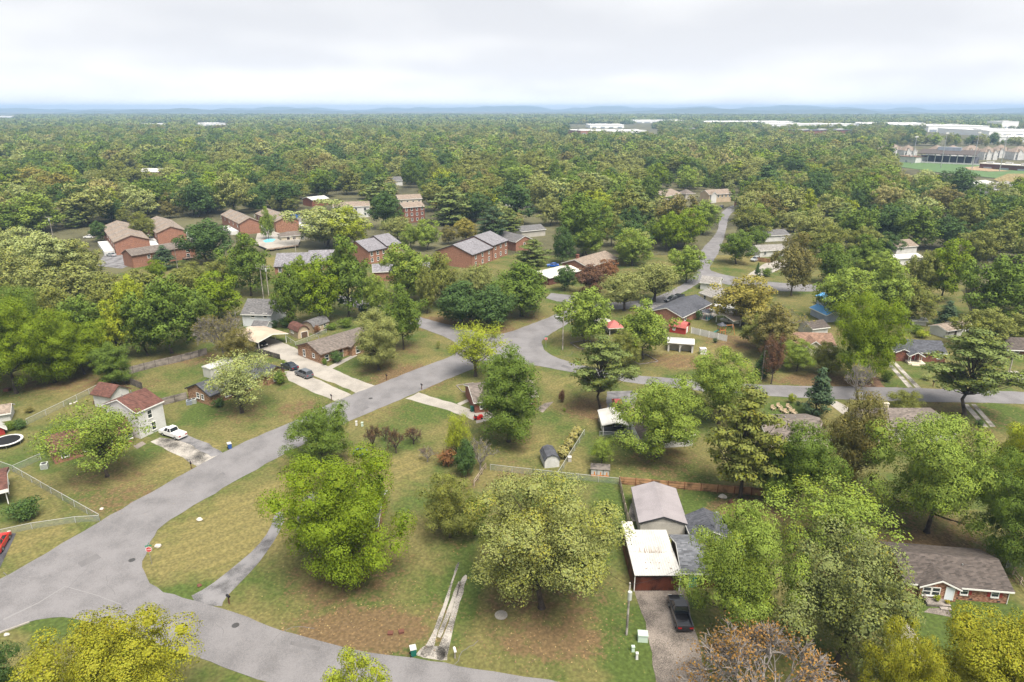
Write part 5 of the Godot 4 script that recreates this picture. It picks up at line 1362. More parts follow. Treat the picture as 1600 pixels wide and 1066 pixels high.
func buildings() -> void:
	var t: Node3D
	var a: Vector3
	var b: Vector3
	# --- left lots
	a = Vector3(-66.27, 0, -109.69); b = Vector3(-64.05, 0, -114.6)
	t = house("white_house", "white two-storey house with rusty red roof beside the white pickup", a, b, 8.4, 5.2, 1.7, "siding_white", "roof_red", {"win": [["f", 2.5, 3.1, 0.8, 1.45], ["f", 2.9, 0.65, 0.8, 1.45]], "ov": 0.3, "vent": [[1.2, 4.6, 7.0], [3.0, 4.6, 7.0]]})
	block(t, Vector3(-75.73, 0, -100.46), Vector3(-67.11, 0, -108.46), 7.0, 2.4, 1.3, "brick_orange", "roof_red", {"trim": "trim_brown", "win": row("f", 4, 13.0, 0.9), "door": [["f", 7.0, 0.95, 2.0, "door_dark"]]})
	block(t, Vector3(-78.25, 0, -122.25), Vector3(-76.85, 0, -126.26), 4.6, 2.9, 1.4, "siding_white", "roof_red", {"ridge": "z", "trim": "trim_brown"})
	a = Vector3(-59.57, 0, -123.76); b = Vector3(-51.42, 0, -137.15)
	house("brick_house", "brown brick house with dark slate roof behind the pale tree", a, b, 7.2, 2.4, 1.6, "brick_tan", "roof_slate", {"trim": "trim_dark", "win": [["l", 3.4, 1.0, 0.8, 1.0], ["l", 4.8, 1.0, 0.7, 1.0], ["f", 4.0, 0.8, 1.2, 1.2], ["f", 9.0, 0.8, 1.2, 1.2], ["f", 15.3, 0.6, 1.6, 1.4, "", 1.2]], "gable": [[13.0, 17.6, 1.2, 1.4]]})
	a = Vector3(-43.98, 0, -147.29); b = Vector3(-33.09, 0, -160.26)
	house("ranch_house", "tan brick ranch house with brown shingle roof beside the wide concrete drive", a, b, 9.2, 2.45, 1.7, "brick_tan", "roof_brown", {"trim": "trim_brown", "win": [["l", 2.6, 0.5, 0.75, 1.5], ["l", 6.4, 1.0, 0.8, 0.9], ["f", 1.6, 0.5, 0.9, 1.3], ["f", 9.6, 0.5, 1.1, 1.5, "", 1.2]], "door": [["f", 5.6, 0.95, 2.0, "door_dark"]], "gable": [[7.8, 12.0, 1.2, 1.5]], "vent": [[4.0, 6.2, 4.0]]})
	a = Vector3(-61.33, 2.5, -155.92); b = Vector3(-56.54, 2.5, -162.33)
	house("metal_carport", "open carport with tan sheet-metal gable roof at the end of the concrete drive", a, b, 9.5, 2.5, 0.9, "siding_tan", "metal_tan", {"open": true, "ridge": "z", "th": 0.07, "category": "carport"})
	house("barn_shed", "tan gambrel shed with rusty brown roof and brown roll-up door", Vector3(-54.61, 0, -165.22), Vector3(-52.41, 0, -167.28), 5.0, 1.9, 1.35, "siding_tan", "roof_red", {"ridge": "z", "gambrel": true, "category": "shed", "door": [["f", 1.75, 1.7, 1.5, "trim_brown"]], "win": [["l", 1.5, 1.0, 0.5, 0.6], ["l", 2.4, 1.0, 0.5, 0.6]]})
	house("barn_shed", "tan gambrel shed with grey roof behind the brown-roofed shed", Vector3(-51.66, 0, -169.39), Vector3(-49.06, 0, -174.3), 4.0, 1.9, 1.3, "siding_tan", "roof_grey", {"gambrel": true, "category": "shed", "win": [["f", 4.0, 0.9, 0.7, 0.8]], "door": [["f", 2.0, 1.0, 1.7, "siding_cream"]]})
	a = Vector3(-72.68, 0, -176); b = Vector3(-64.71, 0, -175.43)
	t = house("gabled_house", "grey-roofed two-storey house with a tall blue-white gable wall", a, b, 10.0, 3.6, 2.7, "siding_blue_white", "roof_grey", {"win": [["f", 6.4, 2.6, 0.9, 1.2], ["f", 3.0, 2.6, 0.9, 1.2]]})
	block(t, Vector3(-67.74, 0, -169.92), Vector3(-64.03, 0, -169.39), 2.8, 2.2, 0.8, "siding_blue_white", "roof_grey", {})
	house("white_trailer", "white flat-roofed camper trailer behind the slate-roofed brick house", Vector3(-65.61, 0, -138.26), Vector3(-60.94, 0, -146.05), 2.6, 2.3, 0.15, "metal_white", "metal_white", {"category": "trailer", "ov": 0.1, "win": [["f", 2.0, 1.2, 0.8, 0.6], ["f", 5.0, 1.2, 0.8, 0.6]]})
	house("garden_shed", "small white shed with tan roof at the far wire fence", Vector3(-97.52, 0, -115.95), Vector3(-94.77, 0, -117.33), 4.0, 1.7, 0.9, "siding_white", "roof_tan", {"category": "shed"})
	house("play_house", "small red hut with white trim beside the dark shrubs", Vector3(-93.14, 0, -110.19), Vector3(-91.73, 0, -111.46), 2.6, 1.3, 0.9, "red_paint", "metal_white", {"category": "hut", "ridge": "z"})
	t = house("porch_house", "maroon-roofed porch with deep white fascia on a thin post", Vector3(-80.88, 0, -84.48), Vector3(-74.94, 0, -88.5), 7.0, 2.4, 1.0, "siding_white", "roof_red", {"open": true, "th": 0.5, "category": "porch"})
	# --- centre lots
	a = Vector3(-7.18, 0, -120.48); b = Vector3(4.82, 0, -123.76)
	house("brick_bungalow", "red brick bungalow hidden behind the tall dense maple", a, b, 9.0, 2.4, 1.5, "brick_red", "roof_brown", {"win": row("f", 4, long(a, b), 0.9), "door": [["f", 8.0, 0.95, 2.0, "door_white"]]})
	a = Vector3(-28.98, 0, -79.29); b = Vector3(-18.41, 0, -79.72)
	house("brick_bungalow", "grey-roofed brick bungalow hidden behind the large yellow-green maple", a, b, 8.5, 2.4, 1.5, "brick_mixed", "roof_grey", {"win": row("f", 4, long(a, b), 0.9), "chimney": [[8.0, 3.0, 0.9, 4.8]], "door": [["f", 6.4, 0.95, 2.0, "door_white"]]})
	a = Vector3(-0.98, 0, -72.9); b = Vector3(8.62, 0, -73.42)
	house("brick_bungalow", "brown-roofed bungalow hidden behind the broad olive-green tree", a, b, 6.5, 2.4, 1.3, "brick_mixed", "roof_brown", {"win": row("f", 3, long(a, b), 0.9), "door": [["f", 5.0, 0.95, 2.0, "door_white"]]})
	# carport, gate and slate-roofed house
	a = Vector3(14.96, 2.45, -69.11); b = Vector3(20.39, 2.45, -69.11)
	carport(a, b)
	a = Vector3(20.91, 0, -69.84); b = Vector3(28.96, 0, -69.6)
	t = house("slate_house", "brick house with speckled slate-grey shingle roof beside the white carport", a, b, 7.2, 2.4, 1.5, "stained_wood", "roof_charcoal", {"win": [["f", 5.0, 0.9, 1.0, 1.2, "shutter_red"]], "door": [["f", 1.3, 0.95, 2.0, "teal"]]})
	t.get_node("roof").material_override = mat(lin(0.19, 0.20, 0.225), 0.9, M.roof_slate.albedo_texture, 0.1)
	block(t, Vector3(24, 0, -76.47), Vector3(28.83, 0, -76.47), 5.0, 2.4, 1.2, "siding_grey", "roof_slate", {"ridge": "z"})
	var ch := MB.new()
	ch.tube(Vector3(0, 2.5, 0), Vector3(0, 5.6, 0), 0.2, 0.2, 10)
	ch.tube(Vector3(0, 5.62, 0), Vector3(0, 6.0, 0), 0.28, 0.28, 10)
	put("chimney_pipe", ch, M.steel, t, Transform3D(Basis.IDENTITY, Vector3(26.78, 0, -77.02)))
	a = Vector3(17.54, 2.5, -80.1); b = Vector3(23.66, 2.5, -79.8)
	t = house("metal_garage", "grey metal garage with low gable roof inside the cedar fence", a, b, 8.9, 2.5, 1.0, "siding_grey", "metal_grey", {"ridge": "z", "trim": "trim_dark", "category": "garage", "ov": 0.25, "th": 0.08})
	var fx := frame_at(a, b)
	var bd := MB.new()
	bd.box(Vector3(0.02, 0, 0.003), Vector3(long(a, b) - 0.02, 0.17, 0.035))
	var bm := bd.mesh()
	for i in 12:
		var o := part("siding_board", bm, M.siding_grey, t)
		o.transform = Transform3D(Basis(Vector3.RIGHT, -0.06), Vector3(0, 0.1 + i * 0.2, 0.01))
	# --- right lots
	a = Vector3(47.54, 0, -68.43); b = Vector3(58.96, 0, -66.85)
	t = house("ranch_house", "long brick ranch house with dark brown roof and red shutters", a, b, 7.6, 2.05, 1.35, "brick_mixed", "roof_dark_brown", {"win": [["f", 2.2, 0.75, 0.8, 1.05, "", 0.5], ["f", 3.2, 0.75, 0.8, 1.05, "", 0.5], ["f", 6.6, 0.9, 0.75, 0.85, "shutter_red"], ["f", 10.0, 0.9, 0.75, 0.85, "shutter_red"]], "door": [["f", 4.75, 0.85, 1.75, "door_white", 0.25, 0.5]], "gable": [[1.5, 5.6, 0.5, 0.95]], "vent": [[7.2, 2.6, 2.9]]})
	for u in [5.7, 7.3, 10.4]:
		var v := MB.new()
		v.box(Vector3(u, 0.15, 0.003), Vector3(u + 0.4, 0.32, 0.03))
		put("foundation_vent", v, M.trim_dark, t, frame_at(a, b))
	var dp := MB.new()
	dp.tube(Vector3(long(a, b) - 0.05, 0.05, 0.08), Vector3(long(a, b) - 0.05, 2.0, 0.08), 0.05, 0.05, 6)
	put("downpipe", dp, M.trim, t, frame_at(a, b))
	porch_deck()
	a = Vector3(22.13, 0, -105.6); b = Vector3(31.55, 0, -107.01)
	house("bungalow", "pinkish-roofed pale bungalow hidden behind the spreading green tree", a, b, 13.0, 2.3, 1.3, "siding_white", "roof_tan", {"win": row("f", 3, long(a, b), 0.9), "vent": [[1.5, 9.0, 2.9], [8.0, 4.0, 3.0]]})
	a = Vector3(16.28, 2.2, -110.87); b = Vector3(21.09, 2.2, -110.87)
	t = house("metal_carport", "open carport with white sheet-metal roof on a gravel pad", a, b, 6.2, 2.2, 0.55, "siding_white", "metal_white", {"open": true, "ridge": "z", "th": 0.06, "category": "carport", "ov": 0.15})
	var sd := MB.new()
	for s in [-0.09, long(a, b) + 0.03]:
		sd.box(Vector3(s, 1.1, -6.2), Vector3(s + 0.06, 2.2, 0))
	put("side_panel", sd, M.metal_white, t, frame_at(a, b))
	a = Vector3(44.07, 2.3, -104.95); b = Vector3(54.56, 2.3, -105.43)
	house("shingle_house", "brown-shingled house with a row of white ridge vents behind garden chairs", a, b, 9.5, 2.3, 1.5, "siding_cream", "roof_brown", {"vent": [[1.0, 5.3, 3.6], [2.9, 5.3, 3.6], [4.8, 5.3, 3.6], [6.6, 5.3, 3.6], [8.3, 5.3, 3.6], [4.6, 3.4, 3.2]]})
	a = Vector3(63.72, 0, -108.71); b = Vector3(78.46, 0, -108.71)
	house("hipped_house", "white house with mauve hipped roof hidden behind the huge light green tree", a, b, 8.5, 2.4, 2.0, "siding_white", "roof_brown", {"ridge": "hip", "chimney": [[4.6, 5.5, 0.8, 4.9, "siding_cream"]]})
	a = Vector3(89.15, 0, -149.82); b = Vector3(100.27, 0, -148.12)
	t = house("red_brick_house", "red brick house with slate-blue roof and white gabled porch", a, b, 8.0, 2.35, 1.6, "brick_red", "roof_slate", {"win": [["f", 2.0, 0.8, 1.2, 1.0], ["f", 10.0, 1.0, 1.1, 0.7]], "door": [["f", 4.2, 0.9, 1.9, "red_paint", 0.3]], "gable": [[0.4, 3.4, 0.4, 0.7]], "ov": 0.35})
	block(t, Vector3(91.66, 0, -147.29), Vector3(94.23, 0, -146.87), 2.4, 2.2, 0.75, "brick_red", "roof_slate", {"open": true, "ridge": "z"})
	var ps := MB.new()
	ps.box(Vector3(-0.2, 0, -2.3), Vector3(3.4, 0.45, 0.1))
	ps.box(Vector3(0.4, 0, 0.1), Vector3(2.0, 0.22, 0.7))
	put("porch_slab", ps, M.siding_cream, t, frame_at(Vector3(91.43, 0, -146.87), Vector3(93.99, 0, -146.46)))
	a = Vector3(65.97, 0, -154.66); b = Vector3(77.13, 0, -153.76)
	house("salmon_house", "cream house with salmon shingle roof and front gable", a, b, 8.0, 2.3, 1.7, "siding_cream", "roof_salmon", {"win": [["f", 1.6, 0.8, 1.6, 1.1]], "door": [["f", 4.5, 0.9, 1.9, "door_dark"]], "gable": [[4.0, 8.0, 1.4, 1.4]]})
	house("garden_shed", "white shed with dark brown roof behind the salmon-roofed house", Vector3(77.37, 0, -167.28), Vector3(82.19, 0, -168.86), 5.0, 2.2, 1.1, "siding_white", "roof_dark_brown", {"category": "shed"})
	house("blue_roof_shed", "long grey shed with bright blue metal roof", Vector3(85.13, 0, -186.84), Vector3(86.49, 0, -179.49), 4.0, 2.2, 0.8, "siding_blue", "metal_blue", {"category": "shed"})
	house("blue_roof_shed", "grey shed with blue metal roof half hidden behind the longer blue-roofed shed", Vector3(91.87, 0, -198.96), Vector3(93.43, 0, -190.73), 4.0, 2.4, 0.8, "siding_blue", "metal_blue", {"category": "shed"})
	a = Vector3(46.13, 0, -177.15); b = Vector3(57.51, 0, -190.73)
	house("brick_house", "orange brick house with dark slate roof and white trim beside the red barn", a, b, 9.5, 2.3, 1.7, "brick_orange", "roof_slate", {"win": [["f", 2.0, 0.9, 0.9, 0.9], ["f", 11.0, 0.9, 1.0, 1.0], ["f", 14.0, 0.9, 1.0, 1.0]], "door": [["f", 12.5, 0.9, 1.9, "door_white"]]})
	house("red_barn", "small red barn shed with red metal gambrel roof", Vector3(41.48, 0, -171), Vector3(45.01, 0, -168.86), 3.4, 1.7, 1.2, "red_paint", "metal_red", {"gambrel": true, "category": "shed", "win": [["f", 1.2, 0.9, 0.5, 0.5]], "door": [["r", 1.7, 1.2, 1.5, "trim"]]})
	arched_shed()
	house("garden_canopy", "red peaked canopy between the two round trees", Vector3(25.27, 0, -168.33), Vector3(28.68, 0, -168.86), 3.6, 1.9, 1.5, "trim", "metal_red", {"open": true, "ridge": "hip", "category": "canopy"})
	house("garden_canopy", "cream flat canopy left of the red peaked canopy", Vector3(23.34, 0, -171.54), Vector3(26.36, 0, -172.64), 4.0, 2.0, 0.3, "trim", "metal_cream", {"open": true, "category": "canopy"})
	a = Vector3(56.09, 2.1, -179.84); b = Vector3(59.19, 2.1, -174.48)
	house("tarp_canopy", "open tan-roofed canopy sheltering a white boat", a, b, 6.0, 2.1, 0.8, "trim", "metal_tan", {"open": true, "ridge": "z", "th": 0.05, "category": "canopy"})
	house("cream_house", "cream house with pale roof beside the side street", Vector3(57.42, 0, -201.85), Vector3(61.81, 0, -192.06), 10.0, 2.6, 1.3, "siding_cream", "roof_pale", {"win": row("f", 3, 14.0, 0.9)})
	house("white_shed", "low white shed wall under the ochre tree", Vector3(58.45, 0, -188.77), Vector3(64.3, 0, -186.84), 3.0, 1.9, 0.4, "siding_white", "metal_white", {"category": "shed"})
	house("far_cottage", "pale grey-roofed cottage across from the cream house", Vector3(61.27, 0, -215.86), Vector3(66.4, 0, -213.4), 7.0, 2.4, 1.3, "siding_white", "roof_pale", {})
	a = Vector3(110.99, 0, -165.73); b = Vector3(116.38, 0, -167.8)
	house("white_shed", "white shed with pink-grey roof behind the tall forked pine", a, b, 4.6, 2.1, 0.7, "siding_white", "roof_tan", {"category": "shed", "win": [["f", 1.0, 0.9, 0.6, 0.7]], "door": [["f", 3.4, 0.9, 1.8, "door_dark"]]})
	house("white_shed", "smaller white shed beside the pink-roofed white shed", Vector3(117.7, 0, -170.46), Vector3(121.09, 0, -172.09), 3.6, 2.1, 0.8, "siding_white", "roof_tan", {"category": "shed"})
	house("white_shed", "low white tarp-covered shed behind the slate-blue roof", Vector3(108.8, 0, -177.15), Vector3(112.3, 0, -176.57), 3.0, 1.4, 0.4, "metal_white", "metal_white", {"category": "shed"})
	house("dark_house", "dark brown-roofed house at the end of the gravel tracks", Vector3(116.56, 0, -151.11), Vector3(123.93, 0, -150.24), 8.0, 2.3, 1.6, "brick_dark", "roof_dark_brown", {"win": [["f", 2.0, 0.9, 1.0, 1.0]]})
	house("barn_shed", "white gambrel shed with charcoal roof on the litter-strewn lawn", Vector3(5.35, 0, -99.18), Vector3(7.79, 0, -99.61), 3.4, 1.35, 0.95, "siding_white", "roof_slate", {"ridge": "z", "gambrel": true, "category": "shed", "ov": 0.2})
	tin_shed()
	# --- middle distance
	a = Vector3(26.76, 0, -236.57); b = Vector3(39.46, 0, -252.16)
	house("ranch_house", "orange brick ranch house with tan roof and chimney behind the plum tree", a, b, 11.0, 2.7, 1.9, "brick_orange", "roof_tan", {"win": row("f", 4, long(a, b), 0.9), "chimney": [[3.0, 6.4, 1.0, 5.8]], "group": ""})
	house("grey_annex", "dark brick annex with pale blue-grey metal roof beside the small round dark tree", Vector3(12.35, 0, -220.93), Vector3(23.59, 0, -231.76), 9.0, 2.6, 0.9, "brick_dark", "metal_cream", {})
	a = Vector3(1.58, 0, -277.48); b = Vector3(8.84, 0, -282.85)
	house("small_brick_house", "orange brick house showing its gable and grey roof behind the bushy pine", a, b, 16.0, 4.0, 2.0, "brick_orange", "roof_grey", {"ridge": "z", "win": [["f", 4.4, 2.2, 0.9, 1.0]]})
	house("far_cottage", "grey-roofed cottage behind the orange brick gable", Vector3(4.35, 0, -308.02), Vector3(15.39, 0, -314.56), 9.0, 3.0, 1.6, "siding_grey", "roof_grey", {})
	for s in [[Vector3(-14.56, 0, -245.7), Vector3(-1.8, 0, -271.04), 16.0, "two-storey orange brick apartments with lilac-grey roofs behind the junction", 5.2], [Vector3(-53.87, 0, -253.27), Vector3(-43.76, 0, -266.07), 14.0, "two-storey orange brick apartments with lilac-grey roofs below the pool lawn", 5.0], [Vector3(-81.19, 0, -228.96), Vector3(-61.86, 0, -231.76), 15.0, "brick apartments with a wide lilac-grey roof behind the power poles", 4.6]]:
		a = s[0]; b = s[1]
		var mid := a.lerp(b, 0.54)
		t = house("lilac_apartments", s[3], a, mid, s[2], s[4], 3.0, "brick_orange", "roof_lilac", {"category": "apartment house", "trim": "trim_dark", "win": row("f", 3, long(a, mid), s[4] - 1.9) + row("f", 3, long(a, mid), 0.8)})
		block(t, a.lerp(b, 0.56), b, s[2], s[4] + 0.7, 3.0, "brick_orange", "roof_lilac", {"trim": "trim_dark", "win": row("f", 3, long(mid, b), s[4] - 1.2) + row("f", 3, long(mid, b), 1.0)})
	house("low_apartments", "low brick apartments with lilac roof behind the thin-trunked grove", Vector3(-47, 0, -226.23), Vector3(-28.27, 0, -229.89), 9.0, 3.4, 1.6, "brick_orange", "roof_lilac", {"category": "apartment house"})
	# brick apartment rows
	for s in [[Vector3(-158.34, 0, -269.78), Vector3(-158.34, 0, -269.78) + Vector3(0.82, 0, -0.57) * 12.5, 46.0, "brick_orange", "first brick apartment row with a long ribbed tan roof and orange gable"], [Vector3(-151.96, 0, -291.28), Vector3(-151.96, 0, -291.28) + Vector3(0.82, 0, -0.57) * 11.5, 36.0, "brick_orange", "second brick apartment row with an orange gable behind the low brick row"], [Vector3(-126.1, 0, -316.24), Vector3(-126.1, 0, -316.24) + Vector3(0.82, 0, -0.57) * 9.5, 35.0, "brick_orange", "third brick apartment row with skylit roof beside the swimming pool"], [Vector3(-111.12, 0, -321.37), Vector3(-111.12, 0, -321.37) + Vector3(0.82, 0, -0.57) * 11.0, 33.0, "brick_mixed", "fourth brick apartment row with a mottled red gable behind the pool house"]]:
		a = s[0]; b = s[1]
		t = house("apartment_row", s[4], a, b, s[2], 5.2, 2.2, s[3], "roof_tan", {"ridge": "z", "category": "apartment house", "trim": "trim_brown"})
		var w := long(a, b)
		for k in 4:
			# party walls standing a little above the roof in pale strips
			for side in 2:
				var m := MB.new()
				var z: float = -s[2] * (0.14 + 0.24 * k)
				m.prism(PackedVector2Array([Vector2(-0.3, 5.0), Vector2(w * 0.5, 7.4), Vector2(w * 0.5, 7.62), Vector2(-0.3, 5.3)]) if side == 0 else PackedVector2Array([Vector2(w * 0.5, 7.4), Vector2(w + 0.3, 5.0), Vector2(w + 0.3, 5.3), Vector2(w * 0.5, 7.62)]), z, z + 0.9)
				put("party_wall", m, M.roof_pale, t, frame_at(a, b))
		for k in 5:
			window(t, frame_at(a, b), w, s[2], ["r", 4.0 + k * 8.0, 3.2, 1.0, 1.2])
			window(t, frame_at(a, b), w, s[2], ["l", s[2] - 4.0 - k * 8.0, 3.2, 1.0, 1.2])
		# white patio fences along the side
		for side in 2:
			var m := MB.new()
			if side == 0:
				m.box(Vector3(w + 0.2, 0, -s[2] * 0.6), Vector3(w + 4.0, 1.7, -1.5))
			else:
				m.box(Vector3(-4.0, 0, -s[2] * 0.6), Vector3(-0.2, 1.7, -2.0))
			put("patio_fence", m, M.siding_white, t, frame_at(a, b))
	a = Vector3(-139.36, 0, -246.76); b = Vector3(-124.7, 0, -266.07)
	t = house("low_apartments", "low brick apartment row with plain tan roof and wooden decks", a, b, 7.5, 4.7, 1.7, "brick_orange", "roof_brown", {"category": "apartment house", "trim": "trim_brown", "win": [["f", 6.0, 2.9, 1.0, 1.0], ["f", 21.0, 2.9, 1.2, 1.3], ["f", 21.0, 0.7, 1.2, 1.3]]})
	for u in [20.0, 25.5]:
		var m := MB.new()
		m.box(Vector3(u - 1.6, 0.5, 0.05), Vector3(u + 2.0, 0.7, 2.4))
		for p in [-1.5, 0.2, 1.9]:
			m.box(Vector3(u + p - 0.06, 0, 2.2), Vector3(u + p + 0.06, 1.6, 2.32))
		m.box(Vector3(u - 1.6, 1.5, 2.2), Vector3(u + 2.0, 1.62, 2.32))
		put("deck", m, M.deck_wood, t, frame_at(a, b))
	a = Vector3(-100.98, 0, -297.17); b = Vector3(-90.35, 0, -303.28)
	house("pool_house", "cream pool house with brown hipped roof beside the swimming pool", a, b, 7.0, 2.5, 1.4, "siding_cream", "roof_brown", {"ridge": "hip", "door": [["f", 3.0, 1.2, 2.0, "door_dark"], ["f", 5.5, 1.2, 2.0, "door_dark"]], "win": [["f", 9.0, 0.9, 1.4, 1.0]]})
	swimming_pool()
	for s in [[Vector3(-54.93, 0, -349.6), Vector3(-45.22, 0, -355.81), 9.0, 8.0, "three-storey red brick apartment block with tan roof", "brick_red"], [Vector3(-62, 0, -378.13), Vector3(-49.92, 0, -382.92), 9.0, 8.5, "cream upper apartment block behind the three-storey brick block", "siding_cream"], [Vector3(-95.11, 0, -366.65), Vector3(-76.84, 0, -371.16), 10.0, 6.0, "pale apartment block with tan roof behind the wide pale tree", "siding_white"]]:
		var w := long(s[0], s[1])
		house("tall_apartments", s[4], s[0], s[1], s[2], s[3], 1.8, s[5], "roof_tan", {"category": "apartment house", "win": row("f", 4, w, 1.0) + row("f", 4, w, 3.7) + row("f", 4, w, 6.2 if s[3] > 7 else 3.7)})
	# houses at the end of the far street
	house("far_house", "peach-walled house with tan roof at the end of the far street", Vector3(93.68, 0, -422.86), Vector3(107.35, 0, -441.15), 14.0, 4.6, 2.2, "siding_tan", "roof_tan", {"win": row("f", 4, 12.0, 2.6) + row("f", 4, 12.0, 0.6)})
	house("far_house", "small hipped-roof house between the peach house and the long house", Vector3(111.38, 0, -444.34), Vector3(117.96, 0, -447.59), 8.0, 3.5, 2.4, "siding_grey", "roof_brown", {"ridge": "hip"})
	house("far_house", "long two-storey house with tan roof and white gable behind the far street", Vector3(121.95, 0, -428.79), Vector3(137.7, 0, -434.89), 9.0, 5.2, 2.2, "siding_tan", "roof_tan", {"win": row("f", 6, 17.0, 3.2, 1.2), "gable": [[1.0, 5.0, 1.0, 1.5, "siding_white"]]})
	house("far_house", "pink brick house with brown hipped roof beyond the parked cars", Vector3(138.35, 0, -405.97), Vector3(149.89, 0, -414.25), 9.0, 4.0, 2.6, "brick_orange", "roof_brown", {"ridge": "hip"})
	house("far_house", "long slate-roofed house before the peach-walled house", Vector3(79.15, 0, -375.78), Vector3(94.06, 0, -378.13), 9.0, 3.2, 2.0, "siding_white", "roof_slate", {"win": row("f", 4, 18.0, 0.8)})
	house("roadside_house", "white house with pale roof and orange wooden fence by the side street", Vector3(97.88, 0, -266.07), Vector3(109.19, 0, -268.53), 8.0, 2.6, 1.4, "siding_white", "roof_pale", {"win": row("f", 2, 9.0, 0.9)})
	house("roadside_house", "grey-roofed house behind the white house by the side street", Vector3(111.61, 0, -298.67), Vector3(122.92, 0, -301.73), 8.0, 2.8, 1.6, "siding_white", "roof_grey", {})
	house("clearing_house", "white house with pinkish roof before the far clearing", Vector3(154.4, 0, -271.04), Vector3(164.78, 0, -274.87), 9.0, 3.0, 1.8, "siding_white", "roof_tan", {})
	house("clearing_shed", "long white sheds under the yellow-green tree", Vector3(143.29, 0, -251.06), Vector3(155.24, 0, -254.38), 6.0, 2.6, 0.8, "siding_white", "metal_white", {"category": "shed"})
	house("red_roof_shop", "red brick shop with white front beyond the tree belt", Vector3(-119.14, 0, -411.45), Vector3(-111.36, 0, -419.95), 10.0, 4.0, 1.2, "brick_red", "metal_white", {"category": "shop"})
	house("far_house", "white house with grey gable among the distant woods", Vector3(-92.39, 0, -523.48), Vector3(-82.96, 0, -527.93), 9.0, 4.0, 2.4, "siding_white", "roof_grey", {})
	house("far_house", "pale roofed house seen through the tree belt", Vector3(-267.73, 0, -428.79), Vector3(-260.9, 0, -434.89), 12.0, 3.5, 2.0, "siding_white", "roof_pale", {"group": "pale roofs behind the tree belt"})
	house("far_house", "pale roofed house seen through the tree belt", Vector3(-252.69, 0, -454.21), Vector3(-242.7, 0, -461.02), 12.0, 3.5, 2.0, "siding_white", "roof_pale", {"group": "pale roofs behind the tree belt"})
	house("far_house", "pale roofed house seen through the tree belt", Vector3(-232.22, 0, -444.34), Vector3(-226.81, 0, -447.59), 12.0, 3.5, 2.0, "siding_white", "roof_pale", {"group": "pale roofs behind the tree belt"})
	far_town()
	far_houses()

var far_spots := []
func far_houses() -> void:
	# house roofs that peep out of the woods beyond the apartments
	var q := RandomNumberGenerator.new()
	q.seed = 321
	var near := to_poly(NEAR)
	var clear := []
	for c in CLEAR: clear.append(to_poly(c))
	var n := 0
	while n < 44:
		var d := q.randf_range(400.0, 1700.0)
		var x := q.randf_range(-0.72, 0.70) * d
		var w := q.randf_range(11.0, 18.0) * (1.0 + d / 2500.0)
		var turn := q.randf_range(-0.5, 0.5)
		var k := q.randi() % 4
		if x > 0.12 * d and d < 1000.0 and q.randf() < 0.7: continue
		if Geometry2D.is_point_in_polygon(Vector2(x, -d), near) or inside(clear, Vector2(x, -d)): continue
		var a := Vector3(x, 0, -d)
		house("woodland_house", "pale roofed house peeping out of the distant woods", a, a + Vector3(cos(turn), 0, sin(turn)) * w, 9.0, 4.2, 2.4, ["siding_white", "siding_cream", "brick_orange", "siding_white"][k], ["roof_pale", "roof_grey", "metal_white", "roof_brown"][k], {"group": "roofs peeping out of the distant woods"})
		far_spots.append(Vector2(x + w * 0.5, -d))
		n += 1

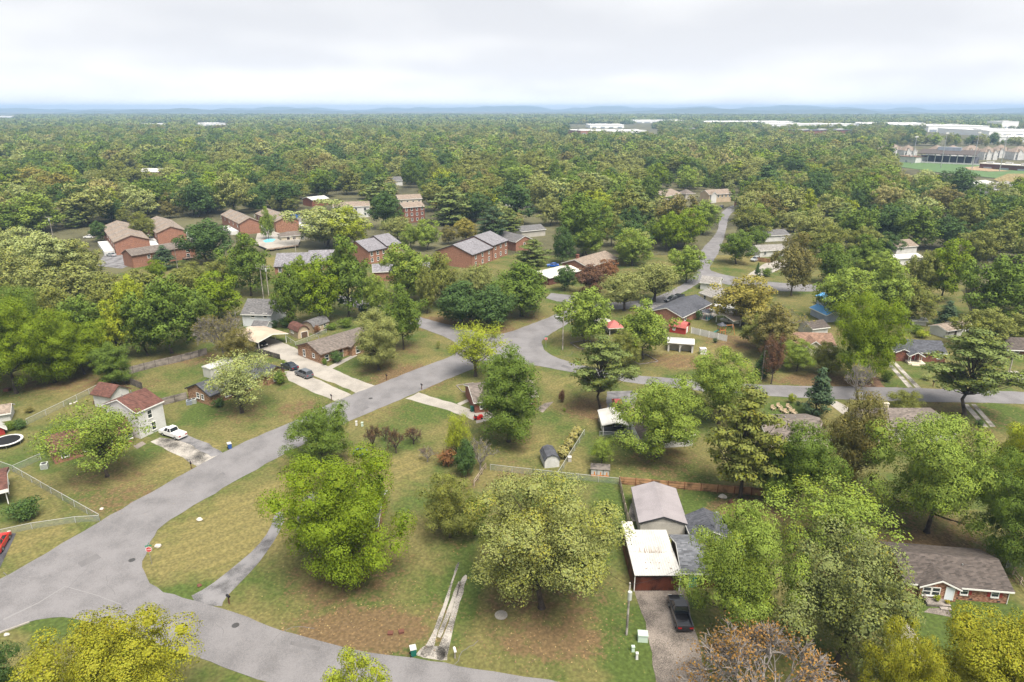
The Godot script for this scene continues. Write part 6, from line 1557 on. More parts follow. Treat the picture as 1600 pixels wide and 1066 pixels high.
func carport(a: Vector3, b: Vector3) -> void:
	var x := frame_at(a, b)
	var L := long(a, b)
	var t := thing("white_carport", "carport with rust-stained white ribbed metal roof and dark red wooden gate", "carport", x.origin)
	t.transform = x
	var d := 10.6
	var r := MB.new()
	r.prism(PackedVector2Array([Vector2(0, 2.45), Vector2(4.4, 2.62), Vector2(4.4, 2.68), Vector2(0, 2.51)]), -0.15, L + 0.15, Transform3D(Basis(Vector3(0, 0, -1), Vector3.UP, Vector3.RIGHT), Vector3(0, 0, 0.25)))
	r.prism(PackedVector2Array([Vector2(4.38, 2.64), Vector2(8.9, 2.82), Vector2(8.9, 2.88), Vector2(4.38, 2.70)]), -0.15, L + 0.1, Transform3D(Basis(Vector3(0, 0, -1), Vector3.UP, Vector3.RIGHT), Vector3(0, 0, 0.25)))
	r.box(Vector3(-0.15, 2.78, -10.6), Vector3(1.35, 2.86, -8.6))
	put("roof", r, M.metal_white, t, x)
	ribs(t, x * Transform3D(Basis.IDENTITY, Vector3(-0.1, 0, 0.22)), L + 0.2, 4.4, 2.505, 2.675, 0.3, "metal_white")
	ribs(t, x * Transform3D(Basis.IDENTITY, Vector3(-0.1, 0, -4.15)), L + 0.15, 4.4, 2.695, 2.875, 0.3, "metal_white")
	# rust streaks along the lap of the sheets
	var rs := MB.new()
	var q := RandomNumberGenerator.new()
	q.seed = 5
	for i in 90:
		var u := q.randf_range(0.9, L * 0.74) if i < 70 else q.randf_range(0.3, L - 0.2)
		var z := -4.05 + q.randf_range(-0.08, 0.25)
		var s := q.randf_range(0.2, 1.3) if i < 70 else q.randf_range(0.08, 0.4)
		var h := q.randf_range(0.008, 0.026)
		rs.quad(Vector3(u - h, 2.70, z), Vector3(u + h, 2.70, z), Vector3(u + h * 0.5, 2.705 + s * 0.04, z - s), Vector3(u - h * 0.5, 2.705 + s * 0.04, z - s))
	for i in 9:
		var u := q.randf_range(0.2, L - 0.2)
		var z: float = [-2.2, -1.1][i % 2] + 0.25
		rs.quad(Vector3(u - 0.06, 2.62, z), Vector3(u + 0.06, 2.62, z), Vector3(u + 0.05, 2.63, z - 0.2), Vector3(u - 0.05, 2.63, z - 0.2))
	put("rust_stain", rs, M.rust_streak, t, x)
	var g := 0
	while g * 0.145 < L - 0.14:
		var p := MB.new()
		p.box(Vector3(g * 0.145, 0.1, -0.06), Vector3(g * 0.145 + 0.135, 2.1, -0.03 + (g % 3) * 0.008))
		put("gate_board", p, M.stained_wood, t, x)
		g += 1
	for u in [-0.08, L]:
		for z in [0.0, -5.0, -8.6]:
			var p := MB.new()
			p.box(Vector3(u, 0, z - 0.05), Vector3(u + 0.09, 2.4, z + 0.05))
			put("post", p, M.trim, t, x)
	var sw := MB.new()
	sw.box(Vector3(-0.16, 0.1, -8.6), Vector3(-0.1, 2.35, -0.1))
	put("side_wall", sw, M.stained_wood, t, x)

func porch_deck() -> void:
	var a := Vector3(49.25, 0, -66.41)
	var b := Vector3(51.85, 0, -66.09)
	var x := frame_at(a, b)
	var L := long(a, b)
	var t := thing("porch_deck", "weathered wooden porch deck with steps before the white front door", "deck", x.origin)
	t.transform = x
	var i := 0
	while i * 0.2 < 2.0:
		var m := MB.new()
		m.box(Vector3(0, 0.28, -i * 0.2 - 0.185), Vector3(L, 0.34, -i * 0.2))
		put("deck_board", m, M.grey_wood, t, x)
		i += 1
	var f := MB.new()
	f.box(Vector3(0, 0.0, -0.06), Vector3(L, 0.27, -0.01))
	f.box(Vector3(0.0, 0.0, -2.0), Vector3(0.06, 0.27, -0.07))
	put("skirt", f, M.grey_wood_dark, t, x)
	var s := MB.new()
	s.box(Vector3(L * 0.5, 0, 0.01), Vector3(L * 0.95, 0.18, 0.5))
	put("step", s, M.grey_wood, t, x)
	for k in 2:
		var p := MB.new()
		p.box(Vector3(0.05, 0.5 + k * 0.3, -2.0), Vector3(0.12, 0.58 + k * 0.3, -0.1))
		put("rail", p, M.grey_wood, t, x)
	plant_tree("porch_plant", "leafy potted plant on the porch deck by the white door", x * Vector3(1.3, 0.34, -0.7), 0.9, 0.45, "shrub_a", "lime", 0.0, "plant")
	plant_tree("porch_plant", "yellow flowering plant at the corner of the porch deck", x * Vector3(L - 0.3, 0.34, -0.4), 0.5, 0.35, "shrub_b", "gold", 0.0, "plant")

func arched_shed() -> void:
	var a := Vector3(37.75, 0, -156.02)
	var b := Vector3(43.62, 0, -154.66)
	var x := frame_at(a, b)
	var L := long(a, b)
	var t := thing("arched_shed", "open white shed with two arched bays and flat white roof", "shed", x.origin)
	t.transform = x
	var back := MB.new()
	back.box(Vector3(0, 0, -4.0), Vector3(L, 2.2, -3.9))
	back.box(Vector3(0, 0, -3.9), Vector3(0.12, 2.2, 0))
	back.box(Vector3(L - 0.12, 0, -3.9), Vector3(L, 2.2, 0))
	put("wall", back, M.siding_white, t, x)
	var lat := MB.new()
	lat.box(Vector3(0.15, 0, -1.3), Vector3(L - 0.15, 1.5, -1.25))
	put("lattice", lat, M.siding_grey, t, x)
	var rf := MB.new()
	rf.prism(PackedVector2Array([Vector2(-0.3, 2.2), Vector2(2.0, 2.75), Vector2(4.3, 2.2), Vector2(4.3, 2.3), Vector2(2.0, 2.87), Vector2(-0.3, 2.3)]), -0.2, L + 0.2, Transform3D(Basis(Vector3(0, 0, -1), Vector3.UP, Vector3.RIGHT), Vector3.ZERO))
	put("roof", rf, M.metal_white, t, x)
	for k in 2:
		var m := MB.new()
		var u0 := 0.13 + k * (L - 0.26) * 0.5
		var w := (L - 0.26) * 0.5
		# the spandrel over an arch, in strips
		for i in 12:
			var s0 := i / 12.0
			var s1 := (i + 1) / 12.0
			var y0 := 1.0 + 0.95 * sqrt(maxf(0.0, 1.0 - pow(absf(s0 * 2 - 1), 2.6)))
			var y1 := 1.0 + 0.95 * sqrt(maxf(0.0, 1.0 - pow(absf(s1 * 2 - 1), 2.6)))
			m.prism(PackedVector2Array([Vector2(u0 + s0 * w, y0), Vector2(u0 + s1 * w, y1), Vector2(u0 + s1 * w, 2.19), Vector2(u0 + s0 * w, 2.19)]), -0.12, -0.02)
		put("arch", m, M.siding_white, t, x)
		var p := MB.new()
		p.box(Vector3(u0 + w - 0.3, 0, -0.14), Vector3(u0 + w + 0.0, 1.9, 0.0))
		put("pillar", p, M.siding_white, t, x)
	var p0 := MB.new()
	p0.box(Vector3(0.13, 0, -0.14), Vector3(0.4, 1.9, 0.0))
	put("pillar", p0, M.siding_white, t, x)

func tin_shed() -> void:
	var a := Vector3(12.64, 0, -96.72)
	var b := Vector3(15.56, 0, -96.32)
	var x := frame_at(a, b)
	var L := long(a, b)
	var t := thing("tin_shed", "little white tin hut with orange rust along its foot", "hut", x.origin)
	t.transform = x
	for i in 3:
		var m := MB.new()
		m.box(Vector3(i * L / 3 + 0.04, 0.3, -0.05), Vector3((i + 1) * L / 3 - 0.06, 1.25, 0.0))
		put("panel", m, M.metal_white, t, x)
		var r := MB.new()
		r.box(Vector3(i * L / 3 + 0.04, 0.0, -0.05), Vector3((i + 1) * L / 3 - 0.06, 0.3, 0.004))
		r.box(Vector3(i * L / 3 + L / 6, 0.3, 0.001), Vector3(i * L / 3 + L / 6 + 0.18, 0.85, 0.006))
		put("rust_patch", r, M.orange, t, x)
	var s := MB.new()
	s.box(Vector3(0, 0, -1.8), Vector3(0.05, 1.25, -0.06))
	s.box(Vector3(L - 0.05, 0, -1.8), Vector3(L, 1.25, -0.06))
	s.box(Vector3(0.05, 0, -1.8), Vector3(L - 0.05, 1.25, -1.75))
	put("wall", s, M.grey_wood_dark, t, x)
	var f := MB.new()
	f.box(Vector3(-0.1, 1.25, -1.9), Vector3(L + 0.1, 1.32, 0.1))
	put("roof", f, M.grey_wood_dark, t, x)

func swimming_pool() -> void:
	var t := thing("pool_deck", "raised pale pool deck on posts with a turquoise swimming pool", "pool", Vector3.ZERO)
	part("deck", slab([-110.15, -289.84, -117.78, -314.56, -113.24, -321.37, -100.96, -308.02, -93.01, -298.67, -90.68, -287.01, -99.96, -277.48], 1.0, 0.25), M.concrete, t)
	part("water", slab([-108.6, -295.67, -108.41, -301.73, -104.5, -300.19, -103.64, -294.2, -106.23, -292], 1.03, 0.1), M.pool_water, t)
	part("edge_board", slab([-100.74, -276.7, -90.16, -286.17, -90.49, -287.29, -101.1, -277.75], 1.06, 0.4), M.deck_wood, t)
	for p in [Vector3(-100.4, 0, -278.81), Vector3(-97.67, 0, -280.14), Vector3(-95.12, 0, -282.17), Vector3(-92.76, 0, -284.92)]:
		var m := MB.new()
		m.box(Vector3(p.x - 0.15, 0, p.z - 0.15), Vector3(p.x + 0.15, 0.8, p.z + 0.15))
		part("deck_post", m, M.deck_wood, t)

func big_box(called: String, label: String, a: Vector3, b: Vector3, depth: float, h: float, wall: Material, roofm: Material, parts := 3, category := "building") -> Node3D:
	var x := frame_at(a, b)
	var L := long(a, b)
	var t := thing(called, label, category, x.origin)
	t.transform = x
	var w := MB.new()
	w.box(Vector3(0, 0, -depth), Vector3(L, h, 0))
	put("wall", w, wall, t, x)
	var r := MB.new()
	r.box(Vector3(-0.5, h, -depth - 0.5), Vector3(L + 0.5, h + 0.6, 0.5))
	put("roof", r, roofm, t, x)
	for i in parts:
		var u := L * (i + 0.5) / parts
		var m := MB.new()
		m.box(Vector3(u - L * 0.05, h + 0.6, -depth * (0.35 + 0.3 * (i % 2))), Vector3(u + L * 0.05, h + 2.4, -depth * (0.2 + 0.3 * (i % 2))))
		put("roof_unit", m, M.metal_white, t, x)
		var d := MB.new()
		d.box(Vector3(u - L * 0.06, 0.0, 0.02), Vector3(u + L * 0.06, h * 0.4, 0.3))
		put("loading_door", d, M.siding_blue, t, x)
	return t

func far_town() -> void:
	# ball park
	struct("ball_field", slab([419.23, -775.42, 458.69, -815.15, 485.46, -730.78, 497.16, -648.28, 424.92, -551.31, 405.24, -582.14, 388.77, -635.2, 386, -706.32], 0.3, 0.2), M.field)
	struct("infield", slab([445.15, -690.89, 467.09, -702.4, 458.92, -665.4, 461.65, -648.28, 438.74, -644.96, 431.82, -661.91], 0.5, 0.1), M.infield)
	struct("dry_field", slab([393.87, -571.5, 441.05, -622.61, 478.04, -622.61, 414.3, -537.04, 379.78, -537.04], 0.42, 0.1), M.dry_grass)
	struct("parking_lot", slab([314.21, -471.61, 354.15, -527.93, 436.11, -566.32, 345.25, -444.34, 312.37, -444.34], 0.2, 0.1), M.old_asphalt)
	var a := Vector3(434.95, 0, -756.94)
	var b := Vector3(476.12, 0, -722.44)
	var x := frame_at(a, b)
	var L := long(a, b)
	var t := thing("grandstand", "long ball park grandstand with dark sloping roof", "grandstand", x.origin)
	t.transform = x
	var m := MB.new()
	m.prism(PackedVector2Array([Vector2(-3, 9.5), Vector2(22, 13), Vector2(22, 13.6), Vector2(-3, 10.1)]), 0, L, Transform3D(Basis(Vector3(0, 0, -1), Vector3.UP, Vector3.RIGHT), Vector3.ZERO))
	put("roof", m, M.roof_dark_brown, t, x)
	m = MB.new()
	m.prism(PackedVector2Array([Vector2(0, 0), Vector2(22, 0), Vector2(22, 7), Vector2(18, 7)]), 0, L, Transform3D(Basis(Vector3(0, 0, -1), Vector3.UP, Vector3.RIGHT), Vector3.ZERO))
	put("seating", m, M.roof_slate, t, x)
	m = MB.new()
	m.box(Vector3(-4, 0, 1), Vector3(L + 4, 1.6, 1.6))
	put("parapet", m, M.siding_white, t, x)
	for i in 8:
		m = MB.new()
		m.tube(Vector3(L * (i + 0.5) / 8, 0, 0), Vector3(L * (i + 0.5) / 8, 9.8, 0), 0.4, 0.4, 6)
		put("column", m, M.siding_white, t, x)
	m = MB.new()
	m.box(Vector3(L * 0.28, 12.6, -22), Vector3(L * 0.68, 16.2, -16))
	put("press_box", m, M.siding_blue, t, x)
	big_box("bleacher_building", "low ball park building with orange and white end", Vector3(419.18, 0, -766.07), Vector3(428.59, 0, -748.02), 20, 6, M.siding_white, M.roof_salmon, 1)
	big_box("dugout_building", "long brick dugout with cream roof beside the infield", Vector3(454.8, 0, -683.41), Vector3(487.41, 0, -635.2), 14, 4.5, M.brick_dark, M.metal_cream, 4)
	for s in [[Vector3(415.63, 0, -730.78), 27.0], [Vector3(421.86, 0, -690.89), 32.0], [Vector3(443.28, 0, -676.09), 33.0], [Vector3(451, 0, -648.28), 32.0]]:
		var p := thing("stadium_light", "tall white floodlight mast beside the ball field", "floodlight", s[0], 0.0, "floodlight masts at the ball field")
		m = MB.new()
		m.tube(Vector3.ZERO, Vector3(0, s[1], 0), 0.45, 0.25, 8)
		part("mast", m, M.steel, p)
		m = MB.new()
		m.box(Vector3(-1.6, s[1], -0.3), Vector3(1.6, s[1] + 1.3, 0.3))
		part("lamp_bank", m, M.siding_white, p)
	for s in [[Vector3(451.97, 0, -847.65), Vector3(475.04, 0, -859.06)], [Vector3(458.5, 0, -825.71), Vector3(473.49, 0, -825.71)], [Vector3(492.97, 0, -825.71), Vector3(507.95, 0, -825.71)], [Vector3(503.08, 0, -815.15), Vector3(521.58, 0, -815.15)], [Vector3(523.06, 0, -815.15), Vector3(544.51, 0, -815.15)], [Vector3(531.95, 0, -794.8), Vector3(547.11, 0, -794.8)], [Vector3(566.39, 0, -825.71), Vector3(584.37, 0, -825.71)], [Vector3(565.88, 0, -794.8), Vector3(586.08, 0, -794.8)]]:
		var w := long(s[0], s[1])
		house("apartment_villa", "white apartment villa with pale brown hipped roof behind the ball park", s[0], s[1], 16.0, 8.5, 6.0, "siding_white", "roof_tan", {"ridge": "hip", "group": "white villas behind the ball park", "category": "apartment house", "gable": [[w * 0.15, w * 0.38, 1.5, 3.0], [w * 0.62, w * 0.85, 1.5, 3.0]], "win": row("f", 4, w, 1.0, 1.6, 1.8) + row("f", 4, w, 4.0, 1.6, 1.8)})
	house("depot", "white-roofed depot building in the parking lot", Vector3(326.42, 0, -486.48), Vector3(349.57, 0, -502.28), 16.0, 4.5, 1.5, "siding_white", "metal_white", {"category": "depot"})
	house("depot", "second white depot with grey roof in the parking lot", Vector3(329.69, 0, -475.24), Vector3(360.16, 0, -498.24), 12.0, 4.5, 1.5, "siding_white", "roof_pale", {"category": "depot"})
	# shopping centre
	big_box("shopping_centre", "long orange brick shopping centre among the distant trees", Vector3(150.78, 0, -1569.99), Vector3(226.64, 0, -1608.75), 60, 8.1, M.brick_orange, M.works_white, 5)
	big_box("shopping_centre", "white shopping hall beside the orange brick shopping centre", Vector3(210.59, 0, -1533.03), Vector3(303.15, 0, -1608.75), 90, 7.4, M.works_white, M.works_white, 5)
	big_box("shopping_centre", "white hall with pale roof behind the orange brick shopping centre", Vector3(225.65, 0, -2066.6), Vector3(323.67, 0, -2066.6), 120, 8.7, M.works_white, M.works_white, 4)
	# works and warehouses
	big_box("warehouse", "long low white warehouse beyond the shopping centre", Vector3(473.49, 0, -2761.85), Vector3(665.84, 0, -2761.85), 150, 8.7, M.works_white, M.works_white, 6)
	big_box("warehouse", "wide white factory hall with many roof units", Vector3(653.24, 0, -2452.85), Vector3(964.51, 0, -2452.85), 180, 9.9, M.works_white, M.works_white, 9)
	big_box("warehouse", "white factory hall behind a row of dark trees", Vector3(763.69, 0, -2133.88), Vector3(1040.53, 0, -2133.88), 160, 9.3, M.works_white, M.works_white, 8)
	big_box("warehouse", "broad white works building before the wooded ridge", Vector3(977.46, 0, -2003.39), Vector3(1131.5, 0, -1943.91), 200, 13.6, M.works_white, M.works_white, 7)
	big_box("warehouse", "bright white works hall with tall stepped roofline", Vector3(1012.39, 0, -1737.27), Vector3(1160.36, 0, -1737.27), 220, 13.6, M.works_white, M.works_white, 6)
	big_box("warehouse", "tall white works tower on the factory roof line", Vector3(1291.94, 0, -1887.82), Vector3(1335.91, 0, -1887.82), 60, 21.1, M.works_white, M.works_white, 2)
	big_box("warehouse", "white loading hall at the edge of the works", Vector3(979.86, 0, -1464.05), Vector3(1104.8, 0, -1464.05), 180, 11.2, M.works_white, M.works_white, 5)
	big_box("warehouse", "low white store roof among the left hand woods", Vector3(-1018.84, 0, -2364.56), Vector3(-982.05, 0, -2452.85), 80, 6.2, M.works_white, M.works_white, 3)
	big_box("warehouse", "small white store roofs far off on the left", Vector3(-2977.79, 0, -4152.35), Vector3(-2877.91, 0, -4152.35), 120, 8.7, M.works_white, M.works_white, 3)
	big_box("warehouse", "thin white roofs beside the low white store", Vector3(-1179.64, 0, -2282.37), Vector3(-1132.99, 0, -2364.56), 60, 5.6, M.works_white, M.works_white, 3)
	big_box("roof_row", "long dark blue-grey roofed building before the factory halls", Vector3(571.71, 0, -1400.93), Vector3(692.22, 0, -1431.8), 70, 13, M.brick_red, M.roof_slate, 6)
	big_box("roof_row", "low grey building right of the shopping centre", Vector3(381.75, 0, -1649.45), Vector3(429.1, 0, -1649.45), 40, 9, M.siding_grey, M.roof_grey, 3)
	big_box("roof_row", "white canopy roof before the parked cars of the works", Vector3(832.99, 0, -1216.85), Vector3(887.79, 0, -1194.37), 60, 9, M.works_white, M.works_white, 3)

# ---------------------------------------------------------------- vehicles
var car_mesh := {}
func frustum(m: MB, x0: float, x1: float, z0: float, y0: float, x2: float, x3: float, z1: float, y1: float) -> void:
	var b := [Vector3(x0, y0, z0), Vector3(x1, y0, z0), Vector3(x1, y0, -z0), Vector3(x0, y0, -z0)]
	var t := [Vector3(x2, y1, z1), Vector3(x3, y1, z1), Vector3(x3, y1, -z1), Vector3(x2, y1, -z1)]
	for i in 4:
		var j := (i + 1) % 4
		m.quad(b[i], b[j], t[j], t[i])
	m.quad(t[0], t[1], t[2], t[3])
	m.quad(b[3], b[2], b[1], b[0])

func car_parts(kind: String) -> Dictionary:
	if car_mesh.has(kind): return car_mesh[kind]
	var d := {}
	var L := 4.6
	var prof: PackedVector2Array
	var g: Array
	match kind:
		"sedan":
			prof = PackedVector2Array([Vector2(-2.25, 0.3), Vector2(2.25, 0.3), Vector2(2.3, 0.6), Vector2(2.15, 0.78), Vector2(1.05, 0.95), Vector2(-1.55, 0.98), Vector2(-2.2, 0.92), Vector2(-2.3, 0.6)])
			g = [-1.65, 1.15, 0.80, 0.95, -0.95, 0.25, 0.60, 1.42]
		"suv":
			prof = PackedVector2Array([Vector2(-2.3, 0.36), Vector2(2.3, 0.36), Vector2(2.35, 0.7), Vector2(2.2, 0.95), Vector2(1.05, 1.08), Vector2(-2.25, 1.1), Vector2(-2.35, 0.7)])
			g = [-2.22, 1.1, 0.84, 1.08, -2.0, 0.35, 0.66, 1.70]
		_:
			L = 5.5
			prof = PackedVector2Array([Vector2(-2.7, 0.42), Vector2(2.7, 0.42), Vector2(2.78, 0.75), Vector2(2.65, 1.0), Vector2(1.45, 1.12), Vector2(-0.55, 1.12), Vector2(-0.55, 0.72), Vector2(-2.7, 0.72)])
			g = [-0.55, 1.5, 0.84, 1.11, -0.35, 0.75, 0.68, 1.75]
	var body := MB.new()
	# three slices so that the sides round in at the ends
	body.prism(prof, -0.90, 0.90)
	if kind == "pickup":
		for z in [[-0.90, -0.80], [0.80, 0.90]]:
			body.box(Vector3(-2.72, 0.725, z[0]), Vector3(-0.56, 1.12, z[1]))
		body.box(Vector3(-2.75, 0.725, -0.795), Vector3(-2.66, 1.12, 0.795))
	d.body = body.mesh()
	var gl := MB.new()
	frustum(gl, g[0], g[1], g[2], g[3], g[4], g[5], g[6], g[7])
	d.window = gl.mesh()
	var rf := MB.new()
	rf.box(Vector3(g[4] + 0.02, g[7] + 0.002, -g[6] - 0.01), Vector3(g[5] - 0.02, g[7] + 0.06, g[6] + 0.01))
	for s in [-1.0, 1.0]:
		for q in [[g[0], g[4]], [g[1], g[5]], [(g[0] + g[1]) * 0.5 - 0.05, (g[4] + g[5]) * 0.5 - 0.05]]:
			rf.tube(Vector3(q[0], g[3], s * g[2]), Vector3(q[1], g[7] + 0.02, s * g[6]), 0.05, 0.045, 5, false)
	d.roof = rf.mesh()
	var w := MB.new()
	w.tube(Vector3(0, 0, -0.11), Vector3(0, 0, 0.11), 0.34, 0.34, 14)
	d.wheel = w.mesh()
	var r := MB.new()
	r.tube(Vector3(0, 0, -0.118), Vector3(0, 0, 0.118), 0.2, 0.2, 10)
	d.rim = r.mesh()
	var h := MB.new()
	h.box(Vector3(-0.04, -0.08, -0.2), Vector3(0.04, 0.08, 0.2))
	d.lamp = h.mesh()
	d.L = L
	d.y = 0.72 if kind == "sedan" else 0.85
	car_mesh[kind] = d
	return d

func car(called: String, label: String, front: Vector3, rear: Vector3, kind: String, paint: String, group := "") -> Node3D:
	var d := car_parts(kind)
	var f := (Vector3(front.x, 0, front.z) - Vector3(rear.x, 0, rear.z)).normalized()
	var at := (front + rear) * 0.5
	var t := thing(called, label, {"sedan": "car", "suv": "car", "pickup": "pickup truck"}[kind], Vector3(at.x, 0.06, at.z), 0.0, group)
	t.basis = Basis(f, Vector3.UP, f.cross(Vector3.UP))
	part("body", d.body, M[paint], t)
	part("window", d.window, M.car_glass, t)
	part("roof", d.roof, M[paint], t)
	for x in [-1.0, 1.0]:
		for z in [-0.82, 0.82]:
			var w := part("wheel", d.wheel, M.rubber, t)
			w.position = Vector3(x * d.L * 0.305, 0.34, z)
			part("rim", d.rim, M.steel, w)
			var l := part("headlight" if x > 0 else "tail_light", d.lamp, M.lamp_white if x > 0 else M.lamp_red, t)
			l.position = Vector3(x * (d.L * 0.5 + (0.0 if kind != "pickup" else -0.0)) - x * 0.01, d.y, z * 0.78)
	return t

# ---------------------------------------------------------------- fences
func board_fence(called: String, label: String, pts: Array, h: float, face_m: String, post_m: String, step := 2.4, rails := true) -> void:
	var t := thing(called, label, "fence", Vector3(pts[0].x, 0, pts[0].z))
	var q := RandomNumberGenerator.new()
	q.seed = pts.size() + int(h * 100)
	for k in pts.size() - 1:
		var x := frame_at(pts[k], pts[k + 1])
		var L := long(pts[k], pts[k + 1])
		var n := maxi(1, int(round(L / step)))
		var w := L / n
		for i in n:
			var m := MB.new()
			var u := 0.0
			while u < w - 0.05:
				var e := minf(u + 0.14, w)
				m.box(Vector3(i * w + u, 0.04, -0.02 + q.randf_range(0, 0.008)), Vector3(i * w + e - 0.012, h + q.randf_range(-0.03, 0.03), 0.0 + q.randf_range(0, 0.008)))
				u += 0.14
			var p := put("fence_panel", m, M[face_m], t, x)
			p.set_meta("kind", "stuff")
			if rails:
				for y in [0.25, 0.5, 0.85]:
					var r := MB.new()
					r.box(Vector3(i * w, h * y - 0.045, 0.012), Vector3(i * w + w, h * y + 0.045, 0.055))
					put("rail", r, M[face_m], t, x)
			var o := MB.new()
			o.box(Vector3(i * w - 0.06, 0, -0.01), Vector3(i * w + 0.06, h + 0.04, 0.11))
			put("post", o, M[post_m], t, x)

func wire_fence(called: String, label: String, pts: Array, h: float) -> void:
	var t := thing(called, label, "fence", Vector3(pts[0].x, 0, pts[0].z))
	for k in pts.size() - 1:
		var a := Vector3(pts[k].x, 0, pts[k].z)
		var b := Vector3(pts[k + 1].x, 0, pts[k + 1].z)
		var L := long(a, b)
		var n := maxi(1, int(L / 3.0))
		for i in n + (1 if k == pts.size() - 2 else 0):
			var p := a.lerp(b, i / float(n))
			var m := MB.new()
			m.tube(p, p + Vector3(0, h + 0.05, 0), 0.04, 0.04, 6)
			put("post", m, M.wire, t, Transform3D.IDENTITY)
		var r := MB.new()
		r.tube(a + Vector3(0, h, 0), b + Vector3(0, h, 0), 0.035, 0.035, 5)
		put("rail", r, M.wire, t, Transform3D.IDENTITY)
		var w := MB.new()
		w.quad(a + Vector3(0, 0.03, 0), b + Vector3(0, 0.03, 0), b + Vector3(0, h, 0), a + Vector3(0, h, 0))
		put("wire_mesh", w, M.chain, t, Transform3D.IDENTITY)

# ---------------------------------------------------------------- street and yard furniture
func mailbox(label: String, at: Vector3, turn: float, m: String) -> void:
	var t := thing("mailbox", label, "mailbox", at, turn)
	var p := MB.new()
	p.box(Vector3(-0.06, 0, -0.06), Vector3(0.06, 1.05, 0.06))
	part("post", p, M.brown if m == "black" else M.grey_wood, t)
	var b := MB.new()
	b.prism(PackedVector2Array([Vector2(-0.13, 1.06), Vector2(0.13, 1.06), Vector2(0.13, 1.2), Vector2(0.08, 1.3), Vector2(-0.08, 1.3), Vector2(-0.13, 1.2)]), -0.3, 0.3)
	part("box", b, M[m], t)
	var f := MB.new()
	f.box(Vector3(0.134, 1.15, 0.0), Vector3(0.15, 1.35, 0.05))
	part("flag", f, M.red, t)

func bin(label: String, at: Vector3, turn: float, m: String, lid: String) -> void:
	var t := thing("wheeled_bin", label, "bin", at, turn)
	var b := MB.new()
	frustum(b, -0.26, 0.26, 0.3, 0.06, -0.32, 0.32, 0.36, 0.98)
	part("body", b, M[m], t)
	var l := MB.new()
	l.prism(PackedVector2Array([Vector2(-0.35, 0.985), Vector2(0.35, 0.985), Vector2(0.3, 1.08), Vector2(-0.35, 1.1)]), -0.38, 0.38)
	part("lid", l, M[lid], t)
	for z in [-0.28, 0.28]:
		var w := MB.new()
		w.tube(Vector3(-0.3, 0.12, z - 0.03), Vector3(-0.3, 0.12, z + 0.03), 0.12, 0.12, 10)
		part("wheel", w, M.rubber, t)

func pole(called: String, label: String, at: Vector3, h: float, arms := 0, lamp := "", turn := 0.0, extra := "", group := "") -> void:
	var t := thing(called, label, "pole", at, turn, group)
	var m := MB.new()
	m.tube(Vector3(0, -0.1, 0), Vector3(0, h, 0), 0.15, 0.10, 8)
	part("shaft", m, M.pole_wood, t)
	for i in arms:
		var a := MB.new()
		a.box(Vector3(-1.2, h - 0.5 - i * 0.8, 0.1), Vector3(1.2, h - 0.36 - i * 0.8, 0.22))
		var c := part("crossarm", a, M.pole_wood, t)
		for u in [-1.1, -0.5, 0.5, 1.1]:
			var s := MB.new()
			s.tube(Vector3(u, h - 0.36 - i * 0.8, 0.16), Vector3(u, h - 0.14 - i * 0.8, 0.16), 0.05, 0.05, 6)
			part("insulator", s, M.siding_white, c)
	if extra == "transformer":
		var s := MB.new()
		s.tube(Vector3(0.0, h - 1.9, 0.35), Vector3(0, h - 0.9, 0.35), 0.24, 0.24, 10)
		part("transformer", s, M.utility_grey, t)
	if lamp:
		var s := MB.new()
		s.tube(Vector3(0, h - 0.3, 0), Vector3(-1.3, h - 0.05, 0), 0.035, 0.03, 6)
		part("lamp_arm", s, M.steel, t)
		var l := MB.new()
		l.box(Vector3(-1.85, h - 0.12, -0.14), Vector3(-1.25, h + 0.04, 0.14))
		part("lamp_head", l, M.utility_grey, t)

func wires(label: String, a: Vector3, b: Vector3, sag: float) -> void:
	var m := MB.new()
	var n := 14
	for i in n:
		var s := i / float(n)
		var e := (i + 1) / float(n)
		m.tube(a.lerp(b, s) - Vector3(0, sag * 4.0 * s * (1.0 - s), 0), a.lerp(b, e) - Vector3(0, sag * 4.0 * e * (1.0 - e), 0), 0.018, 0.018, 3, false)
	tag(part("power_line", m, M.black, self), label, "power line", "sagging power lines")

func stop_sign(label: String, at: Vector3, turn: float) -> void:
	var t := thing("stop_sign", label, "stop sign", at, turn)
	var p := MB.new()
	p.tube(Vector3.ZERO, Vector3(0, 3.0, 0), 0.035, 0.035, 6)
	part("post", p, M.steel, t)
	var o := PackedVector2Array()
	var w := PackedVector2Array()
	for i in 8:
		var a := TAU * (i + 0.5) / 8
		o.push_back(Vector2(cos(a) * 0.36, 2.3 + sin(a) * 0.36))
		w.push_back(Vector2(cos(a) * 0.40, 2.3 + sin(a) * 0.40))
	var b := MB.new()
	b.prism(w, 0.04, 0.055)
	part("border", b, M.white, t)
	var f := MB.new()
	f.prism(o, 0.056, 0.06)
	part("face", f, M.red, t)
	var tm := TextMesh.new()
	tm.text = "STOP"
	var sf := SystemFont.new()
	sf.font_names = PackedStringArray(["Droid Sans"])
	sf.font_weight = 700
	tm.font = sf
	tm.font_size = 24
	tm.pixel_size = 0.0105
	tm.depth = 0.004
	var l := part("lettering", tm, M.white, t)
	l.position = Vector3(0, 2.3, 0.065)
	for i in 2:
		var n := MB.new()
		n.box(Vector3(-0.4, 2.75 + i * 0.17, -0.008), Vector3(0.4, 2.9 + i * 0.17, 0.008))
		var q := part("street_blade", n, M.green_sign, t)
		q.rotation.y = i * PI / 2
		q.position.y = 0.0

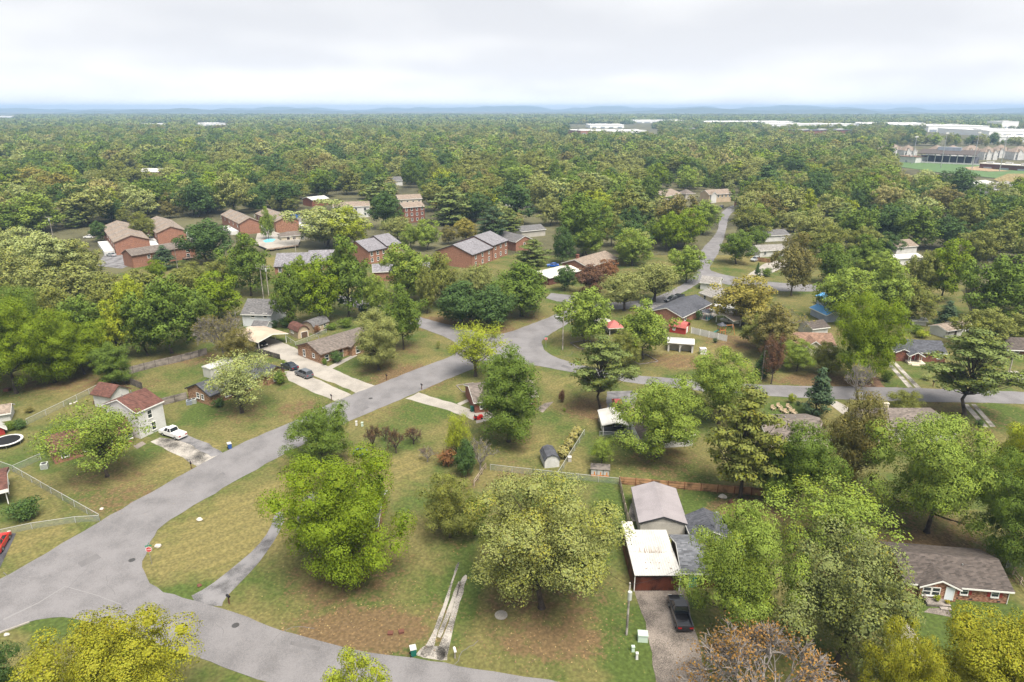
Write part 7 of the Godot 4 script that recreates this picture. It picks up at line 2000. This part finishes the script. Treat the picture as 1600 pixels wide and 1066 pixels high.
func trampoline(label: String, at: Vector3, r: float, pad: String) -> void:
	var t := thing("trampoline", label, "trampoline", at)
	var m := MB.new()
	m.lathe([[0.0, 0.76], [r * 0.86, 0.76]], Vector3.ZERO, 26)
	part("mat", m, M.black, t)
	var p := MB.new()
	p.lathe([[r * 0.84, 0.70], [r * 1.0, 0.70], [r * 1.0, 0.79], [r * 0.84, 0.80]], Vector3.ZERO, 26)
	part("pad", p, M[pad], t)
	for i in 6:
		var a := TAU * i / 6
		var l := MB.new()
		l.tube(Vector3(cos(a) * r * 0.95, 0, sin(a) * r * 0.95), Vector3(cos(a) * r * 0.95, 0.72, sin(a) * r * 0.95), 0.03, 0.03, 6)
		part("leg", l, M.steel, t)

func ac_unit(label: String, at: Vector3, turn: float, m: String) -> void:
	var t := thing("air_conditioner", label, "air conditioner", at, turn)
	var b := MB.new()
	b.box(Vector3(-0.5, 0.05, -0.5), Vector3(0.5, 0.95, 0.5))
	part("casing", b, M[m], t)
	var f := MB.new()
	f.lathe([[0.4, 0.955], [0.4, 0.97], [0.0, 0.975]], Vector3.ZERO, 14)
	part("fan_grille", f, M.trim_dark, t)
	for i in 5:
		var s := MB.new()
		s.box(Vector3(-0.44, 0.18 + i * 0.15, 0.502), Vector3(0.44, 0.22 + i * 0.15, 0.51))
		part("louvre", s, M.trim_dark, t)

func box_thing(called: String, label: String, category: String, at: Vector3, size: Vector3, m: String, lid := "", turn := 0.0, group := "") -> void:
	var t := thing(called, label, category, at, turn, group)
	var b := MB.new()
	var k := 0.04
	frustum(b, -size.x * 0.5, size.x * 0.5, size.z * 0.5, 0.0, -size.x * 0.5 + k, size.x * 0.5 - k, size.z * 0.5 - k, size.y * 0.85)
	part("body", b, M[m], t)
	var l := MB.new()
	l.box(Vector3(-size.x * 0.5 - 0.01, size.y * 0.855, -size.z * 0.5 - 0.01), Vector3(size.x * 0.5 + 0.01, size.y, size.z * 0.5 + 0.01))
	part("lid", l, M[lid if lid else m], t)

func stone(label: String, at: Vector3, r: float, m := "stone", group := "") -> void:
	var f := noise(int(at.x * 10), 1.1, 2)
	var b := MB.new()
	var rows := []
	for j in 5:
		var row := []
		for i in 8:
			var d := Vector3(cos(TAU * i / 8) * sin(PI * j / 4), cos(PI * j / 4), sin(TAU * i / 8) * sin(PI * j / 4))
			row.append(at + d * Vector3(1.3, 0.7, 1.0) * r * (1.0 + 0.4 * f.get_noise_3dv(d * 2.0)) + Vector3(0, r * 0.4, 0))
		rows.append(row)
	for j in 4:
		for i in 8:
			b.quad(rows[j + 1][(i + 1) % 8], rows[j + 1][i], rows[j][i], rows[j][(i + 1) % 8])
	tag(part("stone", b, M[m], self), label, "stone", group)

func chair(label: String, at: Vector3, turn: float, m: String, group: String) -> void:
	var t := thing("garden_chair", label, "chair", at, turn, group)
	var s := MB.new()
	s.box(Vector3(-0.35, 0.36, -0.35), Vector3(0.35, 0.42, 0.35))
	part("seat", s, M[m], t)
	var b := MB.new()
	b.box(Vector3(-0.35, 0.43, -0.42), Vector3(0.35, 1.0, -0.36))
	part("backrest", b, M[m], t)
	for x in [-0.32, 0.32]:
		var a := MB.new()
		a.box(Vector3(x - 0.06, 0.58, -0.35), Vector3(x + 0.06, 0.63, 0.4))
		part("armrest", a, M[m], t)
		for z in [-0.32, 0.34]:
			var l := MB.new()
			l.box(Vector3(x - 0.04, 0, z - 0.04), Vector3(x + 0.04, 0.57 if z > 0 else 0.36, z + 0.04))
			part("leg", l, M[m], t)

func ring(called: String, label: String, at: Vector3, r: float) -> void:
	var t := thing(called, label, "timber edging", at)
	for i in 4:
		var x := Transform3D(Basis(Vector3.UP, i * PI / 2 + 0.4), at)
		var m := MB.new()
		m.box(Vector3(-r, 0, r - 0.08), Vector3(r - 0.09, 0.2, r + 0.06))
		put("timber", m, M.grey_wood, t, x)

func yard_things() -> void:
	M.chain = mat(Color(0.62, 0.66, 0.66, 0.24), 0.6)
	M.chain.transparency = BaseMaterial3D.TRANSPARENCY_ALPHA
	# vehicles
	car("white_pickup", "white pickup truck with dark bed parked on the gravel drive", Vector3(-63.26, 0, -111.97), Vector3(-58.62, 0, -109.44), "pickup", "paint_white")
	car("grey_suv", "dark grey estate car parked on the concrete drive", Vector3(-48.2, 0, -141.67), Vector3(-43.21, 0, -137.52), "suv", "paint_grey")
	car("dark_sedan", "dark blue sedan parked ahead of the grey estate car", Vector3(-52.3, 0, -146.05), Vector3(-48.41, 0, -142.84), "sedan", "paint_navy")
	car("black_sedan", "black car parked under the tan metal carport", Vector3(-60.76, 0, -158.35), Vector3(-64.01, 0, -162.21), "sedan", "paint_black")
	car("black_pickup", "black pickup truck parked nose-in under the fresh green maple", Vector3(19.5, 0, -67.08), Vector3(19.44, 0, -62.04), "pickup", "paint_black")
	car("red_car", "bright red car on dark asphalt behind the wire fence", Vector3(-69.96, 0, -80.46), Vector3(-68.27, 0, -75.65), "sedan", "paint_red")
	struct("driveway", slab([-68.14, -70.19, -65.45, -72.65, -68.87, -81.06, -70.31, -81.21, -74.63, -78.71], 0.05), M.asphalt_dark)
	car("red_car", "red car parked in front of the white carport", Vector3(20.84, 0, -125), Vector3(20.64, 0, -121.06), "suv", "paint_red")
	car("black_pickup", "black pickup truck parked under the white sheet-metal carport", Vector3(19.49, 0, -113.27), Vector3(19.73, 0, -118.18), "pickup", "paint_black")
	car("blue_car", "bright blue car parked by the grey annex", Vector3(13.07, 0, -248.89), Vector3(17.35, 0, -248.89), "sedan", "paint_blue")
	car("black_suv", "black car at the dark-roofed brick house", Vector3(46.42, 0, -198.96), Vector3(50.56, 0, -201.85), "suv", "paint_black", "black cars at the dark-roofed brick house")
	car("black_suv", "black car at the dark-roofed brick house", Vector3(49.49, 0, -204.07), Vector3(52.3, 0, -202.58), "suv", "paint_black", "black cars at the dark-roofed brick house")
	car("silver_suv", "silver car parked beside the orange wooden fence", Vector3(91.22, 0, -256.65), Vector3(96.24, 0, -261.28), "suv", "paint_silver")
	car("white_car", "white car in the lot behind the mottled brick gable", Vector3(-110.65, 0, -343.58), Vector3(-107.32, 0, -347.57), "sedan", "paint_white")
	car("red_car", "small red car in the lot behind the mottled brick gable", Vector3(-118.04, 0, -357.93), Vector3(-116.02, 0, -360.07), "sedan", "paint_red")
	car("white_car", "white car beside the first brick apartment row", Vector3(-193.51, 0, -308.02), Vector3(-189.74, 0, -308.02), "sedan", "paint_white")
	car("dark_car", "dark car at the upper end of the far street", Vector3(120.61, 0, -400.62), Vector3(125.2, 0, -408.69), "suv", "paint_navy")
	car("white_car", "white car at the far end of the far street", Vector3(132.79, 0, -408.69), Vector3(137.59, 0, -414.25), "sedan", "paint_white")
	car("grey_car", "grey car in the small lot before the low brick apartments", Vector3(-162.44, 0, -269.78), Vector3(-156.31, 0, -266.07), "sedan", "paint_silver")
	boat()
	mower(Vector3(-6.44, 0, -117.9))
	# fences
	board_fence("wooden_fence", "weathered grey board fence along the foot of the wood", [Vector3(-85.96, 0, -139.76), Vector3(-81.2, 0, -145.24), Vector3(-76.93, 0, -148.96), Vector3(-72.99, 0, -153.76)], 1.7, "grey_wood", "grey_wood_dark")
	board_fence("wooden_fence", "dark weathered board fence behind the white two-storey house", [Vector3(-85.17, 0, -137.52), Vector3(-77.44, 0, -132.19)], 1.6, "grey_wood_dark", "grey_wood_dark")
	board_fence("wooden_fence", "grey board fence between the white house and the brick gable", [Vector3(-69.47, 0, -124.07), Vector3(-65.81, 0, -127.21)], 1.6, "grey_wood", "grey_wood_dark")
	board_fence("wooden_fence", "dark board fence between the concrete drive and the slate roof", [Vector3(-64.34, 0, -156.95), Vector3(-54.38, 0, -150.24)], 1.3, "grey_wood_dark", "grey_wood_dark")
	board_fence("cedar_fence", "new orange cedar fence with dark posts around the metal garage", [Vector3(16.88, 0, -94.16), Vector3(38.94, 0, -90.62)], 1.35, "cedar", "cedar_post", 2.4)
	board_fence("cedar_fence", "side run of pale cedar boards left of the metal garage", [Vector3(16.88, 0, -94.16), Vector3(16.58, 0, -86.45), Vector3(16.5, 0, -81.97)], 1.35, "cedar_back", "cedar_back", 2.4, false)
	board_fence("vinyl_fence", "white vinyl fence between the red barn and the play set", [Vector3(46.95, 0, -169.92), Vector3(54.33, 0, -163.2)], 1.7, "siding_white", "trim", 2.4, false)
	board_fence("wooden_fence", "orange wooden fence beside the silver car", [Vector3(93.96, 0, -258.94), Vector3(98.4, 0, -255.51)], 1.6, "cedar", "cedar_post")
	wire_fence("wire_fence", "chain-link fence running from the wood to the dark shrubs", [Vector3(-86.55, 0, -132.88), Vector3(-88.53, 0, -123.46), Vector3(-90.45, 0, -115.41)], 1.2)
	wire_fence("wire_fence", "chain-link fence slanting down to the road verge", [Vector3(-85.76, 0, -100.24), Vector3(-80.89, 0, -97.94), Vector3(-70.55, 0, -91.35), Vector3(-58.91, 0, -84)], 1.2)
	wire_fence("wire_fence", "short chain-link fence beside the air conditioner", [Vector3(-80.89, 0, -97.94), Vector3(-79.06, 0, -101.98)], 1.2)
	wire_fence("wire_fence", "chain-link fence behind the red car", [Vector3(-71.34, 0, -80.17), Vector3(-67.36, 0, -82.12), Vector3(-62.2, 0, -83.68), Vector3(-58.91, 0, -84)], 1.0)
	wire_fence("wire_fence", "chain-link fence along the row of ornamental grasses", [Vector3(13.06, 0, -111.2), Vector3(7.37, 0, -96.32)], 1.1)
	wire_fence("wire_fence", "long chain-link fence between the back gardens", [Vector3(-3.55, 0, -98.56), Vector3(0, 0, -97.73), Vector3(7.36, 0, -96.12), Vector3(16.78, 0, -94.16)], 1.1)
	wire_fence("wire_fence", "chain-link fence in front of the white carport", [Vector3(15.78, 0, -110.7), Vector3(21.79, 0, -110.19)], 1.0)
	wire_fence("wire_fence", "garden wire fence beside the tan gambrel sheds", [Vector3(-57.56, 0, -164.71), Vector3(-53.63, 0, -159.78), Vector3(-51.75, 0, -163.2), Vector3(-48.76, 0, -170.46)], 1.1)
	wire_fence("wire_fence", "chain-link fence behind the brick ranch house", [Vector3(63.46, 0, -73.54), Vector3(67.59, 0, -73.8)], 1.1)
	rail_fence("rail_fence", "weathered rail fence slanting toward the brown thicket", [Vector3(-4.29, 0, -98.97), Vector3(-5.9, 0, -93.59)])
	rail_fence("rail_fence", "white ranch rails at the gable of the brick ranch house", [Vector3(63.48, 0, -72.27), Vector3(62.6, 0, -68.43)])
	# poles and wires
	pole("light_pole", "slim wooden pole with a lamp beside the concrete drive", Vector3(12.86, 0, -61.84), 7.0, 0, "", 0.0, "transformer")
	pole("utility_pole", "utility pole with crossarm behind the pale tree row", Vector3(-202.76, 0, -300.19), 11.0, 1, "", 0.2, "transformer")
	pole("utility_pole", "taller of the twin power poles before the tall green tree", Vector3(-76.04, 0, -201.85), 11.5, 2, "", 0.3)
	pole("utility_pole", "twin power pole with a transformer beside the taller pole", Vector3(-73.79, 0, -200.4), 11.5, 2, "", 0.3, "transformer")
	pole("utility_pole", "plain wooden pole before the low brick apartment row", Vector3(-123.32, 0, -246.76), 7.5)
	pole("utility_pole", "plain wooden pole at the second brick apartment gable", Vector3(-146.57, 0, -295.67), 9.0)
	pole("street_lamp", "lamp pole on the lawn below the pool deck", Vector3(-84.52, 0, -263.66), 8.5, 0, "lamp")
	pole("street_lamp", "street lamp pole near the stop sign by the round tree", Vector3(12.34, 0, -156.95), 8.6, 0, "lamp", 0.0)
	pole("utility_pole", "utility pole with transformer behind the lilac-roofed apartments", Vector3(-11.38, 0, -301.73), 8.0, 0, "", 0.0, "transformer")
	pole("street_lamp", "street lamp pole beside the rusty green tree", Vector3(54.18, 0, -137.52), 8.0, 0, "lamp", PI)
	pole("street_lamp", "thin lamp pole beside the far gravel tracks", Vector3(105.9, 0, -135.34), 6.5, 0, "lamp", PI)
	pole("utility_pole", "pale wooden pole at the far depot", Vector3(345.41, 0, -527.93), 13.0, 0, "lamp")
	wires("thin power line running from the twin poles over the wood", Vector3(-76.04, 0, -201.85) + Vector3(0, 11, 0), Vector3(-202.76, 0, -300.19) + Vector3(0, 10.4, 0), 4.0)
	wires("thin power line running from the twin poles over the wood", Vector3(-76.04, 0, -201.85) + Vector3(0.8, 10.2, 0), Vector3(-202.76, 0, -300.19) + Vector3(0.8, 9.6, 0), 4.2)
	wires("thin power line from the twin poles to the lilac roofs", Vector3(-73.79, 0, -200.4) + Vector3(0, 11, 0), Vector3(-11.38, 0, -301.73) + Vector3(0, 7.6, 0), 3.0)
	wires("service wire from the drive pole to the slate-roofed house", Vector3(12.86, 0, -61.84) + Vector3(0, 6.8, 0), Vector3(21.26, 0, -70.31) + Vector3(0, 2.9, 0), 0.5)
	wires("service wire from the drive pole to the bungalow behind the olive-green tree", Vector3(12.86, 0, -61.84) + Vector3(0, 6.7, 0), Vector3(8.25, 0, -73.93) + Vector3(0, 2.9, 0), 0.5)
	wires("thin power line along the cross street", Vector3(12.34, 0, -156.95) + Vector3(0, 8.4, 0), Vector3(54.18, 0, -137.52) + Vector3(0, 7.8, 0), 1.2)
	wires("thin power line along the cross street to the far gravel tracks", Vector3(54.18, 0, -137.52) + Vector3(0, 7.8, 0), Vector3(105.9, 0, -135.34) + Vector3(0, 6.3, 0), 1.6)
	stop_sign("red stop sign with green street blades on the corner of the dry lawn", Vector3(-46.67, 0, -74.32), 0.25)
	stop_sign("red stop sign near the street lamp at the junction", Vector3(8.36, 0, -158.83), 0.2)
	# mailboxes, bins, boxes
	mailbox("black mailbox at the foot of the gravel drive by the white house", Vector3(-52.48, 0, -98.97), 0.5, "black")
	mailbox("black mailbox at the edge of the concrete drive", Vector3(-36.44, 0, -126.57), 0.5, "black")
	mailbox("black mailbox on the grassy corner of the hidden bungalow drive", Vector3(-18.92, 0, -132.19), 0.5, "black")
	mailbox("black mailbox on the leaf-strewn lawn of the tan ranch house", Vector3(-27.23, 0, -137.52), 0.5, "black")
	mailbox("dark mailbox leaning beside the cracked asphalt drive", Vector3(-33.71, 0, -66.85), 0.9, "black")
	mailbox("white mailbox beside the two-wheel gravel track", Vector3(-6.12, 0, -58.36), 0.3, "white")
	mailbox("black mailbox across the road from the tall forked pine", Vector3(89.32, 0, -133.93), 0.0, "black")
	bin("blue wheeled bin on the verge near the white pickup", Vector3(-48.97, 0, -106.07), 0.6, "blue_plastic", "siding_white")
	bin("green wheeled bin with a white bag on its lid by the gravel track", Vector3(-10.65, 0, -58.82), 0.3, "green_plastic", "siding_white")
	bin("dark green wheeled bin at the corner of the hidden red brick bungalow", Vector3(-7.73, 0, -121.36), 0.3, "green_plastic", "green_plastic")
	box_thing("utility_box", "large pale green transformer box beside the concrete drive", "utility box", Vector3(14.51, 0, -61.06), Vector3(1.1, 0.95, 0.9), "pale_green", "pale_green", -0.1)
	box_thing("utility_pedestal", "small mint-green utility pedestal on the lawn", "utility box", Vector3(13.16, 0, -59.37), Vector3(0.35, 0.7, 0.35), "pale_green")
	box_thing("utility_pedestal", "white utility post beside the mint-green pedestal", "utility box", Vector3(13.39, 0, -58.27), Vector3(0.28, 0.85, 0.28), "siding_white")
	box_thing("utility_pedestal", "pale utility pedestal by the road above the bare shrubs", "utility box", Vector3(-28.94, 0, -115.14), Vector3(0.35, 0.9, 0.35), "siding_white", "", 0.0, "pedestals above the bare shrubs")
	box_thing("utility_pedestal", "pale green utility pedestal by the road above the bare shrubs", "utility box", Vector3(-27.81, 0, -114.87), Vector3(0.4, 0.8, 0.4), "pale_green", "", 0.0, "pedestals above the bare shrubs")
	ac_unit("grey air conditioner on the lawn at the tan gable", Vector3(-76.61, 0, -99.18), 0.4, "utility_grey")
	ac_unit("dark air conditioner at the brown brick gable", Vector3(-64.29, 0, -124.69), 0.3, "siding_blue")
	ac_unit("second air conditioner beside the dark one at the brown brick gable", Vector3(-63.67, 0, -125.31), 0.3, "utility_grey")
	trampoline("large round trampoline with a white pad behind the wire fence", Vector3(-88.67, 0, -107.73), 2.4, "siding_white")
	trampoline("small blue-edged trampoline below the leafy roadside tree", Vector3(-25.79, 0, -103.53), 1.2, "blue_pad")
	box_thing("brown_box", "brown wooden box on the lawn behind the white house", "box", Vector3(-83.09, 0, -125), Vector3(0.7, 0.7, 0.7), "brown")
	box_thing("brown_box", "rusty fire box at the edge of the wood", "box", Vector3(-105.41, 0, -131.51), Vector3(1.1, 0.6, 0.9), "brown")
	box_thing("meter_box", "brown meter box in the bare soil beside the gravel track", "box", Vector3(-13.66, 0, -61.94), Vector3(0.6, 0.25, 0.5), "brown", "", 0.0, "meter boxes in the bare soil")
	box_thing("meter_box", "brown meter box in the bare soil beside the gravel track", "box", Vector3(-12.47, 0, -62.14), Vector3(0.6, 0.3, 0.5), "brown", "", 0.3, "meter boxes in the bare soil")
	box_thing("bee_box", "pale grey stacked box by the grass row fence", "box", Vector3(9.63, 0, -101.54), Vector3(0.6, 0.9, 0.6), "siding_grey", "siding_white")
	box_thing("white_chest", "white storage chest beside the arched shed", "box", Vector3(45.81, 0, -154.2), Vector3(1.5, 1.5, 1.3), "siding_white")
	for p in [Vector3(-118.71, 0, -366.65), Vector3(-117.34, 0, -368.89), Vector3(-115.27, 0, -368.89)]:
		box_thing("dumpster", "blue dumpster beside the apartment lot", "dumpster", p, Vector3(2.0, 1.8, 1.6), "tarp_blue", "tarp_blue", 0.1, "blue dumpsters at the apartment lot")
	for p in [[Vector3(-88.01, 0, -124.69), 0.25], [Vector3(-87.63, 0, -125.31), 0.22], [Vector3(-87.62, 0, -125.94), 0.2]]:
		stone("pale stone lying along the far wire fence", p[0], p[1], "stone", "pale stones along the far wire fence")
	stone("pale rock on the dry lawn inside the road bend", Vector3(-44.78, 0, -84.32), 0.35)
	stone("flat pale slab beside the stop sign", Vector3(-47.64, 0, -78), 0.4)
	stone("pale boulder on the bare soil behind the cedar fence", Vector3(32.02, 0, -90.26), 0.5)
	stone("dark log lying on the bare soil behind the cedar fence", Vector3(32.85, 0, -88.84), 0.45, "brown")
	stone("white stone at the kerb corner", Vector3(-56.67, 0, -61.75), 0.25)
	stone("pale stump post at the verge end of the wire fence", Vector3(-60.41, 0, -87.12), 0.25)
	stone("broken branch on the grass beside the asphalt drive", Vector3(-38.69, 0, -70.07), 0.25, "brown")
	ring("timber_ring", "square timber edging round the tree by the stop sign", Vector3(18.03, 0, -160.75), 2.6)
	ring("timber_ring", "square timber edging round the tree by the arched shed", Vector3(30.64, 0, -150.24), 2.6)
	ring("raised_bed", "timber-edged garden bed on the corner lawn", Vector3(-9.32, 0, -133.23), 1.9)
	var wc := MB.new()
	wc.lathe([[0.75, 0.0], [0.75, 0.12], [0.5, 0.12], [0.48, 0.05], [0.0, 0.05]], Vector3(-1.27, 0, -64.9), 16)
	tag(part("well_cover", wc, M.concrete, self), "round concrete well cover on the leaf-strewn lawn", "well cover")
	for p in [Vector3(52.51, 0, -122.85), Vector3(54.29, 0, -122.55), Vector3(52.47, 0, -121.06), Vector3(54.11, 0, -120.48), Vector3(51.05, 0, -121.95), Vector3(52.88, 0, -120.18), Vector3(54.38, 0, -119.89)]:
		chair("yellowish wooden garden chair on the green lawn", p, 0.3, "siding_tan", "wooden garden chairs on the green lawn")
	patio()
	swing_set()
	fallen_leaves()

func rail_fence(called: String, label: String, pts: Array) -> void:
	var t := thing(called, label, "fence", Vector3(pts[0].x, 0, pts[0].z))
	var x := frame_at(pts[0], pts[1])
	var L := long(pts[0], pts[1])
	var n := int(L / 2.2) + 1
	for i in n + 1:
		var m := MB.new()
		m.box(Vector3(L * i / n - 0.07, 0, -0.07), Vector3(L * i / n + 0.07, 1.1, 0.07))
		put("post", m, M.cedar_back, t, x)
	for y in [0.45, 0.95]:
		var m := MB.new()
		m.box(Vector3(0, y - 0.07, 0.075), Vector3(L, y + 0.07, 0.12))
		put("rail", m, M.cedar_back, t, x)

func boat() -> void:
	var t := thing("boat", "white motorboat on a trailer under the tan canopy", "boat", Vector3(59.19, 0, -177.73), -0.7)
	var m := MB.new()
	var st := [[-2.4, 0.85, 0.75], [-0.8, 0.9, 0.75], [1.0, 0.75, 0.8], [2.2, 0.32, 0.95], [2.8, 0.03, 1.1]]
	for i in 4:
		var a: Array = st[i]
		var b: Array = st[i + 1]
		for s in [-1.0, 1.0]:
			var p := [Vector3(a[0], 1.2 + 0.05 * i, a[1] * s), Vector3(b[0], 1.2 + 0.05 * (i + 1), b[1] * s), Vector3(b[0], b[2] - 0.25, 0), Vector3(a[0], a[2] - 0.25, 0)]
			if s > 0: m.quad(p[3], p[2], p[1], p[0])
			else: m.quad(p[0], p[1], p[2], p[3])
		m.quad(Vector3(a[0], 1.18 + 0.05 * i, a[1]), Vector3(b[0], 1.23 + 0.05 * i, b[1]), Vector3(b[0], 1.23 + 0.05 * i, -b[1]), Vector3(a[0], 1.18 + 0.05 * i, -a[1]))
	m.quad(Vector3(-2.4, 0.5, 0), Vector3(-2.4, 1.2, 0.85), Vector3(-2.4, 1.25, 0), Vector3(-2.4, 1.2, -0.85))
	part("hull", m, M.paint_white, t)
	var w := MB.new()
	frustum(w, -0.2, 0.9, 0.6, 1.25, -0.1, 0.4, 0.5, 1.65)
	part("windscreen", w, M.car_glass, t)
	for s in [-0.8, 0.8]:
		var k := MB.new()
		k.tube(Vector3(-0.8, 0.3, s - 0.08), Vector3(-0.8, 0.3, s + 0.08), 0.3, 0.3, 12)
		part("trailer_wheel", k, M.rubber, t)

func mower(at: Vector3) -> void:
	var t := thing("riding_mower", "red riding lawn mower at the end of the concrete drive", "mower", at, 0.3)
	var b := MB.new()
	frustum(b, 0.1, 0.9, 0.32, 0.35, 0.15, 0.85, 0.26, 0.8)
	b.box(Vector3(-0.8, 0.35, -0.4), Vector3(0.09, 0.5, 0.4))
	part("body", b, M.paint_red, t)
	var s := MB.new()
	s.box(Vector3(-0.6, 0.52, -0.24), Vector3(-0.2, 0.62, 0.24))
	s.box(Vector3(-0.68, 0.63, -0.24), Vector3(-0.58, 0.95, 0.24))
	part("seat", s, M.black, t)
	var d := MB.new()
	d.box(Vector3(-0.5, 0.12, -0.55), Vector3(0.35, 0.3, 0.55))
	part("cutting_deck", d, M.paint_red, t)
	for w in [[0.65, 0.2, 0.36], [-0.5, 0.26, 0.45]]:
		for z in [-1.0, 1.0]:
			var k := MB.new()
			k.tube(Vector3(w[0], w[1], z * w[2] - 0.09), Vector3(w[0], w[1], z * w[2] + 0.09), w[1], w[1], 12)
			part("wheel", k, M.rubber, t)

func patio() -> void:
	struct("patio", slab([51.81, -183.71, 54.05, -180.68, 58.82, -186.84, 57.32, -190.73], 0.06), M.concrete)
	var t := thing("parasol", "round white parasol on the patio of the dark-roofed brick house", "parasol", Vector3(55.94, 0, -184.33))
	var p := MB.new()
	p.tube(Vector3.ZERO, Vector3(0, 2.4, 0), 0.04, 0.04, 6)
	part("pole", p, M.steel, t)
	var c := MB.new()
	c.lathe([[1.9, 1.95], [1.3, 2.2], [0.0, 2.5]], Vector3.ZERO, 12)
	part("canopy", c, M.siding_white, t)
	house("small_gazebo", "small grey-roofed gazebo on the patio of the dark-roofed brick house", Vector3(52.93, 0, -182.49), Vector3(54.39, 0, -181.28), 2.6, 2.1, 0.7, "trim", "roof_slate", {"open": true, "ridge": "hip", "category": "gazebo"})
	for q in [Vector3(55.24, 0, -183.1), Vector3(54.55, 0, -181.88), Vector3(55.95, 0, -183.71)]:
		chair("turquoise patio chair under the white parasol", q, 1.0, "teal", "turquoise patio chairs")

func swing_set() -> void:
	var t := thing("play_set", "wooden play set with roofed tower and green slide", "play set", Vector3(54.52, 0, -168.86), 0.2)
	for x in [-0.7, 0.7]:
		for z in [-0.7, 0.7]:
			var m := MB.new()
			m.box(Vector3(x - 0.07, 0, z - 0.07), Vector3(x + 0.07, 2.6, z + 0.07))
			part("post", m, M.wood_toy, t)
	var f := MB.new()
	f.box(Vector3(-0.8, 1.3, -0.8), Vector3(0.8, 1.42, 0.8))
	part("platform", f, M.wood_toy, t)
	var r := MB.new()
	frustum(r, -1.0, 1.0, 1.0, 2.6, -0.05, 0.05, 0.05, 3.4)
	part("roof", r, M.roof_slate, t)
	var s := MB.new()
	s.prism(PackedVector2Array([Vector2(-3.4, 0.1), Vector2(-0.8, 1.35), Vector2(-0.8, 1.45), Vector2(-3.4, 0.2)]), -0.3, 0.3)
	part("slide", s, M.green_plastic, t)
	var b := MB.new()
	b.box(Vector3(0.7, 2.4, -0.06), Vector3(3.2, 2.55, 0.06))
	part("swing_beam", b, M.wood_toy, t)
	for z in [-0.9, 0.9]:
		var m := MB.new()
		m.tube(Vector3(3.2, 2.45, 0), Vector3(3.3, 0, z), 0.07, 0.07, 6)
		part("swing_leg", m, M.wood_toy, t)
	for x in [1.5, 2.3]:
		var m := MB.new()
		m.box(Vector3(x - 0.2, 0.5, -0.12), Vector3(x + 0.2, 0.55, 0.12))
		for k in [-0.18, 0.18]:
			m.tube(Vector3(x + k, 0.55, 0), Vector3(x + k, 2.4, 0), 0.015, 0.015, 3, false)
		part("swing", m, M.black, t)

func fallen_leaves() -> void:
	# single leaves lying on the lawns, thickest under the trees that shed them
	var q := RandomNumberGenerator.new()
	q.seed = 909
	var m := MB.new()
	m.tri(Vector3(-0.09, 0.0, 0.02), Vector3(0.0, 0.02, 0.07), Vector3(0.1, 0.01, 0.0))
	m.tri(Vector3(-0.09, 0.0, 0.02), Vector3(0.1, 0.01, 0.0), Vector3(0.0, 0.015, -0.07))
	var mm := MultiMesh.new()
	mm.transform_format = MultiMesh.TRANSFORM_3D
	mm.use_colors = true
	mm.mesh = m.mesh()
	var places := []
	for p in LITTER:
		if p[1] < -150.0: continue
		for i in int(p[2] * p[3] * p[4] * 6.0):
			var a := q.randf() * TAU
			var d := sqrt(q.randf()) * 1.15
			places.append(Vector3(p[0] + cos(a) * d * p[2], 0.03, p[1] + sin(a) * d * p[3]))
	mm.instance_count = places.size()
	var cols := [Color(0.22, 0.14, 0.06), Color(0.15, 0.09, 0.045), Color(0.28, 0.21, 0.09), Color(0.12, 0.08, 0.05), Color(0.20, 0.15, 0.08)]
	for i in places.size():
		var s := q.randf_range(0.7, 1.5)
		mm.set_instance_transform(i, Transform3D(Basis.from_euler(Vector3(q.randf_range(-0.4, 0.4), q.randf() * TAU, q.randf_range(-0.4, 0.4))).scaled(Vector3(s, s, s)), places[i]))
		mm.set_instance_color(i, cols[q.randi() % cols.size()])
	var mi := MultiMeshInstance3D.new()
	mi.name = "fallen_leaves"
	mi.multimesh = mm
	var lm := mat(Color.WHITE, 0.9)
	lm.vertex_color_use_as_albedo = true
	mi.material_override = lm
	mi.set_meta("kind", "stuff")
	tag(mi, "brown and yellow leaves scattered over the lawns", "fallen leaves")
	add_child(mi)
	print("leaves ", places.size())
